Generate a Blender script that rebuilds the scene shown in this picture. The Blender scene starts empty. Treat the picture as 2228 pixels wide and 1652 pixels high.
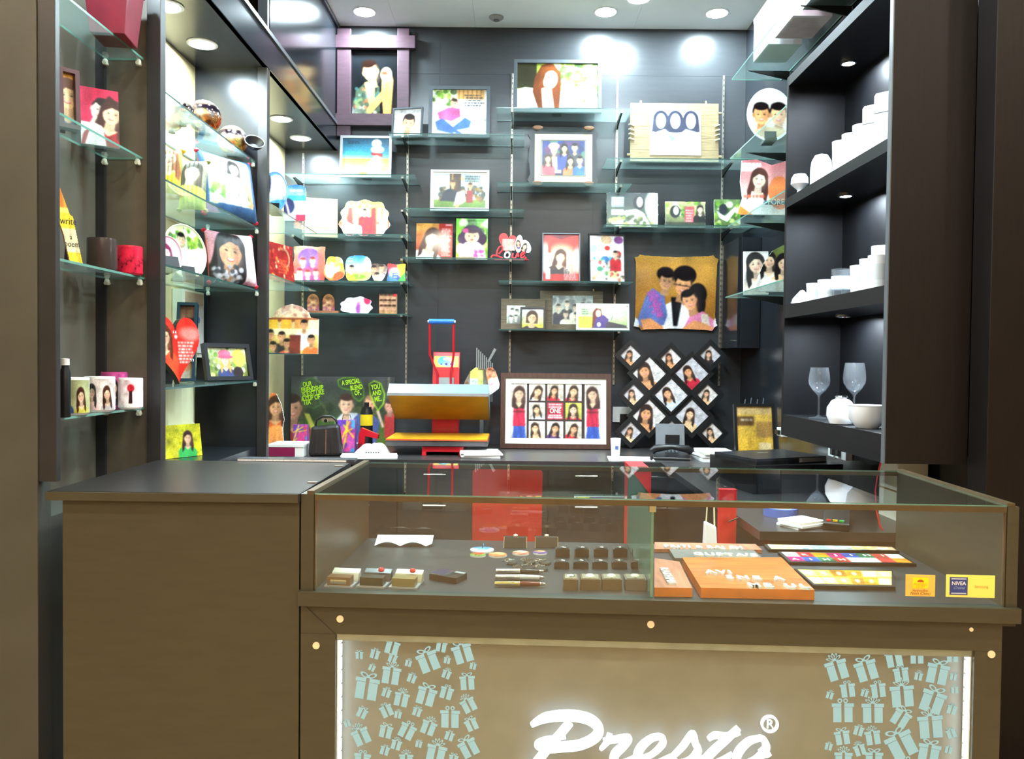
import bpy, math, random
import numpy as np
from mathutils import Vector, Matrix, Euler
rnd = random.Random(7)
SC = bpy.context.scene
COL = SC.collection
PI = math.pi
# ------------------------------------------------------------------ camera
F = 1750.0
CAM = Vector((0, 0, 1.35))
PITCH, YAW, ROLL = math.atan(41 / F), 4 / F, math.radians(0.6)
RM = Matrix.Rotation(YAW, 3, 'Z') @ Matrix.Rotation(PI / 2 - PITCH, 3, 'X') @ Matrix.Rotation(ROLL, 3, 'Z')
cd = bpy.data.cameras.new('camera')
cd.sensor_width = 36
cd.lens = 36 * F / 2228
cd.clip_start = 0.05
co = bpy.data.objects.new('camera', cd)
COL.objects.link(co)
co.location = CAM
co.rotation_euler = RM.to_euler()
SC.camera = co
# ------------------------------------------------------------------ world, exposure
w = bpy.data.worlds.new('world')
SC.world = w
w.use_nodes = True
w.node_tree.nodes['Background'].inputs[0].default_value = (1.0, 0.80, 0.55, 1)
w.node_tree.nodes['Background'].inputs[1].default_value = 0.16
vs = SC.view_settings
vs.view_transform = 'Standard'
vs.look = 'None'
vs.gamma = 1
vs.exposure = 0.0
vs.use_curve_mapping = False
LAMP_COOL, LAMP_WARM, LAMP_CAB = 860.0, 580.0, 1700.0


def U(u, v, X=None, Y=None, Z=None):
    d = RM @ Vector(((u - 1114) / F, -(v - 826) / F, -1))
    if X is not None:
        t = (X - CAM.x) / d.x
    elif Y is not None:
        t = (Y - CAM.y) / d.y
    else:
        t = (Z - CAM.z) / d.z
    return CAM + d * t


# ------------------------------------------------------------------ materials
def srgb(c):
    return tuple((x / 255 / 12.92 if x / 255 <= 0.04045 else ((x / 255 + 0.055) / 1.055) ** 2.4) for x in c)


MATS = {}


def mat(name, c, rough=0.5, metal=0.0, var=0.12, scale=18.0, stretch=(1, 1, 1), bump=0.0, emit=0.0, spec=0.5, coat=0.0):
    """procedural principled material: c is sRGB 0-255, with noise variation of the colour"""
    if name in MATS:
        return MATS[name]
    m = bpy.data.materials.new(name)
    m.use_nodes = True
    nt = m.node_tree
    b = nt.nodes['Principled BSDF']
    L = srgb(c)
    b.inputs['Roughness'].default_value = rough
    b.inputs['Metallic'].default_value = metal
    b.inputs['Specular IOR Level'].default_value = spec
    b.inputs['Coat Weight'].default_value = coat
    tc = nt.nodes.new('ShaderNodeTexCoord')
    mp = nt.nodes.new('ShaderNodeMapping')
    mp.inputs['Scale'].default_value = stretch
    nz = nt.nodes.new('ShaderNodeTexNoise')
    nz.inputs['Scale'].default_value = scale
    nz.inputs['Detail'].default_value = 5
    rp = nt.nodes.new('ShaderNodeValToRGB')
    rp.color_ramp.elements[0].position = 0.3
    rp.color_ramp.elements[1].position = 0.7
    rp.color_ramp.elements[0].color = (*[x * (1 - var) for x in L], 1)
    rp.color_ramp.elements[1].color = (*[min(1, x * (1 + var)) for x in L], 1)
    nt.links.new(tc.outputs['Object'], mp.inputs[0])
    nt.links.new(mp.outputs[0], nz.inputs['Vector'])
    nt.links.new(nz.outputs['Fac'], rp.inputs[0])
    nt.links.new(rp.outputs[0], b.inputs['Base Color'])
    if bump:
        bp = nt.nodes.new('ShaderNodeBump')
        bp.inputs['Strength'].default_value = bump
        bp.inputs['Distance'].default_value = 0.004
        nt.links.new(nz.outputs['Fac'], bp.inputs['Height'])
        nt.links.new(bp.outputs[0], b.inputs['Normal'])
    if emit:
        b.inputs['Emission Color'].default_value = (*L, 1)
        b.inputs['Emission Strength'].default_value = emit
    MATS[name] = m
    return m


def glass(name, tint, gloss_rough=0.0, ior=1.5, gtint=(1, 1, 1), haze=0.0, haze_col=(.46, .60, .57)):
    m = bpy.data.materials.new(name)
    m.use_nodes = True
    nt = m.node_tree
    for n in list(nt.nodes):
        nt.nodes.remove(n)
    o = nt.nodes.new('ShaderNodeOutputMaterial')
    mx = nt.nodes.new('ShaderNodeMixShader')
    fr = nt.nodes.new('ShaderNodeFresnel')
    fr.inputs[0].default_value = ior
    tr = nt.nodes.new('ShaderNodeBsdfTransparent')
    tr.inputs[0].default_value = (*tint, 1)
    gl = nt.nodes.new('ShaderNodeBsdfGlossy')
    gl.inputs['Roughness'].default_value = gloss_rough
    gl.inputs['Color'].default_value = (*gtint, 1)
    ge = nt.nodes.new('ShaderNodeNewGeometry')      # no second mirror when the ray leaves the pane
    mt = nt.nodes.new('ShaderNodeMath')
    mt.operation = 'SUBTRACT'
    mt.use_clamp = True
    nt.links.new(fr.outputs[0], mt.inputs[0])
    nt.links.new(ge.outputs['Backfacing'], mt.inputs[1])
    nt.links.new(mt.outputs[0], mx.inputs[0])
    nt.links.new(tr.outputs[0], mx.inputs[1])
    nt.links.new(gl.outputs[0], mx.inputs[2])
    if haze:  # pale diffuse haze lightens the glass in place of reflected light
        df = nt.nodes.new('ShaderNodeBsdfDiffuse')
        df.inputs[0].default_value = (*haze_col, 1)
        tl = nt.nodes.new('ShaderNodeBsdfTranslucent')
        tl.inputs[0].default_value = (*haze_col, 1)
        ad = nt.nodes.new('ShaderNodeMixShader')
        m2 = nt.nodes.new('ShaderNodeMixShader')
        m2.inputs[0].default_value = haze
        nt.links.new(df.outputs[0], ad.inputs[1])
        nt.links.new(tl.outputs[0], ad.inputs[2])
        nt.links.new(mx.outputs[0], m2.inputs[1])
        nt.links.new(ad.outputs[0], m2.inputs[2])
        nt.links.new(m2.outputs[0], o.inputs[0])
    else:
        nt.links.new(mx.outputs[0], o.inputs[0])
    MATS[name] = m
    return m


def attr_mat(name, rough, coat=0.0):
    m = bpy.data.materials.new(name)
    m.use_nodes = True
    nt = m.node_tree
    b = nt.nodes['Principled BSDF']
    b.inputs['Roughness'].default_value = rough
    b.inputs['Coat Weight'].default_value = coat
    a = nt.nodes.new('ShaderNodeAttribute')
    a.attribute_name = 'Col'
    nt.links.new(a.outputs['Color'], b.inputs['Base Color'])
    MATS[name] = m
    return m


def emitter(name, col, s):
    m = bpy.data.materials.new(name)
    m.use_nodes = True
    nt = m.node_tree
    for n in list(nt.nodes):
        nt.nodes.remove(n)
    o = nt.nodes.new('ShaderNodeOutputMaterial')
    e = nt.nodes.new('ShaderNodeEmission')
    e.inputs[0].default_value = (*col, 1)
    e.inputs[1].default_value = s
    nt.links.new(e.outputs[0], o.inputs[0])
    MATS[name] = m
    return m


PRINT = attr_mat('photo_print', 0.32)
SATIN = attr_mat('cushion_print', 0.45)
GLAZE = attr_mat('glazed_print', 0.12)
M_BLACK = mat('black_laminate', (33, 36, 41), 0.24, var=0.05, scale=6, stretch=(1, 1, 8), spec=0.5)
M_WALLB = mat('charcoal_wall_panel', (56, 58, 61), 0.26, var=0.05, scale=6, stretch=(1, 1, 8))
M_BLACKG = mat('black_gloss_panel', (30, 34, 39), 0.16, var=0.1, scale=5)
M_BROWN = mat('brown_laminate', (63, 60, 46), 0.42, var=0.10, scale=9, stretch=(1, 1, 6), bump=0.02)
M_FACADE = mat('grey_brown_facade', (72, 73, 67), 0.45, var=0.12, scale=7)
M_DKBROWN = mat('dark_brown_with_shade', (20, 15, 14), 0.5, var=0.25, scale=10, stretch=(10, 10, 1), spec=.25)  # right pillar and cabinet side: their shade is put into this dark colour
M_POST = mat('dark_post', (44, 44, 45), 0.35, var=0.12)
M_BEIGE = mat('beige_plaster', (205, 186, 140), 0.7, var=0.06, scale=8)
M_CEIL = mat('ceiling_paint', (240, 243, 242), 0.85, var=0.03, scale=4)
M_CAB = mat('navy_black_laminate', (6, 7, 10), 0.5, var=0.3, scale=6, stretch=(1, 6, 1), spec=.25)
M_STEEL = mat('galvanised_steel', (190, 185, 172), 0.3, 0.9, var=0.2)
M_CHROME = mat('chrome', (220, 222, 224), 0.1, 1.0, var=0.02)
M_BRASS = mat('brass_cap', (235, 222, 190), 0.4, 0.1, var=0.05)
M_DKMETAL = mat('dark_bracket_metal', (40, 38, 36), 0.4, 0.6)
M_WHITE = mat('white_plastic', (235, 236, 236), 0.4, var=0.03)
M_PAPER = mat('white_paper', (240, 242, 244), 0.7, var=0.03)
M_BLK = mat('black_plastic', (22, 23, 25), 0.35, var=0.1)
M_BLKM = mat('black_matte', (18, 18, 20), 0.6, var=0.1)
M_RED = mat('red_enamel', (196, 24, 40), 0.3, var=0.06, coat=0.3)
M_REDP = mat('red_plastic', (205, 36, 40), 0.4, var=0.06)
M_SILVER = mat('silver_frame', (176, 180, 184), 0.35, 0.5, var=0.05)
M_GREYF = mat('grey_frame', (88, 94, 100), 0.35, 0.2, var=0.08)
M_DARKF = mat('dark_frame', (34, 34, 38), 0.35, var=0.1)
M_PURPLE = mat('purple_brown_wood', (78, 56, 66), 0.4, var=0.15, scale=14, stretch=(1, 1, 5))
M_MAHOG = mat('mahogany', (72, 44, 38), 0.3, var=0.25, scale=16, stretch=(4, 1, 1), coat=0.3)
M_RUSTIC = mat('rustic_wood', (150, 132, 96), 0.6, var=0.3, scale=12, stretch=(1, 1, 9), bump=0.2)
M_RUSTD = mat('dark_rustic_wood', (96, 82, 62), 0.6, var=0.3, scale=12, stretch=(1, 1, 9), bump=0.2)
M_CREAM = mat('cream_mat_board', (226, 218, 180), 0.7, var=0.04)
M_CREAMW = mat('pale_mat_board', (232, 230, 214), 0.7, var=0.03)
M_PLAQUE = mat('plaque_wood', (204, 118, 56), 0.3, var=0.35, scale=9, stretch=(1, 7, 1), coat=0.5)
M_SLATE = mat('grey_stone', (104, 104, 100), 0.4, var=0.2)
M_DECK = mat('showcase_deck', (40, 46, 50), 0.35, var=0.08)
M_TEAK = mat('light_wood', (196, 172, 120), 0.55, var=0.2, scale=12, stretch=(1, 1, 8))
M_GEDGE = mat('green_glass_edge', (92, 142, 128), 0.15, var=0.08, spec=0.6)
M_GEDGE_D = mat('dark_green_glass_edge', (52, 84, 78), 0.2, var=0.1)
M_GLASS = glass('shelf_glass', (0.90, 0.97, 0.95), haze=0.08)
M_PANE = glass('showcase_glass', (0.93, 0.97, 0.95), ior=1.9)
M_CLEAR = glass('clear_glassware', (0.93, 0.95, 0.96), 0.03, 1.5, haze=.035, haze_col=(.9, .95, 1))
M_CRYS = mat('frosted_crystal', (240, 246, 250), 0.12, var=0.03, spec=0.8)
M_LEDC = emitter('cool_lamp', (0.74, 0.92, 1.0), LAMP_COOL)
M_LEDW = emitter('warm_lamp', (1.0, 0.87, 0.68), LAMP_WARM)
M_LEDK = emitter('cabinet_lamp', (0.76, 0.88, 1.0), LAMP_CAB)
M_LEDS = emitter('sign_led', (0.82, 0.95, 1.0), 7.0)
M_LETTER = emitter('lit_letter', (0.90, 0.98, 1.0), 2.4)
M_GIFT = emitter('lit_frosted_vinyl', (0.40, 0.66, 0.67), 1.0)


def setk(o, kind):
    o['kind'] = kind
    return o


# ------------------------------------------------------------------ mesh builder
class MB:
    def __init__(s):
        s.v, s.f, s.m = [], [], []

    def add(s, vs_, fs, m=0):
        o = len(s.v)
        s.v += [tuple(p) for p in vs_]
        for f in fs:
            s.f.append(tuple(i + o for i in f))
            s.m.append(m)
        return s

    def box(s, x0, x1, y0, y1, z0, z1, m=0, side=None):
        v = [(x0, y0, z0), (x1, y0, z0), (x1, y1, z0), (x0, y1, z0), (x0, y0, z1), (x1, y0, z1), (x1, y1, z1), (x0, y1, z1)]
        s.add(v, [(0, 3, 2, 1), (4, 5, 6, 7)], m)
        s.add(v, [(0, 1, 5, 4), (1, 2, 6, 5), (2, 3, 7, 6), (3, 0, 4, 7)], m if side is None else side)
        return s

    def hexa(s, v, m=0):
        return s.add(v, [(0, 3, 2, 1), (4, 5, 6, 7), (0, 1, 5, 4), (1, 2, 6, 5), (2, 3, 7, 6), (3, 0, 4, 7)], m)

    def prism(s, pts, y0, y1, m=0, axis='y', side=None):
        """polygon pts (a,b) extruded; axis y: (a,y,b); z: (a,b,z); x: (x,a,b)"""
        fn = {'y': lambda p, t: (p[0], t, p[1]), 'z': lambda p, t: (p[0], p[1], t), 'x': lambda p, t: (t, p[0], p[1])}[axis]
        n = len(pts)
        v = [fn(p, y0) for p in pts] + [fn(p, y1) for p in pts]
        s.add(v, [tuple(range(n)), tuple(range(2 * n - 1, n - 1, -1))], m)
        s.add(v, [(i, i + n, (i + 1) % n + n, (i + 1) % n) for i in range(n)], m if side is None else side)
        return s

    def lathe(s, prof, n=24, c=(0, 0, 0), m=0, close=False):
        v, f = [], []
        for r, z in prof:
            for k in range(n):
                a = 2 * PI * k / n
                v.append((c[0] + r * math.cos(a), c[1] + r * math.sin(a), c[2] + z))
        for i in range(len(prof) - 1):
            for k in range(n):
                f.append((i * n + k, i * n + (k + 1) % n, (i + 1) * n + (k + 1) % n, (i + 1) * n + k))
        return s.add(v, f, m)

    def cyl(s, c, r, z0, z1, n=20, m=0, axis='z'):
        ring = [(r * math.cos(2 * PI * k / n), r * math.sin(2 * PI * k / n)) for k in range(n)]
        if axis == 'z':
            return s.prism([(c[0] + a, c[1] + b) for a, b in ring], z0, z1, m, 'z')
        if axis == 'y':
            return s.prism([(c[0] + a, c[1] + b) for a, b in ring], z0, z1, m, 'y')
        return s.prism([(c[0] + a, c[1] + b) for a, b in ring], z0, z1, m, 'x')

    def tube(s, pts, r, n=10, m=0, cap=True):
        pts = [Vector(p) for p in pts]
        v, f = [], []
        up = Vector((0.03, 0.05, 1)).normalized()
        for i, p in enumerate(pts):
            t = (pts[min(i + 1, len(pts) - 1)] - pts[max(i - 1, 0)]).normalized()
            a = t.cross(up)
            if a.length < 1e-3:
                a = t.cross(Vector((1, 0, 0)))
            a.normalize()
            b = t.cross(a)
            rr = r[i] if isinstance(r, (list, tuple)) else r
            for k in range(n):
                an = 2 * PI * k / n
                v.append(p + a * rr * math.cos(an) + b * rr * math.sin(an))
        for i in range(len(pts) - 1):
            for k in range(n):
                f.append((i * n + k, i * n + (k + 1) % n, (i + 1) * n + (k + 1) % n, (i + 1) * n + k))
        if cap:
            f.append(tuple(range(n - 1, -1, -1)))
            f.append(tuple(range((len(pts) - 1) * n, len(pts) * n)))
        return s.add(v, f, m)

    def mesh(s, name, mats):
        me = bpy.data.meshes.new(name)
        me.from_pydata(s.v, [], s.f)
        for m in mats:
            me.materials.append(m)
        me.polygons.foreach_set('material_index', s.m)
        return me

    def build(s, name, mats, parent=None, smooth=False, bevel=0.0):
        if not isinstance(mats, (list, tuple)):
            mats = [mats]
        me = s.mesh(name, mats)
        if smooth:
            me.shade_smooth()
            try:
                me.set_sharp_from_angle(angle=math.radians(40))
            except Exception:
                pass
        return link(name, me, parent, bevel)


def link(name, me, parent=None, bevel=0.0):
    o = bpy.data.objects.new(name, me)
    COL.objects.link(o)
    if parent:
        o.parent = parent
    if bevel:
        b = o.modifiers.new('bevel', 'BEVEL')
        b.width = bevel
        b.segments = 2
        b.limit_method = 'ANGLE'
    return o


def thing(name, label, cat, loc=(0, 0, 0), rot=(0, 0, 0), group=None):
    o = bpy.data.objects.new(name, None)
    o.empty_display_size = 0.02
    COL.objects.link(o)
    o.location = loc
    o.rotation_euler = rot
    return tag(o, label, cat, group)


def tag(o, label, cat, group=None):
    o['label'] = label
    o['category'] = cat
    if group:
        o['group'] = group
    return o


def struct(name, mb, mats, parent=None, bevel=0):
    o = mb.build(name, mats, parent, bevel=bevel)
    if not parent:
        o['kind'] = 'structure'
    return o


def text_mesh(txt, size, ext=0.0, align='CENTER', shear=0.0, bold=0.0, space=1.0, lsp=1.0):
    cu = bpy.data.curves.new('t', 'FONT')
    cu.body = txt
    cu.size = size
    cu.extrude = ext
    cu.align_x = align
    cu.align_y = 'CENTER'
    cu.shear = shear
    cu.offset = bold
    cu.space_character = space
    cu.space_line = lsp
    cu.resolution_u = 3
    o = bpy.data.objects.new('t', cu)
    me = bpy.data.meshes.new_from_object(o)
    bpy.data.objects.remove(o)
    return me


def text(txt, size, parent, loc, m, rot=(PI / 2, 0, 0), name='lettering', sx=1.0, **k):
    me = text_mesh(txt, size, **k)
    me.materials.clear()
    me.materials.append(m)
    o = link(name, me, parent)
    o.location = loc
    o.rotation_euler = rot
    o.scale = (sx, 1, 1)
    return o


# ------------------------------------------------------------------ painted prints (raster drawn in code, carried by a vertex grid)
class Cv:
    def __init__(s, A, px, bg=(255, 255, 255)):
        s.A = A
        s.h = max(10, int(px))
        s.w = max(10, int(px * A))
        s.a = np.ones((s.h, s.w, 3)) * np.array(bg) / 255.0
        s.Y, s.X = np.meshgrid((np.arange(s.h) + .5) / s.h, (np.arange(s.w) + .5) / s.w * A, indexing='ij')
        s.t = None
        s.r = np.random.RandomState(int(px * 7 + A * 1000) % 9999)

    def rot(s, cx=0, cy=0, deg=0):
        s.t = (cx, cy, math.radians(deg)) if deg else None

    def xy(s):
        if not s.t:
            return s.X, s.Y
        cx, cy, a = s.t
        dx, dy = s.X - cx, s.Y - cy
        return cx + dx * math.cos(a) + dy * math.sin(a), cy - dx * math.sin(a) + dy * math.cos(a)

    def put(s, al, col):
        al = al[..., None]
        s.a = s.a * (1 - al) + al * np.array(col) / 255.0

    def ell(s, cx, cy, rx, ry, col, deg=0, soft=1.2, al=1.0):
        X, Y = s.xy()
        a = math.radians(deg)
        dx, dy = X - cx, Y - cy
        u = (dx * math.cos(a) + dy * math.sin(a)) / rx
        v = (-dx * math.sin(a) + dy * math.cos(a)) / ry
        d = (1 - np.sqrt(u * u + v * v)) * min(rx, ry) * s.h / soft + .5
        s.put(np.clip(d, 0, 1) * al, col)

    def poly(s, pts, col, al=1.0):
        X, Y = s.xy()
        acc = np.zeros_like(X)
        e = .25 / s.h
        for ox, oy in ((-e, -e), (e, -e), (-e, e), (e, e)):
            x, y = X + ox, Y + oy
            ins = np.zeros(X.shape, bool)
            n = len(pts)
            for i in range(n):
                x1, y1 = pts[i]
                x2, y2 = pts[(i + 1) % n]
                if y1 == y2:
                    continue
                c = ((y1 > y) != (y2 > y)) & (x < (x2 - x1) * (y - y1) / (y2 - y1) + x1)
                ins ^= c
            acc += ins * .25
        s.put(acc * al, col)

    def rect(s, x0, y0, x1, y1, col, al=1.0):
        s.poly([(x0, y0), (x1, y0), (x1, y1), (x0, y1)], col, al)

    def line(s, pts, wd, col, al=1.0):
        X, Y = s.xy()
        d = np.full(X.shape, 9.0)
        for (x1, y1), (x2, y2) in zip(pts[:-1], pts[1:]):
            L = (x2 - x1) ** 2 + (y2 - y1) ** 2 + 1e-9
            t = np.clip(((X - x1) * (x2 - x1) + (Y - y1) * (y2 - y1)) / L, 0, 1)
            d = np.minimum(d, np.hypot(X - x1 - t * (x2 - x1), Y - y1 - t * (y2 - y1)))
        s.put(np.clip((wd / 2 - d) * s.h + .5, 0, 1) * al, col)

    def grad(s, c0, c1, y0=0.0, y1=1.0, horiz=False):
        t = np.clip(((s.X / s.A if horiz else s.Y) - y0) / (y1 - y0), 0, 1)[..., None]
        m = (s.Y >= y0 - 1e-6)[..., None] if not horiz else np.ones_like(t, bool)
        g = (np.array(c0) * (1 - t) + np.array(c1) * t) / 255.0
        s.a = np.where(m, g, s.a)

    def speck(s, x0, y0, x1, y1, cols, n, r0, r1, al=0.8, asp=1.0):
        for k in range(n):
            r = s.r.uniform(r0, r1)
            s.ell(s.r.uniform(x0, x1), s.r.uniform(y0, y1), r * asp, r, cols[s.r.randint(len(cols))], s.r.uniform(0, 180), 1.5, al)

    def lines(s, x0, y0, x1, y1, n, col, wd=.03, jit=.25, al=0.9):
        """rows of small print too fine to read"""
        for i in range(n):
            y = y0 + (y1 - y0) * (i + .5) / n
            x = x0 + s.r.uniform(0, jit) * (x1 - x0) * .4
            xe = x1 - s.r.uniform(0, jit) * (x1 - x0)
            while x < xe:
                l = s.r.uniform(.02, .06) * (1 + (x1 - x0))
                s.rect(x, y - wd / 2, min(x + l, xe), y + wd / 2, col, al)
                x += l + .014

    def noise(s, amt):
        s.a = s.a * (1 + s.r.normal(0, amt, (s.h, s.w, 1)))

    def blur(s, n=1):
        for _ in range(n):
            p = np.pad(s.a, ((1, 1), (1, 1), (0, 0)), 'edge')
            s.a = (p[1:-1, 1:-1] * 4 + (p[:-2, 1:-1] + p[2:, 1:-1] + p[1:-1, :-2] + p[1:-1, 2:]) * 2 + p[:-2, :-2] + p[2:, 2:] + p[:-2, 2:] + p[2:, :-2]) / 16

    # ---- people in the prints
    def bust(s, x, y, r, skin=(236, 196, 160), hair=(38, 26, 24), shirt=(190, 40, 60), style='long', tilt=0, body=True, look=0.0, smile=True):
        sh = tuple(max(0, c * .80) for c in skin)
        if tilt:
            s.rot(x, y + r, tilt)
        if style == 'long':
            s.ell(x, y - .2 * r, 1.02 * r, 1.22 * r, hair)
            s.poly([(x - 1.0 * r, y - .3 * r), (x - 1.15 * r, y + 1.2 * r), (x - 1.1 * r, y + 2.4 * r), (x - .35 * r, y + 2.7 * r), (x + .3 * r, y + 2.5 * r), (x + 1.1 * r, y + 2.6 * r), (x + 1.2 * r, y + 1.2 * r), (x + 1.0 * r, y - .3 * r)], hair)
        elif style == 'bob':
            s.ell(x, y - .1 * r, 1.08 * r, 1.25 * r, hair)
            s.poly([(x - 1.05 * r, y), (x - 1.1 * r, y + 1.05 * r), (x + 1.1 * r, y + 1.05 * r), (x + 1.05 * r, y)], hair)
        else:
            s.ell(x, y - .3 * r, .86 * r, .98 * r, hair)
        if body:
            s.ell(x, y + 2.75 * r, 1.95 * r, 1.25 * r, shirt)
            s.rect(x - 1.95 * r, y + 2.7 * r, x + 1.95 * r, y + 6 * r, shirt)
            s.poly([(x - .75 * r, y + 1.55 * r), (x + .75 * r, y + 1.55 * r), (x + .1 * r, y + 2.2 * r), (x - .1 * r, y + 2.2 * r)], skin)
        s.poly([(x - .36 * r, y + .5 * r), (x + .36 * r, y + .5 * r), (x + .45 * r, y + 1.7 * r), (x - .45 * r, y + 1.7 * r)], sh)
        if style == 'long' and body:
            s.poly([(x - 1.0 * r, y), (x - .66 * r, y + .3 * r), (x - .75 * r, y + 2.2 * r), (x - 1.15 * r, y + 2.7 * r), (x - 1.25 * r, y + 1.5 * r)], hair)
            s.poly([(x + 1.0 * r, y), (x + .66 * r, y + .3 * r), (x + .72 * r, y + 2.2 * r), (x + 1.12 * r, y + 2.7 * r), (x + 1.25 * r, y + 1.5 * r)], hair)
        s.ell(x, y, .74 * r, r, skin)
        s.ell(x + .42 * r, y + .2 * r, .34 * r, .75 * r, sh, 0, 14, .55)
        s.ell(x - .2 * r, y - .1 * r, .35 * r, .5 * r, tuple(min(255, c * 1.12) for c in skin), 0, 14, .6)
        s.ell(x - .36 * r, y + .3 * r, .2 * r, .16 * r, (232, 140, 120), 0, 6, .35)
        s.ell(x + .36 * r, y + .3 * r, .18 * r, .16 * r, (220, 130, 110), 0, 6, .35)
        if style in ('long', 'bob'):
            s.poly([(x - .8 * r, y + .1 * r), (x - .8 * r, y - .8 * r), (x, y - 1.2 * r), (x + .8 * r, y - .8 * r), (x + .78 * r, y + .1 * r), (x + .5 * r, y - .5 * r), (x - .1 * r, y - .62 * r), (x - .62 * r, y - .2 * r)], hair)
        elif style == 'hat':
            s.ell(x, y - .75 * r, 1.15 * r, .5 * r, hair)
        else:
            s.ell(x, y - .85 * r, .74 * r, .42 * r, hair)
            s.ell(x - .74 * r, y + .05 * r, .14 * r, .25 * r, sh)
            s.ell(x + .74 * r, y + .05 * r, .14 * r, .25 * r, sh)
        L = look * r
        for k in (-1, 1):
            s.ell(x + k * .3 * r + L, y - .02 * r, .12 * r, .06 * r, (52, 36, 32))
            s.line([(x + k * .14 * r + L, y - .2 * r), (x + k * .46 * r + L, y - .22 * r)], .05 * r, (80, 56, 48), .6)
        s.line([(x + L, y), (x + .06 * r + L, y + .26 * r), (x - .04 * r + L, y + .3 * r)], .06 * r, sh, .8)
        if smile:
            s.ell(x + L * .8, y + .53 * r, .26 * r, .11 * r, (190, 80, 76))
            s.ell(x + L * .8, y + .50 * r, .2 * r, .05 * r, (250, 240, 235))
        else:
            s.ell(x + L * .8, y + .53 * r, .2 * r, .08 * r, (196, 92, 86))
        s.rot()

    def foliage(s, x0, y0, x1, y1, n=60, light=True, r=.09):
        s.speck(x0, y0, x1, y1, [(70, 120, 40), (110, 160, 50), (150, 190, 60), (60, 90, 40)] + ([(220, 235, 150), (250, 252, 225)] if light else [(30, 50, 20)]), n, r * .3, r, .8)


def paint(fn, A, px):
    c = Cv(A, px)
    fn(c)
    c.blur(1 + int(px / 60))
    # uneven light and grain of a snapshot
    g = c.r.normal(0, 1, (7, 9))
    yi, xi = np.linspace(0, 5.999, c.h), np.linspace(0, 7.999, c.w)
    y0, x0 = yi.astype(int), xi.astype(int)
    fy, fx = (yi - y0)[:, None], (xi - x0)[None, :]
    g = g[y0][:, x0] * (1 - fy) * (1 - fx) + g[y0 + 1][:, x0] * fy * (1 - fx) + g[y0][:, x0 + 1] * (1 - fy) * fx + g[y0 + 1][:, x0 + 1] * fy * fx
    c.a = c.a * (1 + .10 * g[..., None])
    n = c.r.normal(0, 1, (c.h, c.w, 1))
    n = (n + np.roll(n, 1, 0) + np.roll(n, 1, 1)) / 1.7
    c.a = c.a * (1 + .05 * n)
    return np.clip(c.a, 0, 1)


def lin(a):
    return np.where(a <= .04045, a / 12.92, ((a + .055) / 1.055) ** 2.4)


def grid(name, img, fn, m, parent, mask=None, smooth=True):
    """img h x w x 3 carried on a vertex grid; fn(u,v) arrays -> x,y,z with u right, v down"""
    h, wd = img.shape[:2]
    V, Uu = np.meshgrid(np.linspace(0, 1, h), np.linspace(0, 1, wd), indexing='ij')
    x, y, z = fn(Uu, V)
    P = np.stack([x, y, z], -1).reshape(-1, 3)
    idx = np.arange(h * wd).reshape(h, wd)
    q = np.stack([idx[1:, :-1], idx[1:, 1:], idx[:-1, 1:], idx[:-1, :-1]], -1)
    if mask is not None:
        cu, cv_ = (Uu[:-1, :-1] + Uu[1:, 1:]) / 2, (V[:-1, :-1] + V[1:, 1:]) / 2
        q = q[inpoly(cu, cv_, mask)]
    q = q.reshape(-1, 4)
    used = np.unique(q)
    rm = np.full(h * wd, -1)
    rm[used] = np.arange(len(used))
    q = rm[q]
    P = P[used]
    C = lin(img.reshape(-1, 3)[used])
    me = bpy.data.meshes.new(name)
    me.vertices.add(len(P))
    me.vertices.foreach_set('co', P.astype(np.float32).ravel())
    me.loops.add(len(q) * 4)
    me.loops.foreach_set('vertex_index', q.astype(np.int32).ravel())
    me.polygons.add(len(q))
    me.polygons.foreach_set('loop_start', (np.arange(len(q)) * 4).astype(np.int32))
    me.polygons.foreach_set('loop_total', np.full(len(q), 4, np.int32))
    me.update(calc_edges=True)
    at = me.color_attributes.new('Col', 'FLOAT_COLOR', 'POINT')
    at.data.foreach_set('color', np.concatenate([C, np.ones((len(C), 1))], 1).astype(np.float32).ravel())
    if smooth:
        me.shade_smooth()
    me.materials.append(m)
    return link(name, me, parent)


def inpoly(x, y, pts):
    ins = np.zeros(x.shape, bool)
    n = len(pts)
    for i in range(n):
        x1, y1 = pts[i]
        x2, y2 = pts[(i + 1) % n]
        if y1 == y2:
            continue
        ins ^= ((y1 > y) != (y2 > y)) & (x < (x2 - x1) * (y - y1) / (y2 - y1) + x1)
    return ins


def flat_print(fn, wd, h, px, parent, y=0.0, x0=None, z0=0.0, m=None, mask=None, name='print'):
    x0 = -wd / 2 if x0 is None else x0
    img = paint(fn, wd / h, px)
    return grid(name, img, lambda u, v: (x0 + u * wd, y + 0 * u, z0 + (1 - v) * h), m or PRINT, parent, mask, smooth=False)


# ------------------------------------------------------------------ poses
class Pose:
    pass


def pb(box, Y, zb=None, yaw=0.0):
    """a thing seen in the pixel box, standing with its front at depth Y on height zb"""
    x0, y0, x1, y1 = box
    p = Pose()
    ym = (y0 + y1) / 2
    a, b = U(x0, ym, Y=Y), U(x1, ym, Y=Y)
    zt = U((x0 + x1) / 2, y0, Y=Y).z
    if zb is None:
        zb = U((x0 + x1) / 2, y1, Y=Y).z
    p.x, p.y, p.z = (a.x + b.x) / 2, Y, zb
    p.w, p.h, p.yaw = (b.x - a.x) / max(.5, math.cos(yaw)), zt - zb, yaw
    p.px = (y1 - y0)
    return p


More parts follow.
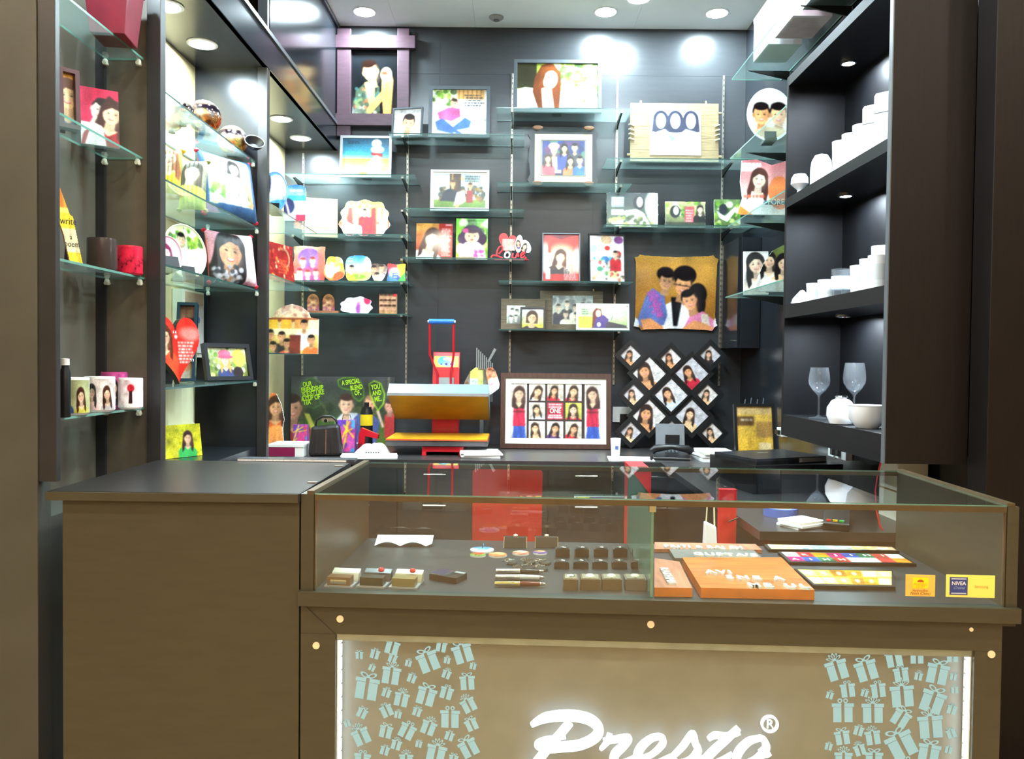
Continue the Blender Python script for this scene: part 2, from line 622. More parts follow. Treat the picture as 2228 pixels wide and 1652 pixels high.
def p2(xl, Xl, xr, Xr, yt, zb, ym=500):
    """a thing whose left end is seen at pixel column xl at world X=Xl and right end at xr, X=Xr"""
    a, b = U(xl, ym, X=Xl), U(xr, ym, X=Xr)
    p = Pose()
    p.x, p.y, p.z = (a.x + b.x) / 2, (a.y + b.y) / 2, zb
    p.w = math.hypot(b.x - a.x, b.y - a.y)
    p.yaw = math.atan2(b.y - a.y, b.x - a.x)
    p.h = U((xl + xr) / 2, yt, Y=p.y).z - zb
    p.px = p.h * F / p.y
    return p


def root(name, label, cat, p, lean=0.0, depth=0.0, group=None):
    return thing(name, label, cat, (p.x, p.y, p.z + depth * math.sin(math.radians(lean)) + .0004), (-math.radians(lean), 0, p.yaw), group)


def ring(mb, x0, x1, z0, z1, bw, y0, y1, m=0):
    """mitred frame of four bars"""
    o = [(x0, z0), (x1, z0), (x1, z1), (x0, z1)]
    i = [(x0 + bw, z0 + bw), (x1 - bw, z0 + bw), (x1 - bw, z1 - bw), (x0 + bw, z1 - bw)]
    for k in range(4):
        j = (k + 1) % 4
        q = [o[k], o[j], i[j], i[k]]
        mb.prism(q, y0, y1, m)
    return mb


def easel(r, wd, h, depth, lean):
    a = math.radians(lean)
    top = Vector((0, depth, h * .6))
    # foot on the shelf behind the frame
    yb = depth * math.cos(a) + h * .6 * math.sin(a) + h * .16
    zb = -depth * math.sin(a) - .0002
    loc = Vector((0, yb * math.cos(a) - zb * math.sin(a), yb * math.sin(a) + zb * math.cos(a)))
    mb = MB()
    hw = min(.03, wd * .12)
    mb.hexa([(-hw, loc.y - .003, loc.z), (hw, loc.y - .003, loc.z), (hw, loc.y, loc.z), (-hw, loc.y, loc.z),
             (-hw, top.y, top.z), (hw, top.y, top.z), (hw, top.y + .003, top.z), (-hw, top.y + .003, top.z)])
    mb.build('easel_leg', M_BLKM, r)


def frame(label, p, pic, bw=.015, fm=None, depth=.016, lean=7, mat_w=0.0, mat_m=None, name='framed_photo', cat='photo frame', stand=True, group=None, glossy=False, px=None):
    r = root(name, label, cat, p, lean, depth, group)
    W, H = p.w, p.h
    mb = ring(MB(), -W / 2, W / 2, 0, H, bw, 0, depth)
    mb.build('frame', fm or M_DARKF, r, bevel=min(.003, bw * .25))
    MB().box(-W / 2 + bw * .6, W / 2 - bw * .6, depth * .72, depth - .001, bw * .6, H - bw * .6).build('backing', M_BLKM, r)
    yy = depth * .5
    if mat_w:
        ring(MB(), -W / 2 + bw - .001, W / 2 - bw + .001, bw - .001, H - bw + .001, mat_w, yy, depth * .71).build('mat_board', mat_m or M_CREAMW, r)
    e = bw + mat_w - .001
    flat_print(pic, W - 2 * e, H - 2 * e, px or p.px, r, yy + .002, None, e, GLAZE if glossy else PRINT)
    if stand:
        easel(r, W, H, depth, lean)
    return r


def diecut(label, p, outline, pic, th=.006, lean=7, em=None, name='photo_cutout', cat='photo cutout', foot=True, group=None, gl=False):
    r = root(name, label, cat, p, lean, th, group)
    W, H = p.w, p.h
    MB().prism([((u - .5) * W, (1 - v) * H) for u, v in outline], 0.0008, th).build('panel', em or M_WHITE, r)
    flat_print(pic, W, H, p.px, r, 0, None, 0, GLAZE if gl else PRINT, outline)
    if foot:
        easel(r, W, H * .8, th, lean)
    return r


def blob(n=40, amp=.05, k=7, seed=1, sq=2.6):
    """wavy rounded outline in the unit square"""
    r = random.Random(seed)
    ph = [r.uniform(0, 6.28) for _ in range(3)]
    pts = []
    for i in range(n):
        a = 2 * PI * i / n
        c, s_ = math.cos(a), math.sin(a)
        q = (abs(c) ** sq + abs(s_) ** sq) ** (-1 / sq)
        q = q * (1 - amp * (1 + math.sin(k * a + ph[0])) * .5 - amp * .4 * math.sin(3 * a + ph[1]))
        pts.append((.5 + .5 * q * c, .5 + .5 * q * s_))
    mn = min(v for _, v in pts), max(v for _, v in pts)
    return [(u, (v - mn[0]) / (mn[1] - mn[0])) for u, v in pts]


CIRC = [(.5 + .5 * math.cos(2 * PI * k / 40), .5 + .5 * math.sin(2 * PI * k / 40)) for k in range(40)]
RECT = [(0, 0), (1, 0), (1, 1), (0, 1)]


def rough_rect(seed, n=14, a=.012):
    r = random.Random(seed)
    pts = []
    for (x0, y0), (x1, y1) in zip(RECT, RECT[1:] + RECT[:1]):
        for k in range(n):
            t = k / n
            x, y = x0 + (x1 - x0) * t, y0 + (y1 - y0) * t
            pts.append((x + (.5 - x) * r.uniform(0, a) * 2, y + (.5 - y) * r.uniform(0, a) * 2 if not (y0 == y1 == 1) else y))
    return pts

# ================================================================== THE ROOM
YB = 5.25          # back wall
XL, XR = -1.5, 1.48
XF = -1.16         # front plane of the shelving on the left wall
ZC = 3.5
# floor of shop and mall, walls, ceilings
M_FLOOR = mat('beige_marble_floor', (206, 172, 122), 0.16, var=0.10, scale=3)
M_MALLW = mat('mall_wall', (150, 120, 84), 0.5, var=0.1, scale=2)
struct('floor', MB().box(XL, XR, 2.0, YB, -.05, 0), mat('grey_shop_tiles', (120, 118, 114), .25, var=.1, scale=3))
struct('floor_mall', MB().box(-5, 5, -7, 2.0, -.05, 0), M_FLOOR)
wb = struct('wall_back', MB().box(XL - .1, XR + .1, YB, YB + .06, 0, ZC + .06), M_BLKM)
zs = [0, .8, 2.0, 3.2, ZC]
xs = [XL, -.5, .5, XR]
for a, b in zip(zs[:-1], zs[1:]):
    for c, d in zip(xs[:-1], xs[1:]):
        MB().box(c + .0008, d - .0008, YB - .004, YB, a + .0008, b - .0008).build('panel', M_WALLB, wb)
struct('wall_left', MB().box(XL - .06, XL, 2.05, YB, 0, ZC), M_BEIGE)
struct('wall_right', MB().box(XR, XR + .06, 2.5, YB, 0, ZC), M_BLACKG)
ce = struct('ceiling', MB().box(-2.5, 2.5, 2.0, YB, ZC + .006, ZC + .06), M_BLKM)
s1, s2 = U(850, 20, Z=ZC).x, U(1032, 40, Z=ZC).x
for c, d in ((-2.5, s1), (s1, s2), (s2, .75), (.75, 2.5)):
    MB().box(c + .0007, d - .0007, 2.0, YB - .005, ZC, ZC + .006).build('panel', M_CEIL, ce)
o = struct('ceiling_mall', MB().box(-5, 5, -7, 1.95, 3.7, 3.76), M_CEIL)
struct('wall_mall', MB().box(-5, 5, -7.06, -7, 0, 3.7), M_MALLW)
struct('wall_front_left', MB().box(-2.6, XF - .045, 2.03, 2.09, 0, 3.7), M_FACADE, bevel=.002)
struct('wall_front_right', MB().box(1.415, 2.6, 2.40, 2.5, 0, 3.7), M_DKBROWN, bevel=.002)
struct('trim_1', MB().box(-2.6, 2.6, 1.95, 2.0, 3.3, 3.76), M_FACADE)

# ------------------------------------------------------------------ downlights
def downlight(label, x, y, z, m, r=.062, group=None):
    t = thing('downlight', label, 'ceiling light', (x, y, z), group=group)
    mb = MB()
    prof = [(r + .014, 0), (r + .014, -.004), (r + .002, -.006), (r, -.001)]
    mb.lathe(prof, 32).build('trim_ring', M_WHITE, t, smooth=True)
    MB().cyl((0, 0), r, -.0035, -.001, 32).build('lens', m, t)
    return t


for lab, u, v in (('round ceiling downlight above the purple-brown wooden frame', 793, 25), ('round ceiling downlight above the long-haired woman picture, nearest the middle', 1318, 25),
                  ('round ceiling downlight in the right back corner', 1560, 28), ('round ceiling downlight cut by the top edge of the photo', 1390, -4)):
    p = U(u, v, Z=ZC)
    downlight(lab, p.x, min(p.y, YB - .1), ZC, M_LEDC)
for k, (x, y) in enumerate([(-.85, 3.4), (0, 3.2), (.85, 3.4)]):
    downlight(['round ceiling downlight over the left of the standing area', 'round ceiling downlight over the middle of the standing area', 'round ceiling downlight over the right of the standing area'][k], x, y, ZC, M_LEDC)
for k, x in enumerate((-.35, .3, .95)):  # three downlights added out of view to brighten the showcase deck
    downlight('added unseen ceiling downlight brightening the glass showcase, ' + ['left of three', 'middle of three', 'right of three'][k], x, 2.35, ZC, M_LEDC)
p = U(1080, 37, Z=ZC)
t = thing('smoke_detector', 'small grey round detector on the ceiling between two downlights', 'smoke detector', (p.x, p.y, ZC))
MB().lathe([(.045, 0), (.045, -.006), (.03, -.018), (.0, -.02)], 28).build('cover', mat('grey_plastic', (150, 150, 146), .6), t, smooth=True)
MB().lathe([(.018, -.0185), (.018, -.024), (.0, -.024)], 16).build('sensor', mat('grey_plastic2', (110, 110, 108), .6), t)
for k, (x, y) in enumerate([(x, y) for y in (.9, -.7, -2.4, -4.2) for x in (-2.6, -.9, .9, 2.6)]):
    downlight('warm mall downlight in the ceiling behind the viewer', x, y, 3.7, M_LEDW, .075, 'mall downlights')

# ------------------------------------------------------------------ shelving unit on the left wall
un = thing('shelving_unit', 'tall dark built-in shelving with posts and a beam along the left wall', 'shelving', (0, 0, 0))
def ycol(u, X, v=600):
    return U(u, v, X=X).y
PY = [ycol(130, XF), ycol(355, XF), ycol(583, XF)]
PY[0] = 2.035
ZS, ZB = 2.70, 2.85
for k, y in enumerate(PY):
    MB().box(XF - .045, XF, y - (.0 if k == 0 else .02), y + .02, 0 if k else 1.03, ZC).build('post', M_POST, un, bevel=.0015)
XW1 = -1.372
MB().box(XW1 - .01, XW1, PY[0] + .03, PY[1], 0, ZS).build('back_panel', mat('bay_panel', (98, 94, 82), .5, var=.12, scale=7), un)
MB().box(XW1, XF - .045, PY[1] - .008, PY[1] + .008, 0, ZS).build('divider', mat('grey_brown_divider', (98, 92, 80), .5, var=.12), un)
MB().box(XW1, XW1 + .03, PY[1] - .022, PY[1] - .0085, 0, ZS).build('corner_strip', M_POST, un)
MB().box(XL, XF - .045, PY[2] - .008, PY[2] + .008, 0, ZS).build('divider', M_BLACK, un)
# beam with soffit, cornice and upper cupboard
MB().box(XL, XF, PY[1], YB - .006, ZS, ZS + .02).build('soffit', M_BLACK, un)
MB().box(XW1, XF, 2.06, PY[1], ZS, ZS + .02).build('soffit', M_BLACK, un)
MB().box(XF - .02, XF + .004, 2.06, YB - .006, ZS, ZB).build('beam', M_BLACKG, un, bevel=.002)
MB().box(XF - .02, XF + .012, 2.06, YB - .006, ZB + .002, ZB + .022).build('cornice', M_GREYF, un, bevel=.002)
MB().box(XF - .03, XF, PY[2], YB - .006, ZB + .024, ZC - .03).build('upper_panel', M_BLACKG, un, bevel=.002)
MB().box(XF - .03, XF + .015, PY[2], YB - .006, ZC - .029, ZC - .001).build('crown_trim', M_DARKF, un)
MB().box(XF - .2, XF - .18, 2.06, PY[2] - .03, ZB + .024, ZC - .03).build('upper_panel', M_BLACK, un)
MB().box(XF - .17, XF - .12, 3.35, 3.4, ZB + .024, ZC - .03).build('upper_post', M_GREYF, un)
for lab, u, v in (('round downlight under the left shelving beam, nearest the viewer', 362, 12), ('round downlight under the left shelving beam above the mirrored balls', 440, 95), ('round downlight under the beam in the rear left bay', 612, 258)):
    p = U(u, v, Z=ZS)
    downlight(lab, max(min(p.x, XF - .1), XL + .1), p.y, ZS, M_LEDC, .05)
downlight('round downlight under the left shelving beam in the rear corner', -1.32, 4.95, ZS, M_LEDC, .05)
downlight('round downlight under the left shelving beam in the first bay', -1.27, 2.35, ZS, M_LEDC, .03)

GSH = {}


def gshelf(key, label, x0, x1, y0, y1, z, th=.006, pins=None, brackets=None, em=None):
    """glass shelf: top face at z"""
    t = thing('glass_shelf', label, 'glass shelf', ((x0 + x1) / 2, (y0 + y1) / 2, z - th))
    cx, cy = (x0 + x1) / 2, (y0 + y1) / 2
    MB().box(x0 - cx, x1 - cx, y0 - cy, y1 - cy, 0, th, 0, 1).build('glass_plate', [M_GLASS, em or M_GEDGE], t)
    for (px_, py_) in pins or []:
        mb = MB()
        mb.cyl((px_ - cx, -.014), .006, py_ - cy - .022, py_ - cy, 12, 0, 'y')
        mb.lathe([(.0, -.021), (.007, -.02), (.009, -.013), (.008, -.004), (.005, -.0005)], 12, (px_ - cx, py_ - cy - .012, 0))
        mb.build('shelf_pin', M_CLEARP, t, smooth=True)
    for bx in brackets or []:
        MB().prism([(y0 - cy + .04, -.0006), (y1 - cy, -.0006), (y1 - cy, -.05), (y1 - cy - .03, -.04), (y0 - cy + .04, -.012)], bx - cx - .004, bx - cx + .004, 0, 'x').build('bracket', M_DKMETAL, t)
        MB().box(bx - cx - .007, bx - cx + .007, y0 - cy + .032, y0 - cy + .046, -.012, -.0006).build('bracket_pad', M_STEEL, t)
    GSH[key] = t
    t['zt'] = z
    return z


M_CLEARP = mat('clear_plastic_pin', (214, 214, 196), .15, var=.03)
# left bays; shelf height read from where its front edge meets the far divider
def lz(u, v, X=XF - .05):
    return U(u, v, X=X).z
XS1 = XF - .02
L1 = []
nm1 = ['glass shelf in the first left bay holding the dark red box, topmost', 'glass shelf in the first left bay holding two tilted photo tiles', 'glass shelf in the first left bay holding a dark mug and a red mug', 'glass shelf in the first left bay holding the row of photo mugs']
y_1 = PY[1] - .009
for k, (u, v) in enumerate([(313, 127), (311, 343), (316, 604), (314, 886)]):
    d = RM @ Vector(((u - 1114) / F, -(v - 826) / F, -1))
    z = CAM.z + d.z * (y_1 / d.y)
    xr = CAM.x + d.x * (y_1 / d.y)
    L1.append(gshelf('a%d' % k, nm1[k], XW1 + .031, xr, PY[0] + .035, y_1, z, .007, [(xr - .012, y_1), (xr - .12, y_1)]))
L2 = []
nm2 = ['glass shelf in the second left bay holding mirrored balls', 'glass shelf in the second left bay holding the denim cushion', 'glass shelf in the second left bay holding a plate and a red-cornered cushion', 'glass shelf in the second left bay holding the red heart']
y_2 = PY[2] - .009
for k, (u, v) in enumerate([(558, 352), (566, 497), (566, 632), (562, 828)]):
    d = RM @ Vector(((u - 1114) / F, -(v - 826) / F, -1))
    z = CAM.z + d.z * (y_2 / d.y)
    xr = CAM.x + d.x * (y_2 / d.y)
    L2.append(gshelf('b%d' % k, nm2[k], XL + .002, xr, PY[1] + .01, y_2, z, .007, [(xr - .012, y_2), (xr - .24, y_2)], em=M_GEDGE_D))
L3 = []
nm3 = ['glass shelf in the rear left bay holding the blue discs', 'glass shelf in the rear left bay holding red cards', 'glass shelf in the rear left bay holding the arched family collage']
for k, (u, v) in enumerate([(705, 508), (695, 632), (690, 771)]):
    d = RM @ Vector(((u - 1114) / F, -(v - 826) / F, -1))
    y3 = 4.93
    z = CAM.z + d.z * (y3 / d.y)
    L3.append(gshelf('c%d' % k, nm3[k], XL + .002, XF - .05, PY[2] + .009, y3, z, .006, [(XF - .08, PY[2] + .034), (XL + .06, PY[2] + .034)], em=M_GEDGE_D))

# ------------------------------------------------------------------ rails and glass shelves on the back wall
RX = [U(u, 500, Y=YB).x for u in (660, 886, 1112, 1339, 1569)]
for k, x in enumerate(RX):
    zt, zb = 3.205, [1.24, 1.15, 1.2, 1.2, 1.2][k]
    if k == 0:
        zt = 2.68
    t = thing('shelf_rail', ['slotted steel wall rail on the far left, behind the blank cream frame', 'slotted steel wall rail left of the red heat press', 'slotted steel wall rail behind the red Love cutout', 'slotted steel wall rail between the red heart poster and the family portrait', 'slotted steel wall rail nearest the right wall'][k], 'wall rail', (x, YB - .004, zb))
    MB().box(-.0065, .0065, -.008, 0, 0, zt - zb).build('channel', M_STEEL, t, bevel=.001)
    mb = MB()
    zz = .03
    while zz < zt - zb - .03:
        mb.box(-.002, .002, -.0086, -.0081, zz, zz + .014)
        zz += .034
    o = mb.build('slots', M_BLKM, t)
    o['kind'] = 'stuff'
YF = 4.97
YK = YB - .014
BS = {}
bs = [('S1', 1080, 1375, 236, 'glass shelf under the long-haired woman picture', (2, 3)), ('S2', 845, 1142, 292, 'glass shelf under the sitting girl picture', (1, 2)),
      ('S3', 1320, 1640, 346, 'glass shelf under the wooden board with three women', (3, 4)), ('S4', 612, 903, 380, 'glass shelf under the silver beach frame', (0, 1)),
      ('S5', 1080, 1375, 399, 'glass shelf under the scroll-shaped family frame', (2, 3)), ('S6', 880, 1140, 455, 'glass shelf under the silver frame of a couple by a tree', (1, 2)),
      ('S7', 1315, 1640, 491, 'glass shelf under the stone-edged photo slabs', (3, 4)), ('S8', 612, 890, 510, 'glass shelf under the wavy wedding cutout', (0, 1)),
      ('S9', 875, 1142, 562, 'glass shelf under the red Love cutout', (1, 2)), ('S10', 1085, 1378, 613, 'glass shelf under the red heart poster', (2, 3)),
      ('S11', 612, 888, 612, 'glass shelf under the row of small bright cutouts', (0, 1)), ('S12', 1085, 1372, 719, 'glass shelf under the frosted glass frame of a reading girl, lowest', (2, 3)),
      ('S13', 612, 886, 683, 'glass shelf under the brown idol pair', (0, 1))]
for key, u0, u1, v, lab, br in bs:
    a, b = U(u0, v, Y=YF), U(u1, v, Y=YF)
    x0 = max(a.x, XL + .01)
    if key in ('S4', 'S8', 'S11', 'S13'):
        x0 = -1.42
    BS[key] = gshelf(key, lab, x0, min(b.x, XR - .01), YF, YK, (a.z + b.z) / 2 + .004, .0055, None, [RX[i] for i in br], em=M_GEDGE_D)
# right wall glass shelves, seen from the end
R4 = []
nmr = ['glass shelf high on the right wall holding clear boxes', 'glass shelf on the right wall holding the big round photo plate', 'glass shelf on the right wall holding the magazine-cover cutout', 'glass shelf on the right wall holding two photo tiles, lowest']
for k, (u, v) in enumerate([(1592, 172), (1588, 344), (1583, 492), (1578, 646)]):
    y3 = 4.55
    p = U(u, v, Y=y3)
    R4.append(gshelf('r%d' % k, nmr[k], p.x, XR - .004, 3.35 if k == 0 else 3.515, y3, p.z, .007, em=M_GEDGE))
    y0r = 3.35 if k == 0 else 3.515
    for yy in (3.6, 4.4):
        MB().prism([(p.x + .05 - (p.x + XR - .004) / 2, -.0006), ((XR - .004 - p.x) / 2, -.0006), ((XR - .004 - p.x) / 2, -.05)], yy - (y0r + y3) / 2 - .004, yy - (y0r + y3) / 2 + .004, 0, 'y').build('bracket', M_DKMETAL, GSH['r%d' % k])

# ------------------------------------------------------------------ display cabinet on the right with glassware
XC, YC0, YC1 = 1.165, 2.51, 3.50
XCB = 1.42
cb = thing('glassware_cabinet', 'tall dark open display cabinet full of brightly lit glassware on the right', 'cabinet', (XC, YC0, 1.04))
def cbox(name, x0, x1, y0, y1, z0, z1, m=M_CAB, bev=.0015):
    return MB().box(x0 - XC, x1 - XC, y0 - YC0, y1 - YC0, z0 - 1.04, z1 - 1.04).build(name, m, cb, bevel=bev)
cbox('side_panel', XC - .002, XCB, YC0, YC0 + .02, 1.04, 3.3, M_DKBROWN)
cbox('edge_band', XC - .006, XC - .0025, YC0, YC0 + .022, 1.04, 3.3, M_GREYF, 0)
cbox('side_panel', XC, XCB, YC1 - .02, YC1, 1.04, 2.58)
cbox('back_panel', XCB - .012, XCB, YC0 + .02, YC1 - .02, 1.04, 2.58)
cbox('bottom_board', XC, XCB - .012, YC0 + .021, YC1 - .021, 1.04, 1.13)
cbox('shelf_board', XC, XCB - .012, YC0 + .021, YC1 - .021, 1.545, 1.60)
cbox('shelf_board', XC, XCB - .012, YC0 + .021, YC1 - .021, 2.02, 2.06)
cbox('top_board', XC, XCB - .012, YC0 + .021, YC1 - .021, 2.54, 2.58)
CABZ = [1.13, 1.60, 2.06]
for k, zt in enumerate((1.545, 2.02, 2.54)):
    for j, yy in enumerate((2.72, 3.2)):
        l = thing('cabinet_light', ['small round light over the wine glasses', 'small round light over the middle glassware row', 'small round light over the upper glassware row'][k] + [' at the near end', ' at the far end'][j], 'cabinet light', (XC + .14, yy, zt))
        MB().lathe([(.03, 0), (.03, -.007), (.024, -.009), (.022, -.004)], 20).build('rim', M_CHROME, l, smooth=True)
        MB().cyl((0, 0), .022, -.006, -.003, 20).build('lens', M_LEDK, l)

# ------------------------------------------------------------------ back counter with drawers, side counter
ZT = 0.80
YT = 4.42
bc = thing('back_counter', 'long dark work counter with drawers under the back wall shelves', 'counter', (0, YT, 0))
MB().box(XL + .01, XR - .01, -.02, YB - YT - .008, ZT - .03, ZT).build('worktop', mat('dark_worktop', (52, 50, 50), .3, var=.12), bc, bevel=.003)
MB().box(XL + .02, XR - .02, .03, YB - YT - .01, 0, ZT - .031).build('body', M_BLKM, bc)
n = 7
for k in range(n):
    x0 = XL + .03 + k * (XR - XL - .06) / n
    x1 = x0 + (XR - XL - .06) / n - .006
    for j, (z0, z1) in enumerate(((.60, .765), (.08, .594))):
        d = MB().box(x0, x1, .008, .029, z0, z1).build('drawer' if j == 0 else 'door', M_BLACK, bc, bevel=.002)
        xm = (x0 + x1) / 2
        zz = z1 - .045
        mb = MB().tube([(xm - .06, .008, zz), (xm - .06, -.014, zz), (xm + .06, -.014, zz), (xm + .06, .008, zz)], .005, 8)
        mb.build('handle', M_CHROME, d, smooth=True)
sc_ = thing('side_counter', 'low dark counter under the glassware cabinet along the right wall', 'counter', (XR - .01, 2.62, 0))
MB().box(-.66, 0, .0, YT - .03 - 2.62, ZT - .03, ZT).build('worktop', MATS['dark_worktop'], sc_, bevel=.003)
MB().box(-.62, 0, .03, YT - .04 - 2.62, 0, ZT - .031).build('body', M_BLACK, sc_)

# ================================================================== PICTURES ON THE BACK WALL
SK, SK2, SK3 = (238, 200, 166), (250, 226, 204), (206, 150, 110)
BLK, DBR = (24, 18, 20), (60, 34, 24)


def pic_dark_lady(c):
    c.grad((22, 26, 30), (12, 12, 14))
    A = c.A
    c.poly([(A * .12, 1), (A * .16, .62), (A * .36, .48), (A * .6, .55), (A * .62, 1)], (70, 84, 66))
    c.speck(A * .14, .55, A * .6, 1, [(120, 140, 90), (210, 200, 170), (60, 110, 110), (160, 90, 60), (30, 40, 40)], 60, .012, .035)
    c.poly([(A * .32, .5), (A * .52, .46), (A * .5, .78), (A * .42, .82)], (255, 190, 110))
    c.bust(A * .47, .34, .135, (255, 206, 140), (30, 14, 10), (20, 16, 16), 'short', -12, body=False, look=-.1)
    c.poly([(A * .66, .34), (A * .8, .3), (A * .86, .46), (A * .82, 1), (A * .68, 1), (A * .66, .75), (A * .4, .98), (A * .36, .88), (A * .64, .62)], (255, 176, 96))
    c.ell(A * .73, .38, .08, .1, (255, 225, 180))
    c.ell(A * .7, .36, .05, .03, (200, 60, 40))


def pic_hair_lady(c):
    A = c.A
    c.grad((150, 170, 60), (200, 215, 120))
    c.rect(0, 0, A * .24, .55, (44, 44, 22))
    c.foliage(A * .45, 0, A, 1, 130, True, .11)
    c.speck(A * .55, .4, A, 1, [(255, 255, 235), (250, 252, 220), (240, 245, 200)], 30, .05, .12)
    c.poly([(0, 1), (0, .58), (A * .1, .52), (A * .26, .56), (A * .34, 1)], (252, 250, 246))
    c.poly([(A * .46, 1), (A * .5, .62), (A * .62, .56), (A * .66, 1)], (252, 250, 246))
    c.poly([(A * .30, .05), (A * .22, .3), (A * .19, .62), (A * .26, .98), (A * .52, 1), (A * .54, .5), (A * .53, .2), (A * .45, .02), (A * .37, 0)], (104, 52, 22))
    c.poly([(A * .30, .55), (A * .42, .5), (A * .46, 1), (A * .32, 1)], (250, 232, 214))
    c.ell(A * .41, .36, .15, .2, (252, 226, 206), 14)
    c.poly([(A * .30, .1), (A * .27, .5), (A * .31, .46), (A * .36, .18), (A * .47, .14), (A * .5, .3), (A * .52, .16), (A * .44, .03)], (120, 62, 26))
    for k, x in ((0, .39), (1, .455)):
        c.ell(A * x, .31, .022, .013, (70, 40, 30))
    c.ell(A * .42, .46, .035, .016, (200, 90, 90))
    c.lines(A * .68, .05, A * .97, .5, 6, (54, 50, 30), .028, .5)


def pic_sit_girl(c):
    A = c.A
    c.grad((250, 248, 240), (236, 236, 232))
    c.foliage(0, 0, A * .4, .32, 50, True, .08)
    c.rect(A * .45, 0, A * .95, .22, (226, 176, 108))
    for k in range(6):
        c.rect(A * (.48 + k * .08), 0, A * (.5 + k * .08), .22, (180, 120, 60))
    c.lines(A * .58, .1, A * .95, .38, 5, (60, 60, 66), .03)
    c.ell(A * .12, .45, .18, .2, (255, 255, 255))
    c.bust(A * .38, .30, .085, SK, (60, 36, 24), (230, 110, 170), 'short', 12, body=False)
    c.poly([(A * .1, .52), (A * .3, .4), (A * .5, .42), (A * .52, .6), (A * .36, .7), (A * .14, .66)], (226, 104, 168))
    c.poly([(A * .06, .72), (A * .2, .64), (A * .45, .9), (A * .6, .98), (A * .46, 1), (A * .1, .9)], (66, 110, 190))
    c.poly([(A * .36, .86), (A * .6, .62), (A * .72, .7), (A * .68, .84), (A * .44, .9)], (76, 122, 204))
    c.ell(A * .58, .95, .06, .03, SK)
    c.speck(A * .4, .9, A, 1, [(200, 200, 200), (230, 226, 220)], 30, .01, .03)


def pic_boy(c):
    c.grad((252, 250, 252), (246, 244, 248))
    c.bust(c.A * .5, .52, .27, (240, 184, 142), (40, 26, 24), (250, 250, 250), 'short', 8, body=False)


def pic_beach(c):
    A = c.A
    c.grad((30, 90, 130), (60, 160, 180), 0, .5)
    c.grad((226, 190, 60), (250, 236, 180), .52, 1)
    c.rect(0, .46, A, .54, (110, 190, 190))
    c.lines(A * .1, .06, A * .36, .16, 2, (20, 50, 80), .03)
    c.ell(A * .72, .14, .13, .12, (255, 255, 255))
    c.ell(A * .74, .3, .17, .1, (252, 250, 246))
    c.poly([(A * .6, .38), (A * .84, .4), (A * .86, .5), (A * .62, .46)], (160, 50, 46))
    c.ell(A * .72, .68, .16, .22, (255, 246, 226))
    c.ell(A * .58, .78, .07, .16, (248, 214, 170))
    c.ell(A * .88, .82, .07, .14, (240, 190, 130))
    c.ell(A * .45, .94, .12, .03, (180, 120, 60))


def pic_tree(c):
    A = c.A
    c.grad((190, 226, 236), (236, 240, 224), 0, .7)
    c.grad((120, 150, 40), (80, 110, 30), .76, 1)
    c.speck(A * .1, .4, A * .98, .8, [(50, 50, 30), (110, 80, 40), (150, 110, 40), (40, 40, 34)], 70, .03, .09)
    c.rect(A * .3, 0, A * .52, .8, (70, 44, 24))
    c.rect(A * .34, 0, A * .37, .7, (180, 130, 60))
    c.lines(A * .58, .05, A * .95, .25, 3, (60, 64, 64), .05)
    c.poly([(A * .12, .8), (A * .2, .5), (A * .36, .42), (A * .46, .55), (A * .42, .82)], (30, 30, 34))
    c.bust(A * .36, .3, .09, (255, 190, 120), (90, 50, 20), (40, 40, 40), 'short', 0, False)
    c.poly([(A * .38, .95), (A * .44, .55), (A * .58, .48), (A * .62, .8), (A * .52, .9)], (226, 226, 226))
    c.ell(A * .55, .14, .05, .08, (255, 200, 130))
    c.bust(A * .7, .36, .08, (250, 190, 130), (80, 40, 20), (150, 40, 40), 'short', 0, False)
    c.rect(A * .63, .5, A * .75, .85, (150, 40, 40))
    c.ell(A * .45, .93, .06, .05, (240, 170, 110))


def pic_three(c):
    A = c.A
    c.grad((255, 255, 255), (250, 250, 252))
    for x in (.22, .5, .8):
        c.ell(A * x, .2, .17, .2, (40, 44, 62))
        c.poly([(A * x - .17, .2), (A * x - .2, .48), (A * x - .05, .5), (A * x + .05, .5), (A * x + .2, .48), (A * x + .17, .2)], (48, 52, 72))
        c.ell(A * x, .24, .105, .17, (255, 252, 250))
    c.poly([(A * .05, 1), (A * .1, .5), (A * .3, .42), (A * .5, .62), (A * .7, .42), (A * .95, .5), (A, 1)], (252, 252, 254))
    c.poly([(A * .3, .44), (A * .5, .62), (A * .42, .74)], (120, 140, 170))


def pic_family2(c):
    A = c.A
    c.grad((40, 56, 130), (60, 50, 70))
    c.speck(0, 0, A, .5, [(40, 60, 140), (90, 50, 90), (30, 40, 90), (70, 120, 90)], 30, .05, .12)
    for x, y, hr, sh, st in ((.28, .3, (238, 160, 190), (250, 240, 240), 'hat'), (.52, .22, BLK, (60, 70, 150), 'long'), (.76, .2, BLK, (60, 60, 70), 'short'), (.14, .52, DBR, (216, 90, 100), 'long'), (.66, .58, BLK, (226, 120, 70), 'long'), (.88, .56, BLK, (60, 110, 170), 'short')):
        c.bust(A * x, y, .105, (240, 190, 150), hr, sh, st)
    c.ell(A * .28, .16, .16, .1, (240, 170, 200))


def pic_portrait_w(c):
    A = c.A
    c.grad((196, 140, 70), (150, 40, 36))
    c.rect(A * .62, 0, A, 1, (160, 44, 40))
    c.bust(A * .38, .42, .22, (250, 216, 170), (56, 34, 34), (250, 250, 248), 'long', 14)
    c.lines(A * .68, .14, A * .96, .92, 16, (240, 236, 230), .028, .3)
    c.rect(A * .8, .03, A * .98, .06, (255, 250, 255))


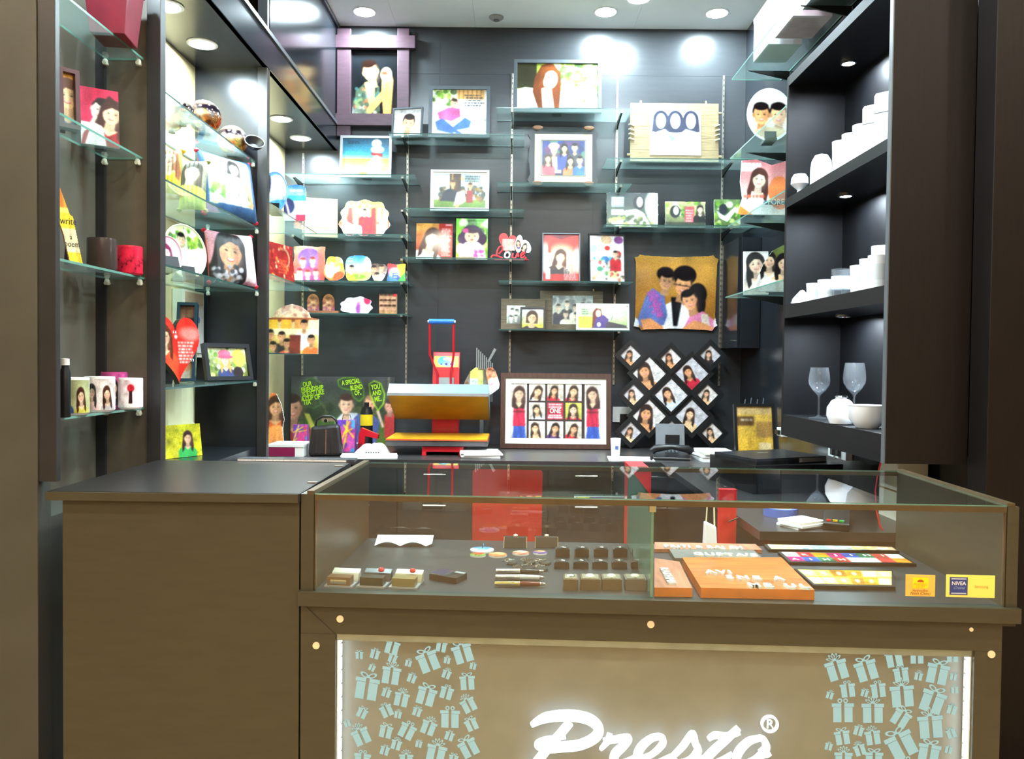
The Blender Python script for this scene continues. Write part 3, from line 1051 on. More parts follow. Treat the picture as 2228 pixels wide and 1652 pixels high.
def pic_child(c):
    A = c.A
    c.grad((110, 190, 60), (150, 210, 50))
    c.foliage(0, 0, A, 1, 40, True, .12)
    c.ell(A * .5, .42, .27, .26, (50, 36, 60))
    c.ell(A * .24, .5, .14, .16, (60, 40, 70))
    c.ell(A * .78, .5, .14, .16, (60, 40, 60))
    c.poly([(A * .1, 1), (A * .14, .68), (A * .32, .58), (A * .7, .58), (A * .88, .7), (A * .95, 1)], (252, 240, 246))
    c.ell(A * .14, .75, .1, .14, (244, 206, 170))
    c.ell(A * .5, .44, .17, .16, (246, 200, 164))
    c.ell(A * .5, .29, .2, .07, (70, 44, 60))
    c.ell(A * .3, .3, .07, .05, (226, 70, 130))
    for k in (-1, 1):
        c.ell(A * .5 + k * .07, .43, .022, .014, (40, 26, 24))
    c.ell(A * .5, .52, .04, .018, (190, 80, 80))
    c.speck(A * .6, .75, A * .85, .95, [(236, 80, 150), (250, 150, 190)], 12, .03, .05)
    c.rect(0, .93, A * .6, 1, (190, 150, 110))


def pic_redheart(c):
    A = c.A
    c.grad((130, 14, 12), (170, 20, 16))
    c.poly([(A * .05, 0), (A * .5, .12), (A * .95, 0), (A, .22), (A * .5, .4), (0, .25)], (200, 36, 20))
    c.ell(A * .5, .56, .34, .32, (255, 236, 190), 0, 20, .9)
    c.ell(A * .06, .5, .12, .3, (255, 250, 240), 0, 8)
    c.ell(A * .96, .55, .08, .25, (255, 240, 220), 0, 8)
    c.bust(A * .46, .48, .12, (250, 210, 170), (70, 30, 20), (30, 20, 24), 'long', 8)
    c.rect(0, .84, A, 1, (170, 16, 20))
    c.rect(A * .08, .72, A * .2, .95, (250, 240, 236))
    c.rect(A * .14, .1, A * .22, .4, (240, 60, 40))
    c.lines(A * .56, .68, A * .96, .97, 8, (206, 196, 190), .022, .2)


def pic_collage_w(c):
    A = c.A
    c.grad((254, 252, 250), (250, 250, 246))
    rs = [(.5, .1, .12, (240, 200, 160)), (.85, .1, .1, (150, 80, 150)), (.55, .28, .1, (250, 250, 250)), (.8, .4, .09, (200, 50, 60)), (.45, .52, .09, (70, 130, 190)), (.7, .58, .1, (240, 190, 150)), (.3, .72, .07, (80, 150, 120)), (.2, .85, .1, (250, 226, 190)), (.68, .82, .13, (250, 230, 160)), (.15, .3, .1, (200, 226, 236))]
    for x, y, r, col in rs:
        c.ell(A * x, y, r, r * .8, col)
    c.ell(A * .52, .28, .06, .05, (206, 60, 50))
    c.speck(0, .4, A, .95, [(70, 150, 190), (230, 120, 70), (110, 170, 90), (180, 60, 70), (250, 240, 200), (90, 70, 60)], 46, .015, .045)
    c.bust(A * .75, .4, .06, SK, BLK, (200, 40, 50), 'short')


def pic_bw(c):
    A = c.A
    c.grad((220, 224, 214), (170, 176, 160))
    for x, y in ((.3, .3), (.55, .35), (.5, .65), (.25, .7), (.8, .6)):
        c.bust(A * x, y, .12, (226, 226, 214), (60, 62, 60), (120, 124, 118), 'short')


def pic_bob(c):
    A = c.A
    c.grad((206, 216, 230), (186, 190, 90), 0, 1)
    c.rect(0, .8, A, 1, (190, 180, 60))
    c.bust(A * .46, .46, .27, (240, 184, 140), (56, 36, 30), (24, 24, 28), 'bob', 4)


def pic_bwfam(c):
    A = c.A
    c.grad((150, 160, 164), (206, 206, 180))
    c.speck(0, 0, A, .5, [(90, 96, 100), (200, 206, 206), (120, 126, 130)], 26, .05, .12)
    for x, y, sh in ((.15, .42, (60, 62, 72)), (.36, .3, (50, 54, 64)), (.56, .42, (226, 220, 200)), (.75, .36, (200, 196, 180)), (.33, .66, (240, 234, 206)), (.58, .7, (236, 230, 210))):
        c.bust(A * x, y, .1, (232, 216, 190), (70, 66, 64), sh, 'short')


def pic_reader(c):
    A = c.A
    c.grad((204, 224, 190), (170, 196, 120))
    c.rect(0, .5, A * .36, 1, (196, 216, 70))
    c.ell(A * .72, .3, .5, .3, (220, 228, 214), 0, 10, .8)
    c.lines(A * .06, .14, A * .24, .42, 3, (90, 110, 90), .06)
    c.poly([(A * .28, 1), (A * .3, .3), (A * .36, .12), (A * .46, .16), (A * .5, .5), (A * .42, 1)], (110, 36, 34))
    c.ell(A * .41, .36, .12, .17, (244, 206, 180))
    c.poly([(A * .3, 1), (A * .36, .55), (A * .52, .42), (A * .62, .62), (A * .56, 1)], (70, 50, 120))
    c.poly([(A * .55, 1), (A * .6, .7), (A * .98, .88), (A * .98, 1)], (56, 50, 60))
    c.ell(A * .42, .84, .09, .1, (220, 220, 230))
    c.ell(A * .84, .3, .08, .07, (250, 252, 246))
    c.line([(A * .66, .2), (A * .7, .5), (A * .66, .68)], .02, (80, 90, 70))


def pic_slab1(c):
    A = c.A
    c.grad((56, 62, 66), (90, 96, 70))
    c.ell(A * .95, .4, .3, .5, (250, 252, 244), 0, 6)
    c.ell(A * .62, .3, .16, .2, (34, 34, 36))
    c.ell(A * .64, .28, .09, .15, (252, 240, 226))
    c.poly([(A * .1, .9), (A * .3, .55), (A * .58, .48), (A * .72, .6), (A * .86, 1), (A * .2, 1)], (252, 250, 236))
    c.speck(A * .05, .65, A * .9, 1, [(180, 190, 80), (220, 220, 130), (70, 80, 50)], 30, .03, .09)
    c.rect(A * .1, .14, A * .34, .42, (230, 236, 238))
    for k in range(4):
        c.rect(A * .1, .2 + k * .06, A * .34, .215 + k * .06, (70, 76, 84))
    c.rect(A * .1, .5, A * .33, .66, (246, 248, 246))


def pic_slab2(c):
    A = c.A
    c.grad((210, 216, 150), (90, 96, 60))
    c.foliage(0, 0, A, .6, 40, True, .1)
    c.ell(A * .25, .4, .2, .24, (40, 40, 42))
    c.ell(A * .27, .36, .1, .16, (250, 244, 236))
    c.rect(A * .48, .2, A * .72, .9, (206, 90, 96))
    c.lines(A * .5, .3, A * .7, .8, 5, (240, 200, 196), .05)
    c.bust(A * .86, .3, .13, SK2, (56, 40, 34), (30, 30, 32), 'long')
    c.rect(0, .8, A, 1, (60, 64, 50))


def pic_slab3(c):
    A = c.A
    c.grad((120, 150, 90), (90, 100, 60))
    c.foliage(0, 0, A, 1, 40, True, .12)
    c.ell(A * .34, .36, .14, .2, (40, 46, 56))
    c.poly([(A * .1, .42), (A * .4, .6), (A * .8, .25), (A * .86, .34), (A * .5, .8), (A * .2, .66)], (240, 244, 240))


def pic_portrait_fam(c):
    A = c.A
    c.grad((184, 132, 56), (150, 98, 36))
    c.ell(A * .6, .15, .5, .4, (200, 146, 66), 0, 30, .8)
    # man
    c.poly([(A * .32, 1), (A * .38, .66), (A * .5, .58), (A * .64, .66), (A * .7, 1)], (240, 240, 244))
    c.poly([(A * .44, .56), (A * .58, .56), (A * .52, .94), (A * .47, .94)], (24, 22, 26))
    c.ell(A * .60, .27, .155, .13, BLK)
    c.bust(A * .56, .40, .135, (232, 166, 112), BLK, (236, 236, 240), 'short', 10, body=False)
    c.line([(A * .47, .385), (A * .66, .42)], .012, (40, 30, 40))
    # boy
    c.poly([(A * .04, .88), (A * .14, .55), (A * .22, .44), (A * .36, .54), (A * .40, .8), (A * .36, .93), (A * .1, .96)], (96, 112, 176))
    c.poly([(A * .15, .5), (A * .25, .46), (A * .36, .82), (A * .28, .84)], (150, 90, 160))
    c.speck(A * .17, .52, A * .32, .8, [(190, 90, 160), (110, 100, 180)], 20, .012, .025)
    c.ell(A * .37, .25, .115, .09, BLK)
    c.bust(A * .365, .35, .11, (236, 176, 128), BLK, (96, 112, 176), 'short', 8, body=False, look=.1)
    # woman
    c.ell(A * .755, .52, .125, .15, BLK)
    c.ell(A * .80, .64, .06, .14, BLK)
    c.poly([(A * .58, 1), (A * .66, .82), (A * .82, .74), (A * .96, .86), (A * .98, 1)], (222, 130, 176))
    c.poly([(A * .8, .78), (A * .88, .78), (A * .92, .98), (A * .82, .98)], (226, 214, 196))
    c.bust(A * .69, .60, .12, (236, 168, 124), BLK, (222, 130, 176), 'short', -16, body=False)
    c.poly([(A * .08, .86), (A * .2, .84), (A * .36, .96), (A * .34, 1), (A * .12, 1)], (226, 150, 96))
    c.poly([(A * .58, .97), (A * .72, .86), (A * .84, .9), (A * .96, .96), (A * .9, 1), (A * .58, 1)], (226, 152, 100))
    c.ell(0, .92, .07, .09, (226, 230, 240))
    c.ell(A, .9, .06, .08, (236, 220, 226))


def mini(seed, bg=(226, 224, 228)):
    def f(c):
        r = random.Random(seed)
        A = c.A
        c.grad(bg, tuple(x * .9 for x in bg))
        sh = r.choice([(200, 40, 60), (40, 36, 40), (230, 190, 150), (220, 226, 236), (90, 60, 120)])
        c.bust(A * r.uniform(.4, .6), r.uniform(.36, .44), r.uniform(.2, .26), r.choice([SK, (232, 186, 140), (222, 164, 120)]), r.choice([BLK, DBR, (44, 28, 24)]), sh, 'long', r.uniform(-25, 25), True, r.uniform(-.15, .15))
    return f


# --- purple brown cross-barred wooden frame hung on the wall
Yh = YB - .006
def hung(u0, v0, u1, v1, Y=Yh):
    a, b = U(u0, (v0 + v1) / 2, Y=Y), U(u1, (v0 + v1) / 2, Y=Y)
    return a.x, b.x, U((u0 + u1) / 2, v1, Y=Y).z, U((u0 + u1) / 2, v0, Y=Y).z
x0, x1, z0, z1 = hung(738, 68, 890, 300)
t = thing('wooden_wall_picture', 'large purple-brown wooden frame of crossed bars with a dark portrait of a woman', 'picture frame', (0, Yh, z0))
for a, b in ((736, 766), (866, 892)):
    q = hung(a, 68, b, 300)
    MB().box(q[0], q[1], -.045, -.012, 0, q[3] - z0).build('upright_bar', M_PURPLE, t, bevel=.004)
for a, b, e in ((84, 111, 906), (253, 278, 902)):
    q = hung(721, a, e, b)
    MB().box(q[0], q[1], -.058, -.02, q[2] - z0, q[3] - z0).build('cross_bar', M_PURPLE, t, bevel=.004)
q = hung(757, 106, 872, 258)
MB().box(q[0], q[1], -.014, -.002, q[2] - z0, q[3] - z0).build('backing', M_BLKM, t)
flat_print(pic_dark_lady, q[1] - q[0], q[3] - q[2], 160, t, -.0145, q[0], q[2] - z0, GLAZE)

YP = 5.06
frame('small white-backed portrait of a boy in a grey frame beside the sitting girl', pb((850, 231, 918, 290), YP, BS['S2'], math.radians(-12)), pic_boy, .010, M_GREYF)
frame('grey framed picture of a girl sitting in a pink top and jeans', pb((932, 182, 1066, 292), YP, BS['S2']), pic_sit_girl, .022, M_GREYF)
frame('silver framed beach picture with blue sea and yellow sand', pb((738, 292, 851, 380), YP, BS['S4']), pic_beach, .016, M_SILVER)
frame('wide grey framed picture of a woman with long brown hair in white', pb((1118, 124, 1310, 236), YP, BS['S1']), pic_hair_lady, .022, M_GREYF)
frame('silver framed picture of a couple sitting under a tree', pb((936, 367, 1064, 452), YP, BS['S6']), pic_tree, .014, M_SILVER, mat_w=.010)
# wooden board with pegs
p = pb((1372, 222, 1565, 345), YP, BS['S3'])
t = root('wooden_photo_board', 'pale wooden plank board with cord lacing and a bleached photo of three women', 'photo board', p, 4, .018)
nb = 5
for k in range(nb):
    MB().box(-p.w / 2, p.w / 2, 0, .018, p.h * k / nb + .0006, p.h * (k + 1) / nb - .0006).build('plank', M_RUSTIC, t, bevel=.0015)
wq, hq = p.w * .58, p.h * .76
MB().box(-wq / 2 + .005, wq / 2 + .005, -.003, -.0006, p.h * .11, p.h * .11 + hq).build('photo_card', M_WHITE, t)
flat_print(pic_three, wq, hq, 110, t, -.0034, -wq / 2 + .005, p.h * .11)
for sx in (-1, 1):
    for k in range(4):
        zz = p.h * (.36 + .08 * k)
        MB().tube([(sx * (p.w / 2 - .025), -.004, zz), (sx * (p.w / 2 + .004), -.004, zz + .012), (sx * (p.w / 2 + .006), .012, zz + .014)], .0045, 8).build('cord', M_CREAM, t, smooth=True)
for sx in (-.38, .36):
    MB().cyl((sx * p.w, .009), .006, p.h, p.h + .018, 10).build('peg', M_TEAK, t)
for sx, zz in ((-1, .12), (1, .1), (1, .84)):
    mb = MB()
    mb.cyl((.009, p.h * zz), .007, sx * p.w / 2, sx * (p.w / 2 + .018), 10, 0, 'x')
    mb.build('peg', M_TEAK, t)
# scroll frame with cream mat
p = pb((1148, 277, 1303, 400), YP, BS['S5'])
t = root('scroll_picture', 'dark scroll-shaped frame with cream mat and a colourful wedding group photo', 'photo frame', p, 4, .02)
W, H = p.w, p.h
out = [(-.46, .02), (-.2, .06), (0, .075), (.2, .06), (.46, .02), (.5, .1), (.46, .2), (.485, .4), (.48, .6), (.46, .8), (.5, .9), (.46, .98), (.2, .93), (0, .9), (-.2, .93), (-.46, .98), (-.5, .9), (-.46, .8), (-.48, .6), (-.485, .4), (-.46, .2), (-.5, .1)]
MB().prism([(a * W, b * H) for a, b in out], .004, .02).build('scroll_panel', M_BLK, t, bevel=.002)
MB().box(-W * .40, W * .41, 0, .0035, H * .06, H * .9).build('mat_board', M_CREAM, t)
flat_print(pic_family2, W * .60, H * .60, 100, t, -.0006, -W * .295, H * .18)
ring(MB(), -W * .31, W * .32, H * .165, H * .795, .003, -.002, -.0002).build('photo_rim', M_GREYF, t)
for sx in (-1, 1):
    for zz in (.0, .965):
        mb = MB()
        mb.lathe([(0, 0), (.03, .001), (.034, .006), (.028, .012), (0, .014)], 20, (0, 0, 0))
        o = mb.build('wooden_disc', mat('brown_disc_wood', (128, 84, 52), .45, var=.2), t, smooth=True)
        o.location = (sx * W * .36, -.004, H * zz + .012)
        o.rotation_euler = (PI / 2, 0, 0)
        o.scale = (1, .42, 1)
diecut('flat photo panel of a smiling woman with dark hair and white lines of text', pb((905, 485, 984, 561), YP, BS['S9']), RECT, pic_portrait_w, .006, 6, name='printed_photo', cat='photo panel', gl=True)
diecut('flat photo panel of a little girl in white on bright green', pb((992, 474, 1061, 561), YP, BS['S9']), RECT, pic_child, .006, 6, name='printed_photo', cat='photo panel', gl=True)
frame('red poster of a woman inside a heart in a thin grey frame', pb((1180, 505, 1263, 611), YP, BS['S10']), pic_redheart, .007, M_GREYF)
frame('black framed white collage of small colourful pictures, turned to one side', pb((1283, 507, 1364, 610), YP, BS['S10'], math.radians(10)), pic_collage_w, .007, M_DARKF, depth=.022)
# Love cutout: script word, two hearts, two oval portraits
p = pb((1066, 504, 1158, 561), YP, BS['S9'])
t = root('love_cutout', 'red Love word cutout with heart and two white oval portraits', 'photo cutout', p, 3, .006)
W, H = p.w, p.h
M_LRED = mat('love_red', (226, 60, 66), .35, var=.05)
M_LWHT = mat('love_white', (250, 246, 240), .35, var=.02)
def lp(a, b):   # crop pixel (2019x1652 over the 110x90 px region) -> local
    return ((1060 + a / 18.35 - 1066) / 92 - .5) * W, (561 - (490 + b / 18.35)) / 57 * H
hp = []
for k in range(48):
    a = 2 * PI * k / 48
    hx, hz = 16 * math.sin(a) ** 3, 13 * math.cos(a) - 5 * math.cos(2 * a) - 2 * math.cos(3 * a) - math.cos(4 * a)
    q = Matrix.Rotation(math.radians(-12), 2) @ Vector((hx, hz))
    hp.append(lp(810 + q.x * 23, 640 - q.y * 25))
MB().prism(hp, .002, .006).build('heart', M_LRED, t)
flat_print(lambda c: (c.grad((244, 130, 120), (250, 160, 146)), c.lines(.03, .05, c.A - .03, .95, 9, (255, 232, 214), .05, .2)), W * .3, H * .42, 40, t, .001, lp(600, 0)[0], lp(0, 960)[1])
for cx, cy, rx, ry, dg in ((1270, 700, 150, 330, -6), (1560, 800, 170, 260, 30)):
    pts = []
    for k in range(30):
        a = 2 * PI * k / 30
        q = Matrix.Rotation(math.radians(-dg), 2) @ Vector((rx * math.cos(a), ry * math.sin(a)))
        pts.append(lp(cx + q.x, cy + q.y))
    MB().prism(pts, -.001, .004).build('oval', M_LWHT, t)
flat_print(mini(31, (252, 248, 244)), W * .15, H * .42, 40, t, -.002, lp(1350, 0)[0], lp(0, 1050)[1], mask=CIRC)
flat_print(mini(34, (255, 252, 250)), W * .12, H * .34, 40, t, -.0025, lp(1150, 0)[0], lp(0, 900)[1], mask=CIRC)
for path, m_ in (([(160, 1230), (230, 1150), (420, 1170), (620, 1240)], M_LRED), ([(390, 1170), (400, 1000), (500, 830), (610, 830), (600, 960), (470, 1090)], M_LRED), ([(700, 1170), (740, 1050), (860, 1030), (900, 1150), (810, 1250), (710, 1190), (700, 1170)], M_LWHT), ([(1040, 1050), (1020, 1220), (1130, 1230), (1220, 1060), (1250, 1200)], M_LRED), ([(1350, 1150), (1500, 1050), (1430, 1020), (1340, 1150), (1400, 1240), (1520, 1150)], M_LRED), ([(1510, 1270), (1580, 1225)], M_LRED)):
    pts = [Vector((lp(a, b)[0], .001, lp(a, b)[1])) for a, b in path]
    sm = []
    for i in range(len(pts) - 1):
        p0, p1, p2_, p3 = pts[max(i - 1, 0)], pts[i], pts[i + 1], pts[min(i + 2, len(pts) - 1)]
        for k in range(6):
            s_ = k / 6
            sm.append(.5 * ((2 * p1) + (p2_ - p0) * s_ + (2 * p0 - 5 * p1 + 4 * p2_ - p3) * s_ ** 2 + (3 * p1 - p0 - 3 * p2_ + p3) * s_ ** 3))
    sm.append(pts[-1])
    MB().tube(sm, .0058, 8).build('letter', m_, t, smooth=True)
MB().box(-W * .4, W * .42, .002, .03, 0, .003).build('foot', M_LRED, t)
# wood boards on the lowest shelf
p = pb((1090, 650, 1186, 718), 5.12, BS['S12'])
t = root('wooden_photo_board', 'small dark wooden board with a black and white photo, leftmost on the lowest shelf', 'photo board', p, 5, .014)
for k in range(3):
    MB().box(-p.w / 2, p.w / 2, 0, .014, p.h * k / 3 + .0006, p.h * (k + 1) / 3 - .0006).build('plank', M_RUSTD, t, bevel=.001)
flat_print(pic_bw, p.w * .42, p.h * .58, 50, t, -.0008, -p.w * .37, p.h * .2)
p = pb((1175, 633, 1312, 718), 5.15, BS['S12'])
t = root('wooden_photo_board', 'dark wooden plank board with a faded family photo behind the frosted glass frame', 'photo board', p, 3, .014)
for k in range(4):
    MB().box(-p.w / 2, p.w / 2, 0, .014, p.h * k / 4 + .0006, p.h * (k + 1) / 4 - .0006).build('plank', M_RUSTD, t, bevel=.001)
flat_print(pic_bwfam, p.w * .64, p.h * .72, 66, t, -.0008, -p.w * .3, p.h * .16)
MB().cyl((p.w * .35, .007), .005, p.h, p.h + .014, 8).build('peg', M_TEAK, t)
for k in range(4):
    MB().tube([(-p.w / 2 + .02, -.004, p.h * (.4 + .09 * k)), (-p.w / 2 - .004, -.003, p.h * (.42 + .09 * k)), (-p.w / 2 - .005, .012, p.h * (.43 + .09 * k))], .004, 6).build('cord', M_CREAM, t)
frame('small dark framed portrait of a dark-haired person in a black collar', pb((1132, 668, 1186, 718), YP - .03, BS['S12']), pic_bob, .010, M_DARKF)
p = pb((1254, 660, 1370, 722), YP - .04, BS['S12'])
t = root('glass_framed_photo', 'frosted pale green glass frame with a red-haired girl lying down', 'photo frame', p, 8, .010)
MB().box(-p.w / 2, p.w / 2, .002, .010, 0, p.h).build('glass_plate', mat('frosted_pale_glass', (206, 226, 214), .2, var=.03), t, bevel=.001)
flat_print(pic_reader, p.w * .92, p.h * .84, 56, t, .001, -p.w * .46, p.h * .08)
for sx in (-1, 1):
    for zz in (.09, .9):
        MB().cyl((sx * p.w * .455, p.h * zz), .004, -.003, .001, 12, 0, 'y').build('screw_cap', M_CHROME, t)
easel(t, p.w, p.h, .01, 8)
# stone slabs
diecut('stone-edged photo slab of a girl with white lettering block, largest of three', pb((1320, 418, 1433, 491), YP, BS['S7']), rough_rect(3), pic_slab1, .016, 6, mat('slate_edge', (210, 214, 212), .6, var=.2), 'photo_slab', 'photo slab')
diecut('stone-edged photo slab of two women with a pink text panel', pb((1448, 438, 1536, 491), YP, BS['S7']), rough_rect(4), pic_slab2, .016, 6, MATS['slate_edge'], 'photo_slab', 'photo slab')
diecut('small photo slab of a white bird shape on green, rightmost of three', pb((1555, 433, 1612, 491), YP, BS['S7']), rough_rect(5, 10, .006), pic_slab3, .016, 6, MATS['slate_edge'], 'photo_slab', 'photo slab')
# big family portrait on the wall
x0, x1, z0, z1 = hung(1380, 555, 1562, 719, YB - .03)
fo = [(0, .035), (.04, .03), (.06, 0), (.12, .012), (.5, .03), (.88, .012), (.94, 0), (.96, .03), (1, .05), (.985, .12), (.975, .5), (.97, .8), (.985, .9), (1, .93), (.965, .955), (.94, 1), (.86, .99), (.5, .975), (.14, .99), (.09, 1), (.07, .965), (0, .95), (.015, .86), (.02, .5), (.015, .1)]
t = thing('family_portrait', 'large wavy-edged wooden photo of a man, a woman and a child on golden brown', 'photo panel', ((x0 + x1) / 2, YB - .03, z0))
MB().prism([((a - .5) * (x1 - x0), (1 - b) * (z1 - z0)) for a, b in fo], .001, .018).build('panel', M_TEAK, t)
flat_print(pic_portrait_fam, x1 - x0, z1 - z0, 170, t, 0, None, 0, GLAZE, fo)
MB().box(-.04, .04, .018, .024, (z1 - z0) * .7, (z1 - z0) * .76).build('hanger', M_STEEL, t)

# ------------------------------------------------------------------ left part of the back shelves
p = pb((665, 430, 733, 510), 5.12, BS['S8'], math.radians(14))
t = root('blank_picture', 'cream wooden frame with a blank white picture beside the blue discs', 'photo frame', p, 6, .014)
MB().box(-p.w / 2, p.w / 2, .001, .014, 0, p.h).build('board', M_TEAK, t, bevel=.002)
MB().box(-p.w / 2 + .004, p.w * .3, -.002, .0008, p.h * .24, p.h * .95).build('blank_sheet', M_PAPER, t)
easel(t, p.w, p.h, .014, 6)


def pic_wed(c):
    A = c.A
    c.grad((226, 200, 110), (200, 60, 50))
    c.speck(0, 0, A, .3, [(200, 180, 60), (120, 110, 40), (240, 230, 150), (210, 120, 60)], 60, .02, .05)
    for k in range(8):
        x = A * (.1 + .115 * k)
        c.poly([(x - .07, 1), (x - .05, .24), (x + .05, .22), (x + .08, 1)], [(255, 250, 240), (250, 236, 220), (240, 200, 180), (190, 60, 60)][(k * 3) % 4])
    c.bust(A * .5, .34, .07, SK, BLK, (180, 40, 50), 'short')
    c.poly([(A * .44, .5), (A * .66, .48), (A * .64, 1), (A * .46, 1)], (176, 50, 60))
    c.ell(A * .2, .8, .16, .14, (255, 252, 246))
    c.speck(0, .5, A, 1, [(210, 70, 50), (255, 240, 220)], 20, .03, .06)


diecut('wavy-edged wedding photo cutout in red, white and gold', pb((737, 432, 847, 509), YP, BS['S8']), blob(60, .10, 10, 3, 3.5), pic_wed)


def pic_red1(c):
    A = c.A
    c.grad((190, 40, 40), (150, 20, 24))
    c.speck(0, 0, A, 1, [(220, 80, 50), (120, 16, 20), (240, 160, 60), (250, 230, 180)], 50, .02, .06)
    c.ell(A * .7, .35, .2, .24, (210, 150, 110))
    c.ell(A * .66, .36, .17, .2, (160, 30, 30))
    c.lines(A * .35, .4, A * .8, .8, 5, (230, 90, 50), .05)


def pic_red2(c):
    A = c.A
    c.grad((246, 170, 130), (200, 40, 40))
    c.ell(A * .5, .35, .3, .28, (130, 80, 160))
    for x, y in ((.3, .45), (.6, .42), (.2, .75), (.45, .78), (.7, .75)):
        c.bust(A * x, y, .09, (255, 226, 190), (150, 40, 40), (160, 50, 120), 'short')
    c.ell(A * .92, .4, .14, .5, (240, 90, 70), 0, 5, .8)
    c.rect(0, .8, A * .3, 1, (250, 220, 170))


def pic_red3(c):
    A = c.A
    c.grad((240, 210, 110), (226, 90, 40))
    c.speck(0, 0, A, .5, [(250, 190, 50), (190, 120, 30), (250, 240, 190)], 24, .05, .1)
    c.ell(A * .3, .6, .18, .26, (250, 240, 214))
    c.ell(A * .6, .55, .13, .12, (255, 252, 250))
    c.ell(A * .75, .8, .2, .2, (226, 80, 40))


def pic_blue(c):
    A = c.A
    c.grad((40, 130, 210), (226, 240, 250), 0, .6)
    c.rect(0, .6, A, 1, (200, 220, 120))
    c.ell(A * .9, .3, .2, .3, (250, 252, 255))
    c.lines(A * .06, .1, A * .34, .25, 2, (240, 248, 255), .05)
    c.bust(A * .25, .5, .11, SK, BLK, (220, 210, 60), 'short')
    c.ell(A * .5, .8, .3, .1, (120, 160, 50))
    c.ell(A * .2, .88, .2, .14, (226, 206, 60))
    c.line([(A * .5, .35), (A * .54, .8)], .02, (240, 240, 200))


def pic_pair(c):
    A = c.A
    c.grad((60, 40, 36), (250, 246, 244))
    c.bust(A * .2, .32, .18, (226, 160, 120), BLK, (250, 246, 240), 'short')
    c.bust(A * .66, .26, .17, (226, 160, 120), BLK, (60, 40, 36), 'short')
    c.ell(A * .6, .76, .3, .22, (252, 250, 250))
    c.bust(A * .4, .68, .16, SK, BLK, (250, 250, 250), 'short', 0, False)


def pic_rainbow(c):
    A = c.A
    c.grad((230, 40, 30), (40, 80, 200))
    c.poly([(A * .5, 0), (A, 0), (A, 1), (A * .6, .6)], (250, 200, 40))
    c.poly([(A, .4), (A, 1), (A * .5, 1)], (60, 170, 60))
    c.poly([(0, 1), (0, .6), (A * .5, .6), (A * .6, 1)], (60, 120, 220))
    c.ell(A * .4, .5, .25, .25, (255, 250, 240), 0, 8)
    c.rect(A * .3, .5, A * .62, .8, (40, 70, 170))
    c.lines(A * .32, .52, A * .6, .78, 2, (230, 240, 250), .06)


z = BS['S11']
diecut('red and gold greeting cutout with round emblem, leftmost on its shelf', p2(588, -1.30, 642, -1.235, 531, L3[1]), RECT, pic_red1, .006, 5, M_RED)
diecut('tall red and orange group photo cutout with torn edge', pb((640, 534, 706, 612), YP, z, math.radians(12)), rough_rect(8, 8, .04), pic_red2, .006, 5, M_WHITE)
diecut('small orange and yellow wavy cutout beside the tall red one', pb((704, 557, 749, 613), YP - .02, z), blob(36, .1, 5, 11), pic_red3)
diecut('blue sky photo cutout of a couple in yellow', pb((750, 555, 808, 613), YP, z), blob(40, .06, 4, 5, 4), pic_blue)
diecut('small round-lobed cutout with three faces', pb((806, 573, 841, 613), YP - .02, z), blob(40, .12, 3, 2), pic_pair)
diecut('small rainbow coloured square cutout with concave sides', pb((842, 573, 882, 613), YP, z), [(0, .03), (.1, 0), (.5, .07), (.9, 0), (1, .03), (.96, .5), (1, .97), (.9, 1), (.5, .96), (.1, 1), (0, .97), (.04, .5)], pic_rainbow)


def pic_idol(c):
    A = c.A
    c.grad((150, 96, 60), (120, 60, 50))
    c.bust(A * .5, .4, .2, (190, 140, 100), (110, 70, 40), (150, 80, 110), 'hat')
    c.speck(0, .5, A, 1, [(170, 110, 70), (110, 60, 60), (190, 150, 110)], 20, .04, .08)


z = BS['S13']
p = pb((665, 640, 738, 684), YP, z)
t = root('idol_pair', 'pair of arched brown idol pictures on a wooden base', 'figurine', p)
MB().box(-p.w / 2, p.w / 2, -.02, .03, 0, .018).build('base', mat('reddish_wood', (140, 86, 60), .5, var=.2), t, bevel=.002)
for sx in (-.28, .18):
    w_ = p.w * .36
    arch = [(-.5, 0), (.5, 0), (.5, .5)] + [(.5 * math.cos(a), .5 + .5 * math.sin(a)) for a in [PI * k / 12 for k in range(1, 12)]] + [(-.5, .5)]
    o = MB().prism([(sx * p.w + a * w_, .018 + b * (p.h - .018)) for a, b in arch], .001, .008).build('arch_panel', MATS['reddish_wood'], t)
    flat_print(pic_idol, w_, p.h - .018, 36, o, 0, sx * p.w - w_ / 2, .018, None, [(a + .5, 1 - b) for a, b in arch])


def pic_purple(c):
    A = c.A
    c.grad((226, 210, 236), (250, 248, 252))
    c.ell(A * .55, .7, .14, .4, (150, 70, 150), 0, 5)
    c.ell(A * .82, .2, .2, .25, (200, 30, 80), 0, 3)
    c.ell(A * .8, .7, .14, .2, (250, 200, 220))


diecut('white and purple cloud-shaped cutout', pb((740, 645, 811, 684), YP, z), blob(48, .12, 8, 9, 2.8), pic_purple)


def pic_faces(c):
    A = c.A
    c.grad((110, 60, 40), (190, 120, 80))
    for k in range(12):
        c.bust(A * (.15 + .23 * (k % 4)), .16 + .26 * (k // 4), .13, (214, 164, 126), (60, 34, 26), (180, 110, 80), 'short', 0, True)
    c.rect(A * .8, 0, A, .14, (210, 40, 50))
    c.rect(A * .1, .85, A * .85, 1, (190, 140, 90))


p = pb((825, 640, 863, 684), YP, z)
t = root('photo_cube', 'small block covered with a grid of faces', 'photo block', p)
MB().box(-p.w / 2, p.w / 2, .001, .03, 0, p.h).build('block', M_TEAK, t, bevel=.001)
flat_print(pic_faces, p.w, p.h, 44, t)

# ================================================================== LEFT BAYS
MIRR = attr_mat('mirrored_print', 0.08)
MIRR.node_tree.nodes['Principled BSDF'].inputs['Metallic'].default_value = 0.75


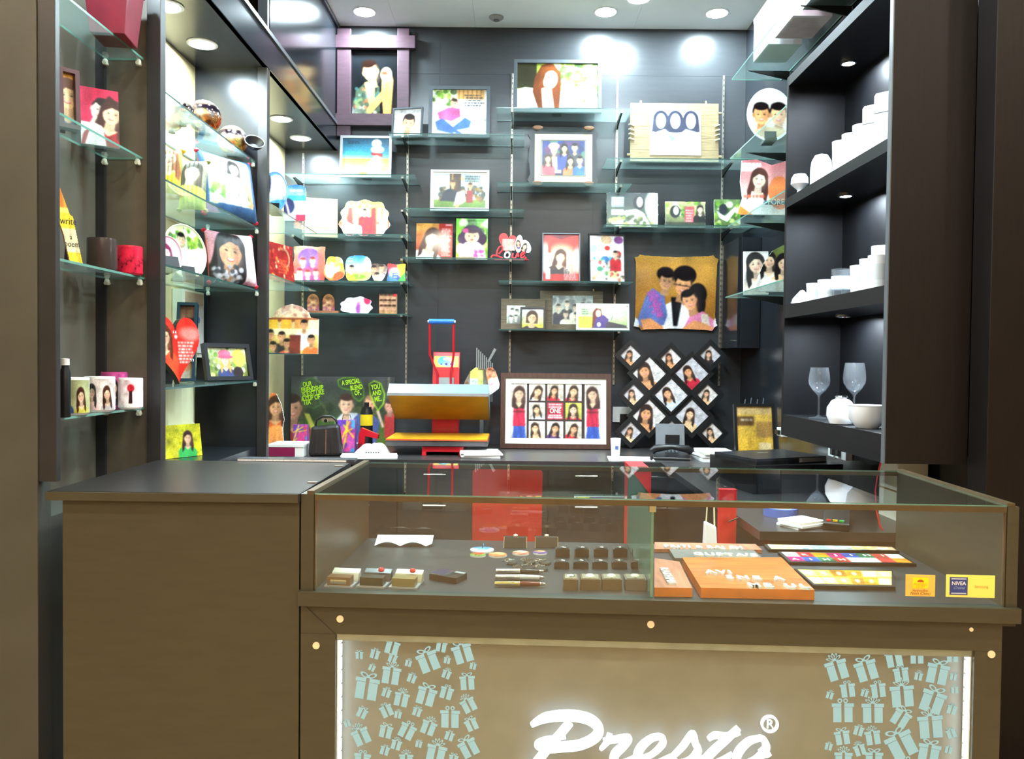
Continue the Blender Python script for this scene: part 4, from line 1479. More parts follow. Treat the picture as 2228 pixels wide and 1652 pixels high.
def at_x(px, X):
    return U(px, 500, X=X).y


def mug(label, px, X, z, r, h, pic=None, col=(240, 240, 240), hang=100, name='mug', cat='mug', group=None):
    y = at_x(px, X)
    face = math.degrees(math.atan2(-y, -X))   # towards the viewer
    t = thing(name, label, cat, (X, y, z + .0004), (0, 0, math.radians(face)), group)
    m = mat('mug_%d_%d_%d' % col, col, .15, var=.03)
    prof = [(0, .002), (r * .86, 0), (r * .96, .004), (r, .012), (r, h - .004), (r * .985, h), (r * .94, h - .002), (r * .92, .012), (0, .009)]
    MB().lathe(prof, 32).build('body', m, t, smooth=True)
    a = math.radians(hang)
    pts = []
    for k in range(11):
        q = -PI / 2 + PI * k / 10
        d = r * .97 + r * .62 * math.cos(q)
        pts.append((d * math.cos(a), d * math.sin(a), h * .5 + h * .32 * math.sin(q)))
    MB().tube(pts, .0055, 8).build('handle', m, t, smooth=True)
    if pic:
        img = paint(pic, 2.0, h * F / y)
        def fn(u, v):
            an = np.radians(80) - u * np.radians(160)
            return (r + .0006) * np.cos(-an), (r + .0006) * np.sin(-an), h * (.94 - .88 * v)
        grid('print', img, fn, GLAZE, t)
    return t


def mugpic(seed, bg, shirts, umb=False):
    def f(c):
        A = c.A
        c.grad(bg, tuple(min(255, x * 1.1) for x in bg))
        if umb:
            c.ell(A * .5, .3, .2, .14, (220, 40, 60))
            c.rect(0, .85, A, 1, (250, 250, 250))
            c.poly([(A * .44, .85), (A * .46, .4), (A * .54, .4), (A * .55, .85)], (50, 30, 34))
            return
        for k, sh in enumerate(shirts):
            c.bust(A * (.32 + .36 * k / max(1, len(shirts) - 1)) if len(shirts) > 1 else A * .5, .42 + .06 * (k % 2), .19, SK, [BLK, DBR][k % 2], sh, 'long', rnd.uniform(-8, 8))
    return f


# first bay
z = L1[0]
y = at_x(238, -1.26)
t = thing('gift_box', 'dark red tapered gift box on the top shelf by the left edge', 'box', (-1.245, y, z + .0004), (0, 0, math.radians(8)))
MB().hexa([(-.05, -.06, 0), (.05, -.06, 0), (.05, .06, 0), (-.05, .06, 0), (-.065, -.075, .16), (.065, -.075, .16), (.065, .075, .16), (-.065, .075, .16)]).build('body', mat('dark_red_card', (120, 24, 44), .4), t, bevel=.002)
MB().box(-.068, .068, -.078, .078, .1602, .18).build('lid', mat('dark_red_card', (120, 24, 44), .4), t, bevel=.002)


def pic_orange(c):
    c.grad((255, 190, 90), (250, 140, 50))
    c.bust(c.A * .5, .42, .24, (255, 220, 170), (90, 40, 20), (60, 60, 140), 'long')


def pic_redcouple(c):
    A = c.A
    c.grad((200, 40, 80), (190, 30, 70))
    c.bust(A * .42, .38, .18, (255, 236, 214), BLK, (250, 246, 240), 'short', 20)
    c.poly([(A * .7, 1), (A * .62, .2), (A * .75, .1), (A * .95, .2), (A, 1)], (60, 30, 30))
    c.bust(A * .76, .42, .18, (250, 210, 170), (60, 30, 30), (150, 30, 40), 'long', 10)
    c.poly([(A * .1, 1), (A * .3, .6), (A * .55, .66), (A * .66, 1)], (255, 250, 240))


frame('small thick dark red framed orange portrait on the second shelf by the left edge', p2(131, -1.30, 177, -1.262, 148, L1[1]), pic_orange, .012, mat('wine_frame', (70, 30, 44), .3), depth=.03, lean=4)
diecut('white-edged photo tile of a couple on crimson', p2(177, -1.335, 261, -1.245, 184, L1[1]), RECT, pic_redcouple, .008, 12, M_WHITE, 'photo_tile', 'photo tile')
# pencil shaped bookmark stand
def pencil_pic(c):
    A = c.A
    c.grad((250, 210, 40), (252, 226, 60))
    c.poly([(0, 0), (A, 0), (A, .3), (0, .3)], (240, 130, 20))
    c.line([(A * .2, 0), (A * .3, .3)], .02, (255, 210, 80))
    c.line([(A * .45, .08), (A * .6, .3)], .02, (255, 200, 60))
    c.line([(A * .3, .05), (A * .48, .3)], .014, (130, 50, 20))
    c.rect(0, .3, A, .36, (255, 240, 120))
    c.rect(0, .56, A, .86, (255, 246, 190))
p = p2(128, -1.27, 180, -1.225, 402, L1[2])
ol = [(0, 0), (.12, .06), (.5, .38), (.62, .40), (.80, .70), (1, 1), (.45, .98), (.2, .62), (0, .45)]
t = diecut('yellow and orange pencil-shaped plaque with lettering leaning by the dark mug', p, ol, pencil_pic, .012, 4, mat('orange_edge', (226, 120, 30), .4), 'pencil_plaque', 'plaque', foot=True)
for tx, zz, xx, s_ in (('write', .53, .42, .028), ('a', .33, .52, .02), ('poem', .24, .56, .024)):
    text(tx, s_, t, ((xx - .5) * p.w, -.0008, zz * p.h), M_BLKM, (PI / 2, 0, 0), sx=.7)
mug('dark brown mug beside a red mug', 222, -1.272, L1[2], .043, .100, None, (66, 56, 52), 170)
def pic_redmug(c):
    c.grad((206, 40, 66), (196, 34, 60))
    for k in range(7):
        x, y = c.A * (.15 + .12 * k), .3 + .4 * ((k * 37 % 10) / 10)
        c.line([(x, y), (x + .1, y + .12), (x + .2, y + .05)], .03, (110, 24, 40))
        c.ell(x + .05, y + .2, .06, .05, (110, 24, 40))
mug('crimson mug with dark swirls beside the dark mug', 282, -1.238, L1[2], .039, .092, pic_redmug, (205, 40, 64), 200)
g = 'photo mugs on the lowest shelf of the first bay'
mug('photo mug with a greenish garden picture, leftmost of the row', 158, -1.245, L1[3], .042, .105, mugpic(1, (170, 176, 130), [(60, 90, 150), (200, 190, 80)]), (245, 245, 240), 190, group=g)
mug('photo mug with two smiling women between the green one and the pink one', 216, -1.245, L1[3], .043, .105, mugpic(2, (214, 206, 200), [(244, 200, 196), (190, 180, 180)]), (245, 245, 240), 190, group=g)
mug('pink and purple photo mug behind, showing a dark-haired woman', 248, -1.31, L1[3], .040, .115, mugpic(3, (214, 90, 160), [(90, 80, 90)]), (214, 80, 150), 190, group=g)
mug('white and pink photo mug with a red umbrella, rightmost of the row', 284, -1.215, L1[3], .036, .098, mugpic(4, (250, 220, 226), [], True), (250, 246, 246), 190, group=g)
t = thing('bottle', 'slim black bottle with a white cap half hidden by the left post', 'bottle', (-1.21, 2.165, L1[3] + .0004))
MB().lathe([(0, 0), (.013, 0), (.014, .01), (.014, .12), (.009, .135), (.009, .14), (0, .14)], 20).build('body', M_BLK, t, smooth=True)
MB().lathe([(.0, .1405), (.011, .141), (.011, .158), (0, .159)], 20).build('cap', M_WHITE, t, smooth=True)

# second bay: mirrored photo globes
def globe_pic(seed):
    def f(c):
        A = c.A
        c.grad((216, 206, 190), (226, 120, 30))
        c.rect(0, .34, A, .48, (40, 30, 44))
        c.r = np.random.RandomState(seed)
        c.speck(0, .3, A, .55, [(250, 240, 220), (30, 24, 30), (200, 190, 200)], 30, .03, .08)
        c.speck(0, .5, A, 1, [(240, 170, 40), (210, 70, 30), (250, 230, 120), (90, 50, 30), (255, 246, 220)], 60, .03, .1)
        c.speck(0, 0, A, .3, [(255, 255, 255), (180, 170, 150), (240, 236, 226)], 14, .04, .1)
    return f


def globe(label, px, X, r, seed):
    y = at_x(px, X)
    t = thing('photo_globe', label, 'globe', (X, y, L2[0] + .0004), (0, 0, math.radians(30)), 'mirrored globes on the upper shelf of the second bay')
    img = paint(globe_pic(seed), 2.0, 60)
    def fn(u, v):
        ph = v * (PI * .93)
        an = -u * 2 * PI
        return r * np.sin(ph) * np.cos(an), r * np.sin(ph) * np.sin(an), r * 1.0 + r * np.cos(ph) + .006 - r * (1 - math.cos(PI * .07))
    grid('ball', img, fn, MIRR, t)
    MB().lathe([(r * .34, 0), (r * .36, .004), (r * .24, .010), (0, .010)], 20).build('base', M_DARKF, t, smooth=True)
globe('small mirrored photo globe nearest the post, leftmost', 374, -1.41, .040, 1)
globe('small mirrored photo globe with a dark band, second from the left', 397, -1.325, .046, 2)
globe('large mirrored photo globe with pink and gold picture, third from the left', 444, -1.285, .068, 3)
globe('large mirrored photo globe with amber lower half, rightmost', 505, -1.295, .068, 4)
y = at_x(552, -1.185)
t = thing('photo_bowl', 'tilted dark photo bowl at the right end of the globe shelf', 'bowl', (-1.185, y, L2[0] + .045), (math.radians(50), 0, math.radians(30)))
MB().lathe([(0, -.016), (.024, -.013), (.038, .004), (.044, .018), (.042, .018), (.036, .006), (.022, -.010), (0, -.013)], 28).build('bowl', M_BLK, t, smooth=True)
MB().lathe([(.042, .0182), (.0446, .019), (.0446, .021), (.042, .021)], 28).build('rim', M_SILVER, t, smooth=True)


def cushion(label, p, pic, back, th=.05, pip=None, lean=10, group=None):
    p.h = min(p.h, (L2[0] if abs(p.z - L2[1]) < .01 else L2[1]) - p.z - .02)
    t = thing('photo_cushion', label, 'cushion', (p.x, p.y, p.z + .006), (-math.radians(lean), 0, p.yaw), group)
    W, H = p.w, p.h
    img = paint(pic, W / H, p.px)
    def bulge(u, v):
        a, b = 2 * u - 1, 2 * v - 1
        k = np.clip((1 - a ** 4) * (1 - b ** 4), 0, 1) ** .6
        pin = 1 - .07 * (1 - np.abs(b) ** 2) * np.abs(a) ** 3
        pin2 = 1 - .07 * (1 - np.abs(a) ** 2) * np.abs(b) ** 3
        return a * W / 2 * pin, k, (.5 - b / 2 * pin2) * H
    def ff(u, v):
        x, k, z_ = bulge(u, v)
        return x, -th * k + .002 * np.sin(u * 40) * k, z_
    def fb(u, v):
        x, k, z_ = bulge(1 - u, v)
        return x, th * k, z_
    grid('front_cover', img, ff, SATIN, t)
    bi = np.ones((24, 24, 3)) * np.array(back) / 255.
    grid('back_cover', bi, fb, SATIN, t)
    for sx in (-1, 1):
        for zz in (0, 1):
            MB().lathe([(0, -.012), (.009, -.006), (.012, 0), (.009, .006), (0, .012)], 10, (sx * W * .485, .004, H * (.02 + .96 * zz))).build('corner_tab', mat('tab_%d_%d_%d' % back, back, .4), t, smooth=True)
    return t


def pic_yel(c):
    A = c.A
    c.grad((250, 236, 120), (240, 206, 40))
    c.bust(A * .55, .25, .18, (255, 230, 190), (150, 80, 30), (250, 220, 60), 'long')


def pic_green(c):
    A = c.A
    c.grad((226, 220, 190), (60, 66, 50))
    c.bust(A * .45, .3, .18, (250, 230, 204), (70, 60, 50), (210, 220, 70), 'long', 10)
    c.ell(A * .4, .85, .4, .3, (206, 216, 90))


def pic_denim(c):
    A = c.A
    c.grad((56, 96, 140), (50, 84, 124))
    c.rect(A * .06, .06, A * .84, .82, (236, 244, 236))
    c.foliage(A * .06, .5, A * .8, .8, 20, True, .08)
    c.ell(A * .2, .3, .16, .2, (240, 250, 255))
    c.poly([(A * .3, .82), (A * .34, .45), (A * .48, .38), (A * .68, .42), (A * .74, .82)], (244, 240, 230))
    c.bust(A * .5, .24, .115, (250, 220, 190), (50, 40, 40), (244, 240, 230), 'bob', 8, body=False)
    c.poly([(A * .66, .44), (A * .74, .46), (A * .86, .76), (A * .82, .82), (A * .66, .8), (A * .78, .74)], (226, 160, 110))
    c.line([(A * .46, .4), (A * .46, .66), (A * .5, .7), (A * .56, .64), (A * .58, .4)], .012, (40, 36, 36))


def pic_face(c):
    A = c.A
    c.grad((236, 170, 190), (230, 150, 176))
    c.rect(A * .62, 0, A * .92, .95, (248, 226, 232))
    c.bust(A * .34, .42, .3, (206, 150, 110), (36, 30, 34), (70, 80, 90), 'long', 8)
    c.speck(0, .7, A * .6, 1, [(40, 50, 60), (220, 220, 230), (150, 150, 160)], 40, .02, .05)


cushion('yellow photo cushion against the left post in the second bay', p2(338, -1.36, 393, -1.27, 322, L2[1]), pic_yel, (230, 190, 40), .03)
cushion('yellow-green photo cushion in clear wrap beside the denim one', p2(388, -1.41, 448, -1.30, 345, L2[1]), pic_green, (150, 150, 70), .035)
cushion('blue denim-edged cushion with a woman in a white top', p2(444, -1.33, 560, -1.185, 338, L2[1]), pic_denim, (200, 36, 60), .045)


def pic_plate(c):
    A = c.A
    c.grad((236, 230, 180), (252, 250, 244))
    c.foliage(0, 0, A, .45, 50, True, .08)
    c.bust(A * .42, .28, .11, SK, BLK, (252, 250, 248), 'short', 0)
    c.poly([(A * .2, 1), (A * .3, .5), (A * .5, .42), (A * .66, .6), (A * .7, 1)], (254, 252, 250))
    c.poly([(A * .7, .58), (A * 1, .56), (A * 1, .62), (A * .7, .66)], (230, 190, 170))
    c.ell(A * .12, .6, .2, .3, (214, 60, 110), 0, 4, .8)
    c.line([(A * .02, .45), (A * .2, .9)], .03, (250, 190, 50))


def plate(label, p, pic, lean=8, rim=M_CREAM, group=None):
    t = root('photo_plate', label, 'plate', p, lean, .012, group)
    R = p.h / 2
    W = p.w
    mb = MB().lathe([(0, .004), (R * .8, .004), (R * .97, -.006), (R, -.005), (R, .002), (R * .85, .010), (0, .010)], 40)
    o = mb.build('plate_body', rim, t, smooth=True)
    o.location = (0, .006, R)
    o.rotation_euler = (-PI / 2, 0, 0)
    o.scale = (W / 2 / R, 1, 1)
    flat_print(pic, W * .93, p.h * .93, p.px, t, .0035, None, p.h * .035, GLAZE, CIRC)
    MB().prism([(-.012, 0), (.07, 0), (.07, .006), (.0, .05), (-.004, .05), (-.008, .008), (-.02, .008)], -.03, .03, 0, 'x').build('stand', M_BLK, t)
    return t


plate('round cream-rimmed photo plate of a man in white beside the red-cornered cushion', p2(364, -1.37, 456, -1.275, 486, L2[2]), pic_plate)


def pic_pink(c):
    c.grad((240, 170, 190), (250, 240, 240))
    c.bust(c.A * .35, .5, .2, (255, 236, 220), (120, 30, 70), (220, 50, 120), 'long')


plate('small pink photo plate in front of the cream-rimmed one', p2(346, -1.285, 400, -1.23, 512, L2[2]), pic_pink, 10, mat('pink_rim', (240, 190, 200), .3))
cushion('pink cushion with a woman face and bright red corners', p2(455, -1.33, 560, -1.185, 505, L2[2]), pic_face, (214, 24, 60), .045)


def heart_pts(n=56):
    pts = []
    for k in range(n):
        a = 2 * PI * k / n
        pts.append((.5 + 16 * math.sin(a) ** 3 / 32, (13 - (13 * math.cos(a) - 5 * math.cos(2 * a) - 2 * math.cos(3 * a) - math.cos(4 * a))) / 30))
    v0, v1 = min(v for _, v in pts), max(v for _, v in pts)
    return [(u, (v - v0) / (v1 - v0)) for u, v in pts]


def pic_heart(c):
    A = c.A
    c.grad((230, 50, 40), (224, 46, 36))
    c.ell(A * .8, .25, .2, .1, (255, 190, 180), 0, 10, .6)
    c.bust(A * .26, .3, .13, (250, 200, 160), (80, 40, 26), (240, 80, 50), 'long', 4)
    c.lines(A * .52, .36, A * .9, .7, 7, (255, 226, 220), .03, .3)
    c.ell(A * .5, .3, .03, .03, (255, 250, 250))


p = p2(336, -1.33, 442, -1.235, 690, L2[3])
t = diecut('big red heart with a woman and lines of white text', p, heart_pts(), pic_heart, .025, 6, mat('heart_black', (36, 26, 28), .4), 'heart_plaque', 'heart plaque', gl=True)
text('“', .05, t, (-.005, -.001, p.h * .72), M_WHITE)
text('”', .05, t, (p.w * .3, -.001, p.h * .30), M_WHITE)


def pic_dkheart(c):
    c.grad((120, 80, 60), (190, 160, 120))
    c.bust(c.A * .55, .45, .2, SK3, BLK, (200, 190, 170), 'long')


p = p2(378, -1.40, 424, -1.32, 655, L2[3])
frame('upright dark blue-rimmed photo behind the red heart', p, pic_dkheart, .012, mat('dark_blue_rim', (40, 60, 76), .2), depth=.03, lean=12)


def pic_cap(c):
    A = c.A
    c.grad((210, 226, 180), (110, 120, 50))
    c.foliage(0, 0, A, 1, 60, True, .1)
    c.ell(A * .8, .35, .25, .3, (236, 226, 90))
    c.bust(A * .45, .42, .17, (250, 220, 186), (206, 160, 80), (60, 70, 120), 'long')
    c.ell(A * .45, .22, .24, .15, (220, 110, 140))
    c.ell(A * .47, .32, .3, .06, (206, 90, 124))
    c.ell(A * .75, .85, .2, .2, (50, 40, 40))


frame('dark framed photo of a child in a pink cap', p2(453, -1.335, 553, -1.20, 748, L2[3]), pic_cap, .018, M_DARKF, depth=.022, lean=12)
MB().box(XL + .001, XF - .046, PY[1] + .01, PY[2] - .009, 0, .93).build('base_cupboard', M_BLACK, un)
MB().box(XL + .001, XF - .046, PY[2] + .009, 4.38, 0, .62).build('base_cupboard', M_BLACK, un)
MB().box(XW1, XF - .046, PY[0] + .03, PY[1] - .023, 0, .93).build('base_cupboard', M_FACADE, un)


def pic_yellow(c):
    A = c.A
    c.grad((206, 196, 30), (220, 206, 30))
    c.speck(0, 0, A, 1, [(180, 180, 20), (226, 216, 70)], 60, .03, .07)
    c.bust(A * .68, .42, .16, (240, 190, 150), (50, 24, 24), (60, 180, 90), 'long', 4)


diecut('yellow photo board of a woman in green on the floor of the second bay', p2(346, -1.44, 441, -1.33, 925, .93), RECT, pic_yellow, .008, 8, M_WHITE, 'photo_board', 'photo board')
t = thing('fuse_box', 'white electrical box with a blue dot on the beige wall of the second bay', 'fuse box', (XL, at_x(398, XL), 1.35))
MB().box(.001, .05, -.12, .12, 0, .30).build('case', M_CREAMW, t, bevel=.004)
MB().box(.0502, .056, -.10, .10, .02, .22).build('cover', M_WHITE, t, bevel=.003)
MB().cyl((.04, .17), .014, .0562, .057, 16, 0, 'x').build('dot', mat('blue_dot', (90, 130, 180), .4), t)
MB().box(.0502, .0545, -.10, .10, .24, .29).build('label_strip', mat('label_tan', (206, 180, 150), .5), t)
t = thing('wall_lamp_shade', 'beige half-round wall shade below the red heart shelf', 'wall shade', (XL, at_x(395, XL + .06), 1.0))
pts = [(.001, -.13)] + [(.001 + .1 * math.sin(PI * k / 12), -.13 * math.cos(PI * k / 12)) for k in range(1, 12)] + [(.001, .13)]
MB().prism(pts, 0.06, .26, 0, 'z').build('shade', M_CREAM, t)
MB().prism([(a * 1.04, b * 1.03) for a, b in pts], 0.045, .0598, 0, 'z').build('rim', M_CREAMW, t)

# rear left bay
def pic_bluedisc(c):
    A = c.A
    c.grad((120, 190, 250), (246, 250, 255))
    c.ell(A * .6, .35, .3, .3, (255, 255, 255))
    c.ell(A * .1, .3, .16, .4, (40, 40, 90))
    c.ell(A * .75, .85, .3, .16, (90, 170, 230))


def pic_bluetall(c):
    A = c.A
    c.grad((50, 110, 210), (246, 252, 255), 0, .5)
    c.lines(A * .2, .12, A * .9, .22, 1, (250, 252, 255), .06)
    c.rect(0, .3, A, .45, (80, 200, 220))
    c.ell(A * .15, .6, .2, .22, (40, 40, 80))
    c.line([(0, .3), (A * .3, .9)], .05, (230, 200, 220))
    c.rect(A * .55, .82, A, 1, (206, 40, 60))


plate('round blue and white photo disc in the rear left bay', pb((566, 371, 624, 450), 4.25, L3[0]), pic_bluedisc, 6, mat('blue_rim', (120, 180, 240), .3))
diecut('tall rounded blue photo panel with a red corner beside the blue disc', pb((617, 400, 664, 480), 4.5, L3[0]), [(0, .2), (.05, .08), (.2, .02), (.5, 0), (.8, .02), (.95, .08), (1, .2), (1, .96), (.96, 1), (.04, 1), (0, .96)], pic_bluetall, .008, 6, M_WHITE)


def pic_arch(c):
    A = c.A
    c.grad((226, 196, 180), (240, 200, 90))
    c.speck(0, 0, A, .25, [(206, 150, 140), (240, 226, 216), (180, 110, 100)], 40, .02, .05)
    c.rect(0, .28, A, .36, (150, 70, 40))
    for k in range(4):
        c.rect(A * (.02 + .26 * k), .32, A * (.22 + .26 * k), .5, [(250, 190, 60), (240, 170, 60), (226, 150, 80), (250, 220, 170)][k])
    c.rect(0, .5, A, .62, (255, 240, 190))
    for x, y, sh in ((.08, .62, (120, 150, 60)), (.3, .66, (40, 40, 40)), (.72, .42, (255, 252, 246)), (.86, .72, (240, 120, 60)), (.4, .8, (200, 80, 70)), (.14, .86, (220, 220, 230))):
        c.bust(A * x, y, .085, (226, 164, 116), BLK, sh, 'short')
    c.rect(A * .45, .62, A * .66, 1, (120, 50, 40))


arch = [(0, 1), (0, .3), (.12, .27), (.16, .16), (.3, .05), (.48, 0), (.66, .05), (.8, .16), (.84, .27), (1, .3), (1, 1)]
diecut('arched family collage cutout in orange and cream, lowest in the rear left bay', pb((578, 661, 692, 768), 4.72, L3[2]), arch, pic_arch, .008, 5, M_WHITE)

# ================================================================== RIGHT WALL SHELVES
def pic_rplate(c):
    A = c.A
    c.grad((255, 250, 244), (240, 226, 206))
    c.bust(A * .3, .5, .2, (240, 170, 110), BLK, (250, 240, 230), 'short')
    c.bust(A * .7, .5, .2, (240, 180, 130), BLK, (200, 110, 70), 'short')
    c.ell(A * .5, .95, .4, .2, (220, 190, 150))


plate('big round photo plate of two people half hidden by the glassware cabinet', pb((1627, 188, 1727, 312), 4.2, R4[1]), pic_rplate, 5, M_WHITE)


def pic_mag(c):
    A = c.A
    c.grad((206, 110, 116), (250, 236, 226))
    c.lines(A * .05, .06, A * .5, .22, 2, (255, 250, 250), .07)
    c.bust(A * .42, .36, .15, (252, 226, 200), (70, 36, 30), (250, 246, 240), 'long', 8)
    c.lines(A * .1, .62, A * .7, .72, 1, (230, 110, 90), .06)
    c.poly([(0, 1), (0, .8), (A * .3, 1)], (250, 140, 60))
    c.ell(A * .85, .6, .2, .3, (226, 120, 70))


diecut('pink and white magazine-style cutout of a woman on the right wall', pb((1606, 344, 1714, 492), 4.2, R4[2]), [(.1, .02), (.4, 0), (.7, .1), (1, .02), (1, 1), (.05, 1), (0, .97), (.1, .7), (.06, .4)], pic_mag, .010, 6, M_WHITE)
p = pb((1664, 437, 1712, 492), 3.9, R4[2])
t = root('wooden_word_block', 'blue block with carved white letters in front of the magazine cutout', 'word block', p)
MB().box(-p.w / 2, p.w / 2, 0, .03, 0, p.h).build('block', mat('blue_wood', (48, 84, 116), .5, var=.15), t, bevel=.002)
text('FORE', .042, t, (0, -.001, p.h * .5), M_CREAM, sx=.8)


def pic_tileA(c):
    c.grad((250, 248, 246), (236, 230, 226))
    c.bust(c.A * .55, .3, .2, (250, 214, 186), BLK, (240, 230, 214), 'long', -8)


def pic_tileB(c):
    A = c.A
    c.grad((110, 120, 60), (90, 96, 50))
    c.bust(A * .4, .35, .15, SK, BLK, (230, 220, 210), 'long')
    c.bust(A * .8, .4, .15, SK, BLK, (236, 190, 140), 'long')
    c.ell(A * .5, .9, .3, .15, (250, 240, 226))


diecut('photo tile of a woman in a pale coat, lowest on the right wall', pb((1619, 545, 1672, 648), 4.4, R4[3], math.radians(-8)), RECT, pic_tileA, .006, 8, M_WHITE, 'photo_tile', 'photo tile')
diecut('leaf-shaped olive green photo tile beside the pale coat tile', pb((1644, 530, 1722, 646), 4.2, R4[3]), [(0, 1), (.08, .7), (.25, .4), (.5, .14), (.8, .02), (1, 0), (1, 1)], pic_tileB, .006, 6, M_WHITE, 'photo_tile', 'photo tile')
z = R4[0]
for k, (x0, x1, y0, y1, h, m_, lab) in enumerate([(1.25, 1.42, 4.05, 4.3, .2, M_WHITE, 'white carton at the far end of the high right shelf'), (1.26, 1.44, 3.72, 3.98, .24, mat('pink_card', (240, 190, 200), .4), 'pale pink carton on the high right shelf'), (1.28, 1.45, 3.42, 3.66, .16, M_BLK, 'black carton at the near end of the high right shelf')]):
    t = thing('carton', lab, 'carton', ((x0 + x1) / 2, (y0 + y1) / 2, z + .0004))
    MB().box(-(x1 - x0) / 2, (x1 - x0) / 2, -(y1 - y0) / 2, (y1 - y0) / 2, 0, h).build('box', m_, t, bevel=.002)
    MB().box(-(x1 - x0) / 2 - .002, (x1 - x0) / 2 + .002, -(y1 - y0) / 2 - .002, (y1 - y0) / 2 + .002, h + .0003, h + .025).build('lid', m_, t, bevel=.002)
# narrow black wall cupboard with a steel handle in the corner
zc0, zc1 = U(1605, 757, Y=4.85).z, U(1605, 516, Y=4.85).z
xc = U(1605, 640, Y=4.85).x
t = thing('wall_cupboard', 'narrow glossy black wall cupboard with a steel handle in the right back corner', 'cupboard', (xc, 4.85, zc0))
MB().box(.02, XR - xc - .002, 0, YB - 4.86, 0, zc1 - zc0).build('body', M_BLACK, t, bevel=.002)
d = MB().box(0, .0195, .001, YB - 4.861, .002, zc1 - zc0 - .002).build('door', M_BLACKG, t, bevel=.002)
hz = .045
MB().tube([(0, .08, hz), (-.018, .08, hz), (-.018, .2, hz), (0, .2, hz)], .004, 8).build('handle', M_CHROME, d, smooth=True)

# ================================================================== GLASSWARE
GG = 'lit glassware in the cabinet'
def gl(name, label, px, X, k, prof, m, n=28, sub=None):
    y = min(max(at_x(px, X), YC0 + .07), YC1 - .075)
    t = thing(name, label, 'glassware', (X, y, CABZ[k] + .0004), group=GG)
    o = MB().lathe(prof, n).build('body', m, t, smooth=True)
    for nm, pr, mm in sub or []:
        MB().lathe(pr, n).build(nm, mm, t, smooth=True)
    return t


def tumbler(r0, r1, h):
    return [(0, .001), (r0, 0), (r1, h), (r1 - .003, h), (r0 - .003, .012), (0, .011)]


def band(r0, r1, z0, z1):
    return [(r0 + .0006, z0), (r1 + .0006, z1)]


def wine(label, px, X, h, r):
    foot = [(0, .003), (r * .9, 0), (r * .92, .002), (r * .3, .006), (.005, .012)]
    stem = [(.005, .012), (.0042, h * .25), (.0045, h * .44), (.010, h * .475)]
    bowl = [(.010, h * .475), (r * .62, h * .55), (r * .95, h * .66), (r, h * .74), (r * .93, h * .88), (r * .82, h), (r * .80, h), (r * .9, h * .88), (r * .96, h * .74), (r * .9, h * .66), (r * .55, h * .56), (0, h * .5)]
    y = min(max(at_x(px, X), YC0 + .07), YC1 - .075)
    t = thing('wine_glass', label, 'wine glass', (X, y, CABZ[0] + .0004))
    MB().lathe(foot, 32).build('foot', M_CLEAR, t, smooth=True)
    MB().lathe(stem, 16).build('stem', M_CLEAR, t, smooth=True)
    MB().lathe(bowl, 32).build('bowl', M_CLEAR, t, smooth=True)


wine('shorter clear wine glass at the far end of the lowest cabinet shelf', 1789, 1.235, .205, .042)
wine('taller clear wine glass behind the white crystal', 1866, 1.30, .225, .042)
gl('crystal_vase', 'bright white rounded crystal in front of the taller wine glass', 1838, 1.20, 0, [(0, .0), (.04, .002), (.052, .03), (.05, .06), (.035, .085), (.018, .095), (0, .097)], M_CRYS, 12, [('collar', [(.02, .0955), (.024, .099), (.02, .104), (0, .104)], M_CHROME)])
t = gl('crystal_bowl', 'wide bright white crystal bowl nearest the cabinet edge on the lowest shelf', 1896, 1.225, 0, [(0, 0), (.035, 0), (.06, .03), (.066, .075), (.061, .075), (.05, .03), (0, .01)], M_CRYS, 16, [('rim', [(.0662, .075), (.068, .079), (.061, .079), (.06, .0755)], M_CRYS)])
gl('crystal_dish', 'low bright crystal dish between the two wine glasses', 1900, 1.325, 0, [(0, 0), (.03, 0), (.05, .02), (.055, .05), (.05, .05), (.04, .02), (0, .01)], M_CRYS, 10, [('base_ring', [(.034, .0004), (.036, .004), (.032, .008)], M_CLEAR)])
# middle shelf
mids = [(1748, 1.20, 'swan', .05), (1775, 1.215, 't', .075), (1800, 1.225, 't', .08), (1830, 1.235, 'c', .11), (1852, 1.245, 'c', .10), (1872, 1.225, 't', .10), (1893, 1.23, 't', .115), (1912, 1.235, 't', .12), (1918, 1.30, 'tall', .17)]
words = ['pointed white crystal at the far end of the middle cabinet shelf', 'low bright tumbler beside the pointed crystal', 'low bright tumbler in front of the clear pair', 'clear tumbler standing taller, left of the clear pair', 'clear tumbler standing taller, right of the clear pair', 'bright tumbler just right of the clear pair', 'bright tumbler second from the near end of the middle shelf', 'bright tumbler nearest the cabinet edge on the middle shelf', 'tall bright glass at the back of the near end of the middle shelf']
for (px, X, kd, h), wd_ in zip(mids, words):
    r = .033
    if kd == 'swan':
        gl('crystal_figure', wd_, px, X, 1, [(0, 0), (.045, .002), (.04, .02), (.022, .04), (.008, .055), (0, .058)], M_CRYS, 8, [('base', [(.047, .0), (.05, .004), (.046, .008), (.03, .0085)], M_CLEAR)])
    else:
        gl('tumbler', wd_, px, X, 1, tumbler(r * .85, r, h), M_CLEAR if kd == 'c' else M_CRYS, 24, [('etched_band', band(r * .9, r * .97, h * .3, h * .75), M_CRYS if kd == 'c' else M_CLEAR)])
tops = [(1738, 1.195, 'g', .085, .036), (1784, 1.22, 'd', .13, .042), (1826, 1.22, 't', .125, .032), (1848, 1.225, 't', .13, .033), (1872, 1.225, 't', .135, .034), (1900, 1.225, 'b', .17, .045), (1926, 1.22, 'b', .18, .045)]
